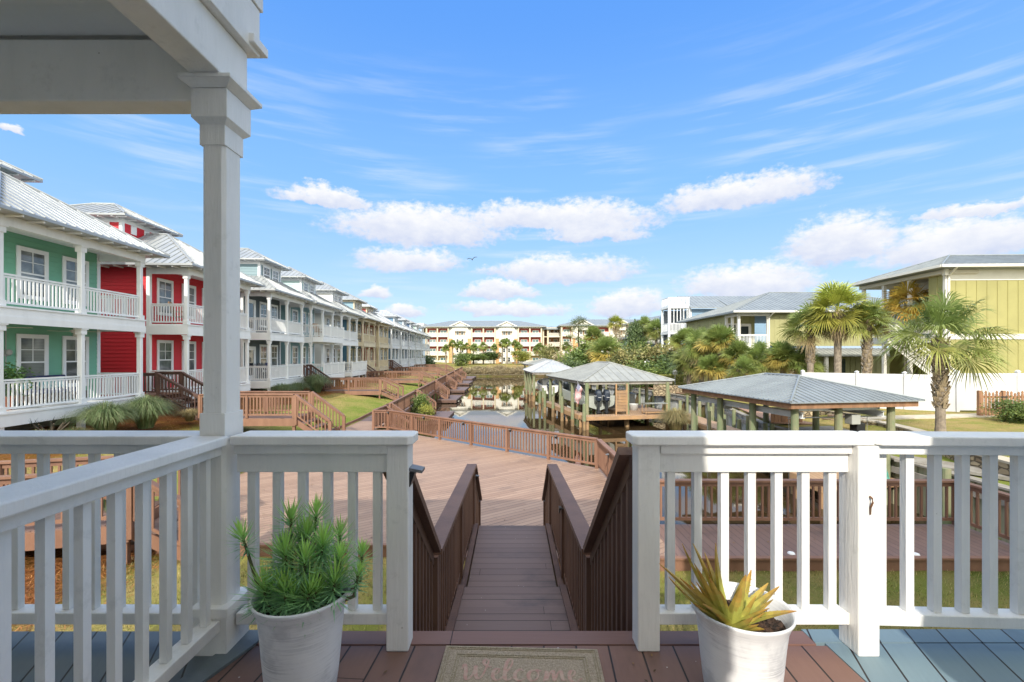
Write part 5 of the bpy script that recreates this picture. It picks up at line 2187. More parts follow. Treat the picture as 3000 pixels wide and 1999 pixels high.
t = thing('stone_wall', 'tan fieldstone wall between the wooden garden steps and the cedar panels', 'wall')
m_ = MB()
for a, b in zip([(13.3, 22.0), (15.0, 21.9), (15.5, 20.8)], [(15.0, 21.9), (15.5, 20.8), (15.5, 20.6)]):
    m_.bar((*a, 1.55), (*b, 1.55), .38, .72, plumb=True)
m_.build('stones', stone, t)
t = thing('stone_wall', 'far fieldstone wall with pale steps right of the middle boathouse', 'wall')
m_ = MB()
m_.bar((12.0, 38.5, 1.6), (16.5, 36.3, 1.6), .5, .9, plumb=True)
m_.build('stones', stone, t)
m_ = MB()
for k in range(4):
    m_.box(14.6 + .0, 16.0, 35.6 + k * .25, 35.9 + k * .25, 1.3, 1.5 + k * .17)
m_.build('steps', path_mat, t)
t = thing('garden_steps', 'brown timber garden steps set in the stone wall', 'steps', (14.1, 19.4, 1.2), R(18))
for k in range(4):
    m_ = MB()
    m_.box(k * .36, k * .36 + .40, 0, 1.5, .0, .16 + k * .15)
    m_.build('step', dock_wood, t)
t = thing('fence_panel', 'short cedar fence panels with green cap between boathouse posts', 'fence', (11.9, 20.9, 1.35), R(4))
m_ = MB()
for k in range(9):
    m_.box(k * .17, k * .17 + .15, 0, .03, 0, .75)
m_.build('boards', cedar, t)
m_ = MB()
m_.box(-.05, 1.6, -.03, .06, .751, .83)
m_.box(-.05, 1.6, -.04, -.001, -.02, .08)
m_.build('rails', green_timber, t)
for k, (x0, y0, x1, y1, z, w_) in enumerate([(12.0, 19.0, 14.0, 19.2, 1.42, 1.2), (11.95, 13.9, 13.0, 11.4, 1.42, .95)]):
    m_ = MB()
    m_.bar((x0, y0, z), (x1, y1, z + .05), w_, .08)
    tag(m_.build('ramp', gray_wood), ['grey ramp board on the bank below the right boathouse roof', 'grey ramp board on the bank seen through the right porch railing'][k], 'ramp')

# white vinyl fence
t = thing('vinyl_fence', 'tall white vinyl privacy fence in front of the lime green house', 'fence')
fp = [(16.35, 25.6), (18.4, 24.3), (20.05, 23.25), (21.7, 22.2), (24.6, 22.15), (27.5, 22.1), (30.4, 22.05)]
for k, (a, b) in enumerate(zip(fp, fp[1:])):
    st_z = 0 if k < 3 else .09
    m_ = MB()
    m_.bar((*a, 2.66 + st_z), (*b, 2.66 + st_z), .03, 1.64, plumb=True)
    m_.bar((*a, 3.52 + st_z), (*b, 3.52 + st_z), .06, .16, plumb=True)
    m_.bar((*a, 1.86 + st_z), (*b, 1.86 + st_z), .06, .14, plumb=True)
    m_.build('panel', vinyl, t)
for k, a in enumerate(fp):
    st_z = 0 if k < 3 else .11
    m_ = MB()
    m_.box(a[0] - .07, a[0] + .07, a[1] - .07, a[1] + .07, 1.6, 3.66 + st_z)
    m_.hexa([(a[0] - .09, a[1] - .09, 3.66 + st_z), (a[0] + .09, a[1] - .09, 3.66 + st_z), (a[0] + .09, a[1] + .09, 3.66 + st_z), (a[0] - .09, a[1] + .09, 3.66 + st_z),
             (a[0] - .03, a[1] - .03, 3.74 + st_z), (a[0] + .03, a[1] - .03, 3.74 + st_z), (a[0] + .03, a[1] + .03, 3.74 + st_z), (a[0] - .03, a[1] + .03, 3.74 + st_z)])
    m_.build('post', vinyl, t)
t = thing('picket_fence', 'cedar picket fence with gate at the right edge of the lawn', 'fence', (21.0, 20.45, 1.8), R(-3))
m_ = MB()
for k in range(30):
    x = .10 + k * .155
    hh = 1.14 + .05 * math.sin(k * 1.9)
    m_.hexa([(x - .055, -.03, .04), (x + .055, -.03, .04), (x + .055, -.008, .04), (x - .055, -.008, .04), (x - .055, -.03, hh - .16), (x + .055, -.03, hh - .16), (x + .055, -.008, hh - .16), (x - .055, -.008, hh - .16)])
    m_.hexa([(x - .03, -.03, hh - .159), (x + .03, -.03, hh - .159), (x + .03, -.008, hh - .159), (x - .03, -.008, hh - .159), (x - .055, -.03, hh - .08), (x + .055, -.03, hh - .08), (x + .055, -.008, hh - .08), (x - .055, -.008, hh - .08)])
    m_.hexa([(x - .055, -.03, hh - .079), (x + .055, -.03, hh - .079), (x + .055, -.008, hh - .079), (x - .055, -.008, hh - .079), (x - .008, -.03, hh), (x + .008, -.03, hh), (x + .008, -.008, hh), (x - .008, -.008, hh)])
m_.build('pickets', cedar, t)
m_ = MB()
for z in (.3, .85):
    m_.box(0, 4.7, .0, .04, z, z + .09)
m_.build('rails', cedar, t)
for x in (0, 1.02, 2.9, 4.7):
    m_ = MB()
    m_.box(x - .06, x + .06, -.05, .07, -.1, 1.18)
    m_.build('post', cedar, t)
m_ = MB()
for z in (.36, .90):
    m_.box(.86, 1.16, -.055, -.035, z - .03, z + .03)
m_.build('hinge', black, t)
m_ = MB()
for a, b in (((21.9, 19.9), (22.4, 18.6)), ((22.4, 18.6), (26, 17.8)), ((21.9, 19.9), (23.5, 20.2))):
    m_.bar((*a, 1.86), (*b, 1.86), .22, .14)
tag(m_.build('stone_edging', stone), 'low stone edging round the shrub bed by the picket fence', 'edging')


# ------------------------------------------------------------------ boathouses
def pile_shape(m, x, y, top, r):
    zs = .55 + .12 * math.sin(x * 3 + y)
    m.cur = 0
    m.rings([((x, y, -1.8), r * 1.08), ((x, y, zs), r * 1.04)], 12, False)
    m.cur = 1
    m.rings([((x, y, zs), r * 1.04), ((x, y, (zs + top) / 2), r), ((x, y, top), r * .93)], 12)
    m.cur = 0


def boathouse(label, loc, rz, w, L, eave, pitch, roofm, piles, decks, dz, rib=.23, fascia=None, outer=()):
    t = thing('boathouse', label, 'boathouse', (loc[0], loc[1], 0), rz, 'open boathouses on the canal')
    hip_roof(-w / 2, w / 2, -L / 2, L / 2, eave, pitch, rib, .035).build('roof', roofm, t)
    m = MB()
    e = .12
    z0, z1 = eave - .22, eave - .04
    m.box(-w / 2 + e, w / 2 - e, -L / 2 + e, -L / 2 + e + .05, z0, z1)
    m.box(-w / 2 + e, w / 2 - e, L / 2 - e - .05, L / 2 - e, z0, z1)
    m.box(-w / 2 + e, -w / 2 + e + .05, -L / 2 + e + .052, L / 2 - e - .052, z0, z1)
    m.box(w / 2 - e - .05, w / 2 - e, -L / 2 + e + .052, L / 2 - e - .052, z0, z1)
    m.build('fascia_beam', fascia or cedar, t)
    m = MB()
    for k in range(int(L / 1.2)):
        y = -L / 2 + .6 + k * 1.2
        m.box(-w / 2 + .2, w / 2 - .2, y - .02, y + .02, eave - .2, eave - .05)
    m.build('rafters', gray_wood, t)
    for x, y in piles:
        m = MB()
        pile_shape(m, x, y, eave - .1, .125)
        m.build('pile', [pile_wet, pile_mat], t)
    for x, y, h in outer:
        m = MB()
        pile_shape(m, x, y, h, .11)
        m.build('mooring_pile', [pile_wet, pile_mat], t)
    if decks:
        m = MB()
        f = MB()
        for x0, x1, y0, y1 in decks:
            m.box(x0, x1, y0, y1, dz - .05, dz)
            f.box(x0, x1, y0 - .05, y0 - .002, dz - .23, dz - .01)
            f.box(x0 - .05, x0 - .002, y0, y1, dz - .30, dz - .01)
            f.box(x1 + .002, x1 + .05, y0, y1, dz - .30, dz - .01)
            f.box(x0, x1, y1 + .002, y1 + .05, dz - .30, dz - .01)
            k = max(1, int((y1 - y0) / 2.4))
            for j in range(k + 1):
                for x in (x0 + .15, x1 - .15):
                    f.tube((x, y0 + .15 + (y1 - y0 - .3) * j / k, -1.8), (x, y0 + .15 + (y1 - y0 - .3) * j / k, dz - .06), .10, n=10)
        m.build('dock_boards', dock_wood, t)
        f.build('dock_frame', dock_edge, t)
    return t


BA = ((10.8, 18.25), R(9))
bA = boathouse('nearest boathouse with ribbed grey hip roof, right of the canal', BA[0], BA[1], 5.05, 6.9, 3.07, 15.5, roof_gray,
               [(-1.95, -2.95), (-1.95, -.9), (-1.95, 1.1), (-1.95, 3.1), (-.25, -2.9), (1.75, -2.95), (1.75, .2), (1.75, 3.1)],
               [(-2.35, 2.3, -4.5, -3.25)], .82, .24)
BB = ((6.75, 33.55), R(11))
bB = boathouse('middle boathouse with weathered grey hip roof sheltering a twin engine boat', BB[0], BB[1], 6.35, 8.7, 2.90, 19.5, roof_dull,
               [(-2.89, -4.3), (-2.9, -1.5), (-2.9, 1.3), (-2.9, 4.1), (-.27, -4.55), (-.25, 0), (-.25, 4.0), (2.7, -4.25), (2.75, -1.3), (2.75, 1.4), (2.75, 4.0)],
               [(-3.3, 2.95, -5.25, -4.35), (-3.42, -2.85, -4.34, 4.4), (-.35, 2.95, -4.34, 4.4)], .80, .5, gray_wood,
               [(-3.45, -5.35, 1.6), (-3.6, -3.6, 1.5), (-3.62, -1.4, 1.7), (-3.6, .9, 1.5), (-3.6, 3.2, 1.75), (-3.6, 4.8, 1.6), (3.4, -4.6, 1.6)])
BC = ((4.0, 48.2), R(5))
bC = boathouse('farther boathouse with bright silver hip roof sheltering two white boats', BC[0], BC[1], 4.9, 7.6, 2.88, 24.5, roof_pale,
               [(-2.15, -3.4), (-2.15, -1.1), (-2.15, 1.1), (-2.15, 3.4), (.5, -3.4), (2.15, -3.4), (2.15, 0), (2.15, 3.4), (.5, 3.4)],
               [(-2.4, -1.85, -2.8, 3.5)], .8, .3, gray_wood, [(-2.5, -3.0, 1.7), (-2.55, -.6, 1.8), (-1.4, -4.3, 1.4), (-.4, -4.5, 1.5)])
bD = boathouse('farthest boathouse roof peeking over the silver one', (4.6, 66), R(5), 5.6, 7, 3.25, 15, roof_dull,
               [(-2.4, -3), (2.4, -3), (-2.4, 3), (2.4, 3)], [], .8, .4, gray_wood)


def local_to(bh, x, y, z):
    (cx, cy), rz = bh
    return (cx + x * math.cos(rz) - y * math.sin(rz), cy + x * math.sin(rz) + y * math.cos(rz), z)


# walkway from the middle boathouse along the bulkhead
t = thing('dock', 'narrow sunlit dock walkway along the bulkhead between the two nearest boathouses', 'dock')
m_ = MB()
m_.bar((10.9, 29.4, .78), (11.0, 21.8, .78), 1.15, .05)
m_.bar((11.0, 21.79, .78), (12.2, 13.9, .78), 1.0, .05)
m_.build('dock_boards', dock_wood, t)
m_ = MB()
for x in (10.3, 11.5):
    m_.bar((x, 29.4, .66), (x + .1, 21.8, .66), .05, .2, plumb=True)
m_.build('dock_frame', dock_edge, t)
rr = random.Random(8)
for k in range(5):
    for x in (10.15, 11.7):
        m_ = MB()
        y = 28.4 - k * 1.65
        pile_shape(m_, x, y, 1.35 + rr.uniform(-.2, .35), .105)
        m_.build('pile', [pile_wet, pile_mat], t)


# ------------------------------------------------------------------ boats on lifts
def boat(label, loc, rz, L, Bm, hullmat, engines, cabin=True, group='boats hanging on lifts in the boathouses'):
    t = thing('boat', label, 'boat', loc, rz, group)
    m = MB()
    n = 14
    R_ = []
    for i in range(n + 1):
        f = i / n
        y = L * f
        b = Bm / 2 * (1 - max(0, (f - .45) / .55) ** 2.2) * (.94 + .06 * min(1, f * 4))
        b = max(b, .02)
        sheer = .95 + .35 * f * f
        keel = -.0 + .55 * max(0, (f - .6) / .4) ** 2
        ch = keel + .28 + .35 * max(0, (f - .5) / .5) ** 1.5
        R_.append([(-b, y, sheer), (-b * .93, y, ch + .1), (-b * .80, y, ch), (0, y, keel), (b * .80, y, ch), (b * .93, y, ch + .1), (b, y, sheer), (b * .86, y, sheer + .02), (b * .84, y, .55 + .3 * f), (-b * .84, y, .55 + .3 * f), (-b * .86, y, sheer + .02)])
    for i in range(n):
        for j in range(11):
            k = (j + 1) % 11
            m.face([R_[i][j], R_[i][k], R_[i + 1][k], R_[i + 1][j]])
    m.face(R_[0][:7][::-1])
    m.face([R_[0][6], R_[0][7], R_[0][10], R_[0][0]])
    m.build('hull', hullmat, t)
    m = MB()
    m.hexa([(-.42, L * .38, .62), (.42, L * .38, .62), (.42, L * .56, .62), (-.42, L * .56, .62), (-.38, L * .40, 1.45), (.38, L * .40, 1.45), (.3, L * .52, 1.5), (-.3, L * .52, 1.5)])
    m.build('console', hullmat, t, bevel=.04)
    if cabin:
        m = MB()
        for x in (-.55, .55):
            for y in (.36, .56):
                m.tube((x, L * y, .65), (x * .95, L * y, 2.05), .03)
        m.hexa([(-.75, L * .33, 2.05), (.75, L * .33, 2.05), (.65, L * .60, 2.05), (-.65, L * .60, 2.05), (-.72, L * .34, 2.12), (.72, L * .34, 2.12), (.62, L * .59, 2.12), (-.62, L * .59, 2.12)])
        m.build('hardtop', hullmat, t)
        m = MB()
        m.box(-.6, .6, L * .14, L * .26, .62, 1.0)
        m.build('bench', M('boat_vinyl', (.35, .36, .35), None, rough=.6), t, bevel=.05)
    for x in engines:
        e = thing('outboard', '', '', (x, 0, 0))
        del e['label'], e['category']
        e.name = 'outboard_motor'
        e.parent = t
        m = MB()
        sec = [(.62, .10, .16), (.72, .19, .27), (.95, .215, .31), (1.18, .205, .30), (1.32, .16, .24), (1.40, .09, .15)]
        base = []
        for z, a, b in sec:
            base.append([(a * math.copysign(abs(math.cos(q)) ** .7, math.cos(q)), -.42 + b * math.copysign(abs(math.sin(q)) ** .7, math.sin(q)), z) for q in [2 * math.pi * k / 16 for k in range(16)]])
        for a, b in zip(base, base[1:]):
            for k in range(16):
                m.face([a[k], a[(k + 1) % 16], b[(k + 1) % 16], b[k]])
        m.face(base[-1])
        m.build('cowling', M('outboard_navy', (.02, .03, .05), (.03, .04, .06), 3, .22, spec=.8), e, smooth=True)
        m = MB()
        m.box(-.07, .07, -.56, -.30, -.05, .70)
        m.hexa([(-.05, -.62, -.35), (.05, -.62, -.35), (.05, -.30, -.35), (-.05, -.30, -.35), (-.07, -.56, -.05), (.07, -.56, -.05), (.07, -.30, -.05), (-.07, -.30, -.05)])
        m.box(-.14, .14, -.70, -.26, -.06, -.02)
        m.box(-.10, .10, -.30, .02, .45, .75)
        m.build('lower_unit', M('outboard_leg', (.02, .024, .03), None, rough=.35), e, bevel=.02)
        m = MB()
        for s_ in (-1, 1):
            m.box(s_ * .205 - .02, s_ * .205 + .02, -.60, -.30, .98, 1.03)
        m.box(-.1, .1, -.732, -.722, .90, .93)
        m.build('stripe', M('silver_stripe', (.5, .52, .55), None, rough=.3), e)
    return t


hull_g = M('grey_green_hull', (.42, .45, .42), (.36, .39, .36), 1, .25)
hull_w = M('white_hull', (.74, .74, .72), (.66, .66, .64), 1, .25)
boat('grey green boat with twin dark outboards lifted in the middle boathouse', local_to(BB, -1.75, -3.6, .95), BB[1], 8.0, 2.3, hull_g, (-.28, .28))
boat('white boat with one dark outboard in the far silver roofed boathouse, on the left', local_to(BC, -.45, -2.9, .55), BC[1], 6.2, 1.7, hull_w, (-.2,), False)
boat('white boat with one dark outboard in the far silver roofed boathouse, on the right', local_to(BC, 1.3, -2.5, .5), BC[1], 6.0, 1.7, hull_w, (-.2,), False)
# boat lift of the near boathouse
t = thing('boat_lift', 'white steel boat lift beams under the nearest boathouse roof', 'boat lift', (*BA[0], 0), BA[1])
steel_w = M('lift_white', (.62, .64, .66), (.52, .54, .56), 3, .4)
for x in (-1.7, 1.4):
    m_ = MB()
    for a, b in ((.0, .03), (.17, .2)):
        m_.box(x - .08, x + .08, -3.0, 3.1, 2.48 + a, 2.48 + b)
    m_.box(x - .02, x + .02, -3.0, 3.1, 2.51, 2.65)
    m_.build('beam', steel_w, t)
m_ = MB()
m_.box(-1.7, 1.5, -2.78, -2.70, 2.70, 2.80)
m_.tube((-1.9, -2.6, 2.45), (1.6, -2.6, 2.45), .025)
m_.build('drive_shaft', galv, t)
for x, y, z in ((.45, -2.75, 2.22), (-.9, 2.2, 2.2), (.8, -2.6, 1.9)):
    m_ = MB()
    m_.box(x - .17, x + .17, y - .15, y + .15, z, z + .34)
    m_.build('motor_box', M('grey_box', (.34, .35, .33), None, rough=.5) if z > 2 else black, t, bevel=.02)
for x, y in ((-1.7, -2.4), (-1.7, 2.4), (1.4, -2.4), (1.4, 2.4)):
    m_ = MB()
    m_.tube((x, y, .3), (x, y, 2.48), .008, n=5)
    m_.build('cable', galv, t)
# things on the middle dock
t = thing('slatted_screen', 'tall slatted wooden screen standing on the middle dock beside the boat', 'screen', local_to(BB, -.78, -4.8, .80), BB[1])
m_ = MB()
for k in range(14):
    m_.box(-.32, .32, -.015, .015, .22 + k * .095, .29 + k * .095)
m_.build('slats', dock_edge, t)
for x in (-.36, .36):
    m_ = MB()
    m_.box(x - .04, x + .04, -.04, .04, 0, 1.95)
    m_.build('post', dock_edge, t)
t = thing('work_table', 'metal framed fish cleaning table on the middle dock', 'table', local_to(BB, 1.5, -4.75, .80), BB[1])
m_ = MB()
m_.box(-.78, .78, -.3, .3, .66, .70)
m_.build('table_top', M('steel_top', (.42, .43, .40), None, rough=.35, metal=.6), t)
for x in (-.72, .72):
    for y in (-.26, .26):
        m_ = MB()
        m_.tube((x, y, 0), (x, y, .66), .022)
        m_.build('leg', dock_edge, t)
m_ = MB()
m_.box(-.75, .75, -.28, .28, .08, .12)
m_.build('lower_shelf', dock_edge, t)
m_ = MB()
m_.lathe([(.01, .0), (.28, .0), (.33, .40), (.35, .42), (.31, .41), (.27, .06), (.01, .05)], n=24)
tag(m_.build('tub', M('grey_white_tub', (.60, .62, .62), None, rough=.5), smooth=True, loc=local_to(BB, 1.1, -2.6, .80)), 'round grey white tub on the middle dock behind the table', 'tub')
m_ = MB()
m_.box(-.45, .45, -.3, .3, 0, .8)
m_.hexa([(-.48, -.33, .801), (.48, -.33, .801), (.48, .33, .801), (-.48, .33, .801), (-.46, -.30, .87), (.46, -.30, .87), (.46, .30, .98), (-.46, .30, .98)])
tag(m_.build('dock_box', M('grey_dock_box', (.34, .36, .36), None, rough=.5), loc=local_to(BB, 2.0, .2, .80), rz=.3, bevel=.02), 'grey storage dock box under the middle boathouse roof', 'dock box')
# flag on a staff
t = thing('flag', 'American flag hanging from a short staff on the middle boathouse corner pile', 'flag', at(1344, 903, 28.45))
tip = at(1327, 878, 28.3) - at(1344, 903, 28.45)
m_ = MB()
m_.tube((0, 0, 0), tip, .014, n=8)
m_.ball(tip, .03, 8)
m_.build('staff', galv, t)
m_ = MB()
hv = (-tip).normalized() * .58
fv = Vector((-.20, .02, -.98)).normalized() * 1.02
na, nb = 13, 26
for i in range(na):
    for j in range(nb):
        def P_(a, b):
            a, b = a / na, b / nb
            return tip * .99 + hv * (a * (1 - .12 * b)) + fv * b + Vector((.03 * math.sin(b * 9 + a * 3), .05 * math.sin(b * 11 + a * 5) + .03 * math.sin(a * 7), 0))
        m_.cur = 2 if (i < 7 and j < 10) else (0 if i % 2 == 0 else 1)
        m_.face([P_(i, j), P_(i + 1, j), P_(i + 1, j + 1), P_(i, j + 1)])
for r_ in range(9):
    for c__ in range(6 if r_ % 2 == 0 else 5):
        a = .35 + r_ * .77
        b = (.8 if r_ % 2 == 0 else 1.6) + c__ * 1.6
        q = P_(a, b) + Vector((0, -.012, 0))
        m_.cur = 1
        pts = []
        for k in range(10):
            ang = math.pi / 2 + k * math.pi / 5
            rad = .020 if k % 2 == 0 else .009
            pts.append(q + Vector((rad * math.cos(ang), 0, rad * math.sin(ang))))
        m_.face(pts)
m_.build('cloth', [M('flag_red', (.50, .03, .04), None, rough=.8, trans=.2), M('flag_white', (.78, .78, .78), None, rough=.8, trans=.2), M('flag_blue', (.03, .045, .20), None, rough=.8, trans=.2)], t)
# multi globe lamp post
t = thing('lamp_post', 'grey lamp post with clusters of white globes among the right bank shrubs', 'lamp post', (*at(1486.5, 0, 45).xy, 1.4))
m_ = MB()
m_.rings([((0, 0, 0), .06), ((0, 0, .6), .045), ((0, 0, 2.75), .03)], 10)
for z, r_ in ((1.35, .0), (1.65, .26), (2.05, .30), (2.4, .22)):
    if r_:
        for a in range(4):
            m_.tube((0, 0, z - .08), (r_ * math.cos(a * 1.57 + .5), r_ * math.sin(a * 1.57 + .5), z - .02), .012, n=6)
m_.build('pole', galv, t)
for z, r_ in ((1.65, .26), (2.05, .30), (2.4, .22)):
    for a in range(4):
        m_ = MB()
        m_.ball((r_ * math.cos(a * 1.57 + .5), r_ * math.sin(a * 1.57 + .5), z + .06), .095, 10)
        m_.build('globe', M('white_globe', (.8, .8, .8), None, rough=.2), t, smooth=True)
# bird
t = thing('bird', 'dark winged bird gliding in the sky above the canal', 'bird', at(1085, 596, 60))
m_ = MB()
W_ = [(-.70, -.02, -.02), (-.62, .03, .02), (-.48, .06, .10), (-.34, .06, .11), (-.18, .03, .05), (0, 0, 0), (.10, .02, .06), (.22, .05, .18), (.33, .07, .27), (.50, .06, .28), (.68, .0, .26)]
ch = [.06, .14, .20, .22, .24, .24, .24, .24, .22, .16, .05]
top = [(Vector((x, -c / 2 + y, z)), Vector((x, c / 2 + y, z + .0))) for (x, y, z), c in zip(W_, ch)]
for (a, b), (c, d) in zip(top, top[1:]):
    u = Vector((0, 0, .035))
    m_.hexa([a, c, d, b, a + u, c + u, d + u, b + u])
m_.build('wing', M('dark_feathers', (.045, .045, .06), (.07, .07, .085), 9, .8), t)
m_ = MB()
m_.rings([((0, -.36, -.03), .02), ((0, -.28, -.02), .05), ((0, -.1, -.03), .085), ((0, .15, -.03), .07), ((0, .36, -.02), .03), ((0, .46, -.02), .055)], 10, squash=.7)
m_.build('body', M('bird_body', (.35, .34, .32), (.2, .2, .2), 6, .8), t, smooth=True)
# feeder box on a post by the hedge
t = thing('post_box', 'small grey box on a post in front of the clipped hedge', 'post box', (*at(1551, 0, 41).xy, 1.45))
m_ = MB()
m_.tube((0, 0, 0), (0, 0, 1.35), .03)
m_.build('post', galv, t)
m_ = MB()
m_.box(-.16, .16, -.14, .14, 1.35, 1.62)
m_.hexa([(-.2, -.18, 1.62), (.2, -.18, 1.62), (.2, .18, 1.62), (-.2, .18, 1.62), (-.03, -.03, 1.78), (.03, -.03, 1.78), (.03, .03, 1.78), (-.03, .03, 1.78)])
m_.build('box', M('grey_box', (.34, .35, .33)), t)

# ------------------------------------------------------------------ vegetation
def crown_mesh(kind, seed):
    def mk():
        rr = random.Random(seed)
        m = MB()
        P = {'sabal': (42, .62, .82, 30, 88, -38, .30, 112), 'wash': (30, .62, 1.05, 32, 86, -28, .22, 100), 'orange': (28, .55, 1.0, 28, 84, -35, .28, 100),
             'bush': (64, .55, .85, 26, 88, -15, .28, 105), 'far': (30, .6, .8, 12, 85, -45, .35, 105), 'front': (34, .78, .90, 40, 86, -30, .42, 118)}[kind]
        n, lp, lb, nl, e0, e1, drp, span = P
        for k in range(n):
            f = (k + .5) / n
            el = R(e0 + (e1 - e0) * f ** .85 + (rr.uniform(-15, 15) if kind in ('sabal', 'bush', 'front') else rr.uniform(-8, 8)))
            az = k * 2.39996 + rr.uniform(-.25, .25)
            d = Vector((math.cos(az) * math.cos(el), math.sin(az) * math.cos(el), math.sin(el)))
            L1 = lp * rr.uniform(.6, 1.25)
            L2 = lb * rr.uniform(.85, 1.1)
            g = rr.uniform(.8, 1.2)
            if kind == 'orange':
                c = Vector((.52, .30, .05)).lerp(Vector((.46, .40, .08)), rr.random()) * g
            elif kind == 'wash':
                c = Vector((.32, .38, .06)).lerp(Vector((.42, .38, .08)), f) * g
            else:
                c = Vector((.20, .27, .075)).lerp(Vector((.34, .33, .09)), rr.random() * f * 1.2) * g
                if kind == 'bush' and f > .72:
                    c = Vector((.46, .35, .09)) * g
                if f > .93 and kind in ('sabal', 'far'):
                    c = Vector((.36, .26, .13)) * g
            side = d.cross(Vector((0, 0, 1)))
            side = side.normalized() if side.length > .05 else Vector((math.sin(az), -math.cos(az), 0))
            nr = side.cross(d)
            mid = d * L1 * .55 + nr * .03
            E = d * L1 - Vector((0, 0, .10 * L1 * math.cos(el)))
            m.col = tuple(c * .9 + Vector((.03, .03, 0)))
            for a, b, w1, w2 in ((d * .03, mid, .022, .016), (mid, E, .016, .01)):
                m.face([a - side * w1, a + side * w1, b + side * w2, b - side * w2])
            d2 = (d - Vector((0, 0, .25 * math.cos(el)))).normalized()
            nr2 = side.cross(d2)
            tw = rr.uniform(-.9, .9)
            s2 = side * math.cos(tw) + nr2 * math.sin(tw)
            n2 = nr2 * math.cos(tw) - side * math.sin(tw)
            for j in range(nl):
                ph = R(-span + 2 * span * (j + .5) / nl + rr.uniform(-3, 3))
                l = (d2 * math.cos(ph) + s2 * math.sin(ph) + n2 * (abs(math.sin(ph)) * .28)).normalized()
                ln = L2 * (.72 + .28 * math.cos(ph * .8)) * rr.uniform(.9, 1.06)
                w = L2 * .70 / nl * (1.0 if nl > 18 else 1.5)
                x = l.cross(n2).normalized() * w
                p1 = E + l * ln * .5
                p2 = E + l * ln - Vector((0, 0, drp * ln * rr.uniform(.5, 1.3)))
                gg = rr.uniform(.85, 1.15)
                m.col = (c[0] * gg, c[1] * gg, c[2] * gg)
                m.face([E, p1 - x, p1 + x])
                p15 = (p1 + p2) * .5 + Vector((0, 0, drp * ln * .12))
                m.face([p1 - x, p15 - x * .7, p15 + x * .7, p1 + x])
                m.face([p15 - x * .7, p2, p15 + x * .7])
        return m.mesh('crown', palm_leaf)
    return cached(('crown', kind, seed), mk)


def skirt_mesh(seed, L=1.0, r=.5):
    def mk():
        rr = random.Random(seed)
        m = MB()
        for k in range(260):
            a = rr.uniform(0, 6.283)
            z0 = -rr.uniform(0, .3) * L
            r0 = .12 + rr.uniform(0, .08)
            r1 = r * rr.uniform(.5, 1.1)
            ln = L * rr.uniform(.5, 1.0)
            p = Vector((r0 * math.cos(a), r0 * math.sin(a), z0))
            q = Vector((r1 * math.cos(a + rr.uniform(-.3, .3)), r1 * math.sin(a), z0 - ln * .55))
            e = q + Vector((q.x * rr.uniform(-.4, .1), q.y * rr.uniform(-.4, .1), -ln * .45))
            x = Vector((-math.sin(a), math.cos(a), 0)) * rr.uniform(.012, .035)
            m.face([p - x * .4, p + x * .4, q + x, q - x])
            m.face([q - x, q + x, e])
        return m.mesh('skirt', skirt_mat)
    return cached(('skirt', seed, L, r), mk)


NP = [0]


def palm(label, u, v, Y, kind, rad, seed=1, tr=.16, boots=0., skirt=0., group=None, lean=0., base=None, name='palm_tree'):
    p = at(u, v, Y)
    b = base if base is not None else ground_z(p.x, p.y)
    if b < 0:
        b = .9
    NP[0] += 1
    t = thing(name, label, 'palm tree', (p.x - lean, p.y, b), 0, group)
    H = p.z - b
    sc_ = {'sabal': 1.42, 'wash': 1.67, 'orange': 1.55, 'bush': 1.4, 'far': 1.4, 'front': 1.64}[kind]
    top = Vector((lean, 0, H))
    rr = random.Random(seed + NP[0])
    if H > .4:
        m = MB()
        seq = []
        k = max(5, int(H / .12))
        for i in range(k + 1):
            f = i / k
            r_ = tr * (1.25 - .25 * min(1, f * 6)) * (1.0 + .035 * (i % 2)) * (1 - .12 * f)
            seq.append((Vector((lean * f * f, 0, -.15 + (H + .1) * f)), r_))
        m.rings(seq, 12)
        m.build('trunk', trunk_mat, t, smooth=False)
        if boots:
            m = MB()
            z = H * (1 - boots)
            i = 0
            while z < H - .02:
                a = i * 2.39996
                c, s = math.cos(a), math.sin(a)
                f = z / H
                o = Vector((lean * f * f + c * tr * .9, s * tr * .9, z))
                out = Vector((c, s, 0))
                sd = Vector((-s, c, 0))
                lean_ = sd * (.10 if i % 2 else -.10)
                w0, w1 = .075, .035
                ln = rr.uniform(.16, .30)
                e = o + out * .09 + lean_ + Vector((0, 0, ln))
                th = out * .03
                m.hexa([o - sd * w0, o + sd * w0, o + sd * w0 + th, o - sd * w0 + th, e - sd * w1, e + sd * w1, e + sd * w1 + th * .6, e - sd * w1 + th * .6])
                z += .022 if Y < 20 else .03
                i += 1
            m.build('leaf_boots', boot_mat, t)
    if skirt:
        o = put('dead_frond_skirt', skirt_mesh(seed, skirt, .22 + skirt * .25), t, loc=top + Vector((0, 0, .1)))
    o = put('crown', crown_mesh(kind, seed), t, loc=top, rz=rr.uniform(0, 6.28))
    q = rad / sc_
    o.scale = (q, q, q)
    return t


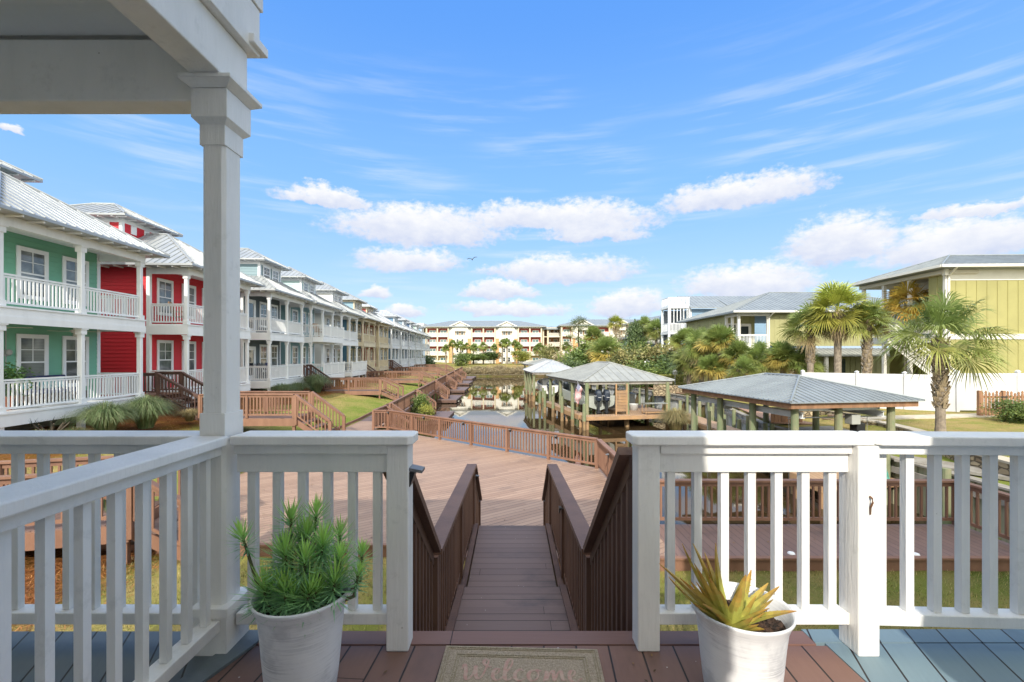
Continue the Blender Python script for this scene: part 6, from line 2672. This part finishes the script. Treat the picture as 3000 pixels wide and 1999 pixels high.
palm('large sabal palm with booted trunk on the right lawn before the white fence', 2161, 782, 16.0, 'front', 2.0, 3, .145, boots=.72)
palm('tall fan palm with a skirt of dead fronds, between the two lime houses', 1925, 715, 27, 'wash', 2.25, 4, .20, skirt=1.9, boots=0)
palm('sabal palm left of the tall skirted fan palm', 1862, 752, 28, 'sabal', 1.75, 5, .19, boots=.5)
palm('booted sabal palm right of the tall skirted fan palm', 1992, 742, 26.3, 'sabal', 1.6, 6, .19, boots=.95)
palm('orange tinted fan palm in front of the lime house porch', 2086, 700, 28, 'orange', 1.9, 7, .2)
palm('sabal palm head against the lime green wall of the big house', 2180, 700, 27, 'sabal', 1.5, 8, .18)
lowp = [(1612, 800, 37, 2.0), (1655, 790, 35, 1.9), (1583, 832, 38, 1.9), (1698, 822, 33, 1.6), (1745, 828, 31, 1.6), (1800, 830, 30, 1.6), (1843, 836, 29, 1.35), (1632, 850, 34, 1.5), (1708, 855, 30, 1.3), (1575, 790, 46, 2.0)]
wd = ['low bushy palm in front of the blue house', 'low bushy palm below the corner porch of the pale lime house', 'low palm beside the clipped hedge', 'low palm directly below the pale lime house porch posts',
      'low palm behind the ridge of the nearest boathouse roof', 'low palm behind the peak of the nearest boathouse roof', 'rightmost low palm before the white fence', 'small palm above the left corner of the nearest boathouse roof',
      'smallest low palm just above the nearest boathouse roof', 'palm with yellowing fronds before the blue house tower']
for k, (u, v, Y, r_) in enumerate(lowp):
    palm(wd[k], u, v, Y, 'bush' if k % 2 else 'sabal', r_, 9 + k % 3, .2, group='low palms on the right bank')
for k, (u, v, Y, r_) in enumerate([(1482, 752, 72, 2.2), (1508, 760, 70, 2.2), (1532, 748, 72, 2.3), (1556, 770, 68, 2.2)]):
    palm(['first', 'second', 'third', 'fourth'][k] + ' from the left of four sabal palms beside the blue house', u, v, Y, 'sabal', r_, 10 + k % 2, .2, group='sabal palms left of the blue house')
palm('big bushy palm with yellow lower fronds, behind the middle boathouse roof', 1391, 812, 60, 'bush', 2.9, 12, .3)
palm('medium golden palm behind the big bushy palm', 1366, 775, 78, 'bush', 2.4, 13, .25)
palm('tall thin fan palm with skirt before the right apartment wing', 1415, 744, 85, 'wash', 2.0, 14, .25, skirt=2.0)
apl = [(1024.5, 801), (1040.5, 791), (1057.7, 795), (1073, 796), (1088, 799), (1110.6, 797), (1135, 799), (1154, 790), (1165, 789), (1183.5, 790), (1191, 796), (1300.7, 797)]
ordn = ['first', 'second', 'third', 'fourth', 'fifth', 'sixth', 'seventh', 'eighth', 'ninth', 'tenth', 'eleventh', 'last']
for k, (u, v) in enumerate(apl):
    palm('%s palm from the left in the row of small palms before the apartment block' % ordn[k], u, v, 138 - (k % 3), 'far', 1.55 + .2 * (k % 3), 20 + k % 2, .22, group='small palms before the apartment block')
palm('thick sabal palm above the far silver boathouse, before the brown stair link', 1241, 802, 112, 'far', 2.1, 22, .3)


def leaf_cloud(seed, n, clumps, size, cols, flat=.0):
    """unit-ellipsoid crown of small leaves in clumps (radius 1, height -1..1)"""
    def mk():
        rr = random.Random(str(seed))
        m = MB()
        for k in range(clumps):
            while True:
                c = Vector((rr.uniform(-1, 1), rr.uniform(-1, 1), rr.uniform(-1, 1)))
                if .25 < c.length < .95:
                    break
            s = rr.uniform(.16, .34)
            g = rr.uniform(.7, 1.25)
            col = Vector(cols[rr.randrange(len(cols))]) * g
            for j in range(n // clumps):
                p = c + Vector((rr.gauss(0, s), rr.gauss(0, s), rr.gauss(0, s * .75)))
                if p.z < -1:
                    p.z = -1 + rr.random() * .1
                a = Vector((rr.uniform(-1, 1), rr.uniform(-1, 1), rr.uniform(-.6, 1))).normalized()
                b = a.cross(Vector((rr.uniform(-1, 1), rr.uniform(-1, 1), rr.uniform(-1, 1)))).normalized()
                l = size * rr.uniform(.7, 1.4)
                q = rr.uniform(.8, 1.2)
                m.col = (col[0] * q, col[1] * q, col[2] * q)
                m.face([p - b * l * .35, p + a * l, p + b * l * .35, p - a * l * .4])
        return m.mesh('foliage', leaf)
    return cached(('cloud', seed, n, clumps, size), mk)


GREEN = [(.16, .22, .055), (.22, .27, .07), (.12, .18, .045)]
OLIVE = [(.30, .29, .10), (.38, .33, .14), (.22, .23, .08)]
BROWN = [(.44, .35, .21), (.52, .42, .26), (.34, .27, .16)]
DARK = [(.09, .14, .05), (.12, .17, .065)]
YEL = [(.38, .37, .08), (.30, .32, .07)]
PAL = {'green': GREEN, 'olive': OLIVE, 'brown': BROWN, 'dark': DARK, 'yellow': YEL}


def shrub(label, u, v, Y, rw, rh, pal, seed=1, n=1500, size=.09, group=None, name='shrub', cat='shrub', deep=None, base=None):
    p = at(u, v, Y)
    b = base if base is not None else max(.2, ground_z(p.x, p.y))
    t = thing(name, label, cat, (p.x, p.y, b), 0, group)
    m = MB()
    rr = random.Random(seed)
    zc = p.z - b
    for k in range(5):
        a = k * 1.256
        m.rings([((0.06 * math.cos(a), .06 * math.sin(a), -.1), .03), ((rw * .3 * math.cos(a), rw * .3 * math.sin(a), max(.1, zc) * .7), .02), ((rw * .5 * math.cos(a), rw * .5 * math.sin(a), zc + rh * .3), .008)], 5)
    m.build('stems', bark, t)
    o = put('foliage', leaf_cloud((pal, seed), int(n * 1.8), 34, size * 1.25, PAL[pal]), t, loc=(0, 0, zc), rz=rr.uniform(0, 6))
    o.scale = (rw, deep or rw, rh)
    return t


sh = [
    ('round green shrub beside the picket fence', 2336, 946, 18.9, .75, .5, 'green', 1, 2600, .075),
    ('yellow green bushy plant at the foot of the first dock stairs', 966, 938, 29.5, .55, .85, 'green', 2, 1600, .10),
    ('lighter green bushy plant between the boardwalk and the nearest low dock', 978, 948, 29, .45, .5, 'yellow', 3, 1200, .10),
    ('dark green shrub at the foot of the last houses on the left', 979, 834, 100, 2.0, 1.6, 'dark', 4, 900, .13),
    ('clipped green hedge before the apartment, left part', 1085, 821, 134, 4.6, 1.2, 'green', 5, 1800, .10),
    ('round green bush at the left end of the far bank', 1063, 830, 118, 2.0, 1.5, 'green', 6, 1200, .11),
    ('green hedge before the apartment, centre part', 1127, 818, 138, 3.2, 1.3, 'dark', 5, 1500, .11),
    ('bright yellow green bush before the apartment block', 1199, 819, 130, 2.7, 1.5, 'yellow', 7, 1400, .11),
    ('leafy pale shrub tree before the brown stair link', 1268, 822, 100, 2.3, 2.5, 'olive', 8, 1500, .10),
    ('brownish bush above the far silver boathouse roof', 1284, 843, 70, 1.9, 1.6, 'brown', 9, 1300, .10),
    ('dense green shrub mass left of the big bushy palm', 1335, 828, 66, 2.7, 2.6, 'green', 10, 2200, .09),
    ('dark green bush between the pine and the middle boathouse roof', 1318, 850, 58, 1.7, 1.6, 'dark', 11, 1500, .09),
    ('bare greyish bush beside the mint green house', 1430, 790, 76, 2.0, 3.4, 'brown', 12, 700, .06),
    ('dark green small tree before the mint green house', 1461, 785, 71, 1.3, 2.6, 'dark', 13, 1600, .11),
    ('olive shrub right of the big bushy palm', 1442, 838, 54, 2.1, 2.0, 'olive', 14, 1900, .09),
    ('large olive shrub with the globe lamp post before it', 1512, 840, 50, 2.4, 2.3, 'olive', 15, 2200, .09),
    ('green shrub between the globe lamp and the big bushy palm', 1470, 828, 58, 2.0, 2.2, 'green', 16, 1800, .09),
    ('olive bush at the foot of the blue house', 1560, 838, 47, 2.0, 1.7, 'dark', 17, 1700, .09),
    ('low olive bush behind the middle boathouse roof, right end', 1480, 862, 44, 2.2, 1.3, 'green', 18, 1800, .08),
]
for a in sh:
    shrub(a[0], *a[1:4], a[4], a[5], a[6], a[7], a[8], a[9])
far_b = [(1068, 856, 97.5), (1084, 858, 97), (1100, 855, 98), (1117, 857, 97.2), (1133, 858, 97), (1150, 857, 97.5), (1168, 856, 97), (1186, 858, 96.8), (1200, 856, 98)]
for k, (u, v, Y) in enumerate(far_b):
    shrub('%s clump of brown brush from the left on the far canal bank' % ordn[k], u, v - 1, Y, 1.9 + .4 * (k % 3), 1.0 + .3 * (k % 2), ['brown', 'brown', 'brown'][k % 3], 30 + k % 3, 3000, .065, 'brown brush on the far canal bank')
t = thing('bank_fence', 'low brown rail fence on the far canal bank behind the brush', 'fence', (-5.5, 101, 1.0))
m_ = MB()
for z in (.35, .7, 1.05):
    m_.box(0, 10.4, -.03, .03, z, z + .1)
m_.build('rails', dock_edge, t)
for k in range(6):
    m_ = MB()
    m_.box(k * 2.08 - .06, k * 2.08 + .06, .031, .13, -.2, 1.25)
    m_.build('post', dock_edge, t)
# clipped hedge on the right bank
t = thing('hedge', 'clipped box hedge on the right bank behind the middle dock', 'hedge', (*at(1547, 0, 42).xy, 1.45))
m_ = MB()
rr = random.Random(77)
for k in range(3800):
    x, y, z = rr.uniform(-1.4, 1.4), rr.uniform(-.5, .5), rr.uniform(0, 1.25)
    f_ = rr.randrange(3)
    if f_ == 0:
        y = -.5 + rr.gauss(0, .04)
    elif f_ == 1:
        z = 1.25 + rr.gauss(0, .03)
    p = Vector((x, y, z))
    a = Vector((rr.uniform(-1, 1), rr.uniform(-1, 1), rr.uniform(-.5, 1))).normalized() * .07
    b = a.cross(Vector((rr.uniform(-1, 1), rr.uniform(-1, 1), rr.uniform(-1, 1)))).normalized() * .03
    c = GREEN[rr.randrange(2)]
    g = rr.uniform(.8, 1.5)
    m_.col = (c[0] * g * 1.3, c[1] * g, c[2] * g)
    m_.face([p - b, p + a, p + b, p - a * .5])
m_.build('foliage', leaf, t)
# pine tree
pt = at(1330, 0, 80)
t = thing('pine_tree', 'airy pine tree with clumped green crown before the right apartment wing', 'pine tree', (pt.x, pt.y, 1.6))
m_ = MB()
m_.rings([((0, 0, -.1), .24), ((.1, 0, 3), .2), ((-.1, 0, 6), .14), ((.05, 0, 9.2), .05)], 10)
br = [(3.6, 1.6, .3), (4.2, -2.3, .5), (4.9, 1.9, .6), (5.4, -2.0, .9), (6.0, 2.0, .8), (6.6, -1.7, .9), (7.2, 1.4, .7), (7.8, -1.1, .8), (8.3, .9, .7), (5.0, -.3, .8), (6.8, .2, .8)]
ends = []
for z, x, r_ in br:
    y = r_ * (1 if int(z * 10) % 2 else -1)
    e = Vector((x, y, z + .7))
    m_.rings([((0, 0, z), .06), (e * .6 + Vector((0, 0, z * .4)), .04), (e, .015)], 6)
    ends += [e, e * .7 + Vector((0, 0, z * .3 + .25))]
m_.build('trunk', bark, t)
ends += [Vector((.05, 0, 9.4)), Vector((.5, .3, 8.9)), Vector((-.5, -.2, 9.0)), Vector((.2, .1, 8.4))]
m_ = MB()
rr = random.Random(4)
for e in ends:
    g = rr.uniform(.75, 1.25)
    for k in range(260):
        p = e + Vector((rr.gauss(0, .42), rr.gauss(0, .42), rr.gauss(0, .28)))
        a = Vector((rr.uniform(-1, 1), rr.uniform(-1, 1), rr.uniform(-.2, 1))).normalized() * .2
        b = a.cross(Vector((rr.uniform(-1, 1), rr.uniform(-1, 1), .3))).normalized() * .022
        q = g * rr.uniform(.8, 1.2)
        m_.col = (.12 * q, .15 * q, .035 * q)
        m_.face([p - b, p + b, p + a])
m_.build('crown', leaf, t)


# ornamental grasses
def grass_clump(label, loc, r, h, n, seed, cols, group=None, cat='grass clump', droop=1.0):
    rr = random.Random(seed)
    m = MB()
    for k in range(n):
        a = rr.uniform(0, 6.283)
        sp = rr.random() ** .6
        o = Vector((math.cos(a), math.sin(a), 0)) * rr.uniform(0, .22) * r
        d = Vector((math.cos(a + rr.uniform(-.4, .4)), math.sin(a + rr.uniform(-.4, .4)), 0))
        x = Vector((-d.y, d.x, 0)) * rr.uniform(.004, .009)
        hh = h * rr.uniform(.7, 1.1)
        rr_ = r * sp * rr.uniform(.8, 1.15)
        pts = []
        for f in (0, .35, .65, .85, 1):
            z = hh * (math.sin(f * math.pi * (.5 + .28 * sp * droop))) * (1 - .25 * sp)
            pts.append(o + d * rr_ * f ** 1.3 + Vector((0, 0, z)))
        c = Vector(cols[rr.randrange(len(cols))]) * rr.uniform(.75, 1.25)
        m.col = tuple(c)
        for i in range(4):
            w0, w1 = 1 - .8 * i / 4, 1 - .8 * (i + 1) / 4
            m.face([pts[i] - x * w0, pts[i] + x * w0, pts[i + 1] + x * w1, pts[i + 1] - x * w1])
    return tag(m.build('grass_clump', leaf, loc=loc), label, cat, group)


MU = [(.15, .22, .09), (.21, .27, .12), (.11, .17, .075), (.25, .27, .15)]
DRY = [(.36, .28, .13), (.28, .22, .10), (.42, .34, .18)]
g_ = 'ornamental grasses before the left houses'
grass_clump('large fountain grass below the middle post of the green porch', (-13.3, 14.9, 2.0), 1.0, 1.05, 2600, 1, MU, g_)
grass_clump('large fountain grass at the far corner of the green porch', (-12.95, 16.1, 2.0), 1.0, 1.15, 2600, 2, MU, g_)
grass_clump('small dry grass tuft beside the dark porch stairs', (-12.6, 17.8, 2.0), .55, .5, 700, 3, DRY, g_)
grass_clump('low grass tuft in the pine straw below the green porch, near the photo edge', (-13.2, 12.7, 2.0), .6, .5, 700, 4, MU + DRY, g_)
grass_clump('low tuft between the two porch piers of the green house', (-13.4, 13.9, 2.0), .5, .4, 600, 5, MU + DRY, g_)
grass_clump('big green grass mound at the near corner of the second walkway', (-13.9, 32.3, 1.9), 1.3, 1.35, 2200, 6, MU, g_)
grass_clump('green grass mound below the near end of the slate porch', (-14.6, 28.9, 1.9), 1.1, .9, 1500, 7, MU, g_)
grass_clump('green grass mound below the middle of the slate porch', (-14.5, 30.7, 1.9), 1.1, .85, 1500, 8, MU, g_)
grass_clump('dry straw coloured grass clump at the water edge beside the dock walkway', (9.35, 26.0, .2), 1.25, 1.35, 2400, 9, DRY + [(.22, .22, .09)])
for k, (x, y) in enumerate([(-7.6, 6.9), (-8.8, 7.9), (-9.6, 7.2)]):
    grass_clump(['grass tuft under the walkway seen through the left railing, nearest the deck', 'grass tuft behind the walkway seen through the left railing', 'grass tuft beside the pine straw seen through the left railing'][k], (x, y + 1.6, 1.35), .6, .6, 800, 30 + k, MU + DRY, 'grass tufts by the left walkway')
t = thing('spiky_plant', 'small dark spiky plant against the foundation of the green house', 'plant', (-13.9, 13.75, 2.0))
m_ = MB()
rr = random.Random(6)
for k in range(8):
    a = k * .8
    m_.rings([((0, 0, 0), .03), ((.2 * math.cos(a), .2 * math.sin(a), .3), .025), ((.42 * math.cos(a), .42 * math.sin(a), .55), .02)], 6)
m_.build('stems', bark, t)
m_ = MB()
for k in range(160):
    a, b = rr.uniform(0, 6.28), rr.uniform(-.3, 1.2)
    o = Vector((.4 * math.cos(k % 8 * .8), .4 * math.sin(k % 8 * .8), .5))
    d = Vector((math.cos(a) * math.cos(b), math.sin(a) * math.cos(b), math.sin(b))) * .28
    x = d.cross(Vector((0, 0, 1))).normalized() * .01
    m_.col = (.03, .045, .02)
    m_.face([o - x, o + x, o + d])
m_.build('leaves', leaf, t)
pf = thing('potted_fern', 'green fern in a terracotta pot behind the green porch railing', 'potted plant', rowloc(12.6, -.6, .75, F1))
m_ = MB()
m_.lathe([(.01, 0), (.15, 0), (.2, .34), (.22, .36), (.22, .42), (.19, .42), (.18, .36), (.01, .36)], n=20)
m_.build('pot', terracotta, pf)
o_ = put('foliage', leaf_cloud(('fern', 2), 1200, 18, .13, [(.06, .14, .03), (.09, .18, .04)]), pf, loc=(0, 0, .8))
o_.scale = (.55, .55, .42)


# ------------------------------------------------------------------ ground cover close to the camera
def scatter(name, label_kind, seed, n, region, blade, cols, flat=False, dens=None):
    rr = random.Random(seed)
    m = MB()
    for k in range(n):
        x, y = rr.uniform(region[0], region[1]), rr.uniform(region[2], region[3])
        if dens and not dens(x, y, rr):
            continue
        z = ground_z(x, y)
        a = rr.uniform(0, 6.283)
        c = Vector(cols[rr.randrange(len(cols))]) * rr.uniform(.7, 1.3)
        m.col = tuple(c)
        h = blade * rr.uniform(.5, 1.3)
        if flat:
            d = Vector((math.cos(a), math.sin(a), rr.uniform(-.1, .35))) * h
            w_ = Vector((-math.sin(a), math.cos(a), 0)) * .004
            p = Vector((x, y, z + rr.uniform(.0, .04)))
            m.face([p - w_, p + w_, p + d + w_, p + d - w_])
        else:
            w_ = Vector((math.cos(a), math.sin(a), 0)) * rr.uniform(.004, .009)
            l = Vector((rr.uniform(-1, 1), rr.uniform(-1, 1), 0)) * h * .6
            p = Vector((x, y, z - .01))
            m.face([p - w_, p + w_, p + l + Vector((0, 0, h))])
    return struct(m.build(name, leaf), 'stuff')


LAWN = [(.38, .30, .12), (.32, .28, .10), (.44, .36, .17), (.20, .24, .06), (.40, .32, .14)]
scatter('grass', 'stuff', 1, 30000, (-1.2, 9.5, 3.2, 7.6), .055, LAWN)
scatter('grass', 'stuff', 2, 26000, (-9, -.8, 3.0, 8.1), .055, LAWN, dens=lambda x, y, r: x > -6.6 + r.uniform(-.6, .6))
GRN = [(.24, .30, .06), (.30, .30, .09), (.38, .32, .13), (.42, .35, .16), (.20, .27, .05)]
scatter('grass', 'stuff', 3, 30000, (-14.5, -7.85, 8.2, 60), .075, GRN, dens=lambda x, y, r: -12.3 < x + .057 * max(0, y - 22) < -7.9)
scatter('grass', 'stuff', 5, 14000, (12.4, 24, 8.5, 25), .05, LAWN + [(.33, .27, .12)] * 3)
STRAW = [(.42, .17, .055), (.33, .12, .04), (.50, .24, .09), (.22, .09, .035)]
scatter('pine_straw', 'stuff', 4, 22000, (-11.5, -5.6, 3.6, 9.0), .13, STRAW, True, dens=lambda x, y, r: x < -6.2 + r.uniform(-.7, .7))
scatter('pine_straw', 'stuff', 6, 16000, (-15.2, -11.6, 10, 33), .12, STRAW, True)

rr = random.Random(91)
m_ = MB()
for k in range(170):
    f_ = rr.random()
    if f_ < .6:
        x, y, z = rr.uniform(-6, 2.3), rr.uniform(8.4, 13), DK + .006
    elif f_ < .8:
        x, y, z = rr.uniform(2.9, 8.7), rr.uniform(7.8, 9.0), DK + .006
    else:
        x, y, z = rr.uniform(-1, 1.3), rr.uniform(1.3, 1.96), FL + .006
        if -.35 < x < .45:
            continue
    a = rr.uniform(0, 6.28)
    l = rr.uniform(.012, .035) if f_ < .8 else rr.uniform(.004, .011)
    d, e = Vector((math.cos(a), math.sin(a), .1)) * l, Vector((-math.sin(a), math.cos(a), .05)) * l * .45
    p = Vector((x, y, z + l * .12))
    m_.col = tuple(Vector((.22, .13, .06)) * rr.uniform(.5, 1.6))
    m_.face([p - d, p - e, p + d, p + e])
struct(m_.build('fallen_leaves', leaf), 'stuff')
m_ = MB()
for k in range(4):
    p = [at(2027 + k * 2, 1058, 13.4), at(2026 + k * 3, 1072, 13.3), at(2031 + k * 3, 1090, 13.25), at(2038 + k * 2, 1102, 13.2)]
    m_.rings([(q, .016) for q in p], 6)
tag(m_.build('garden_hose', M('green_hose', (.06, .30, .24), None, rough=.4)), 'green hose hanging from the nearest boathouse, seen through the right railing', 'hose')
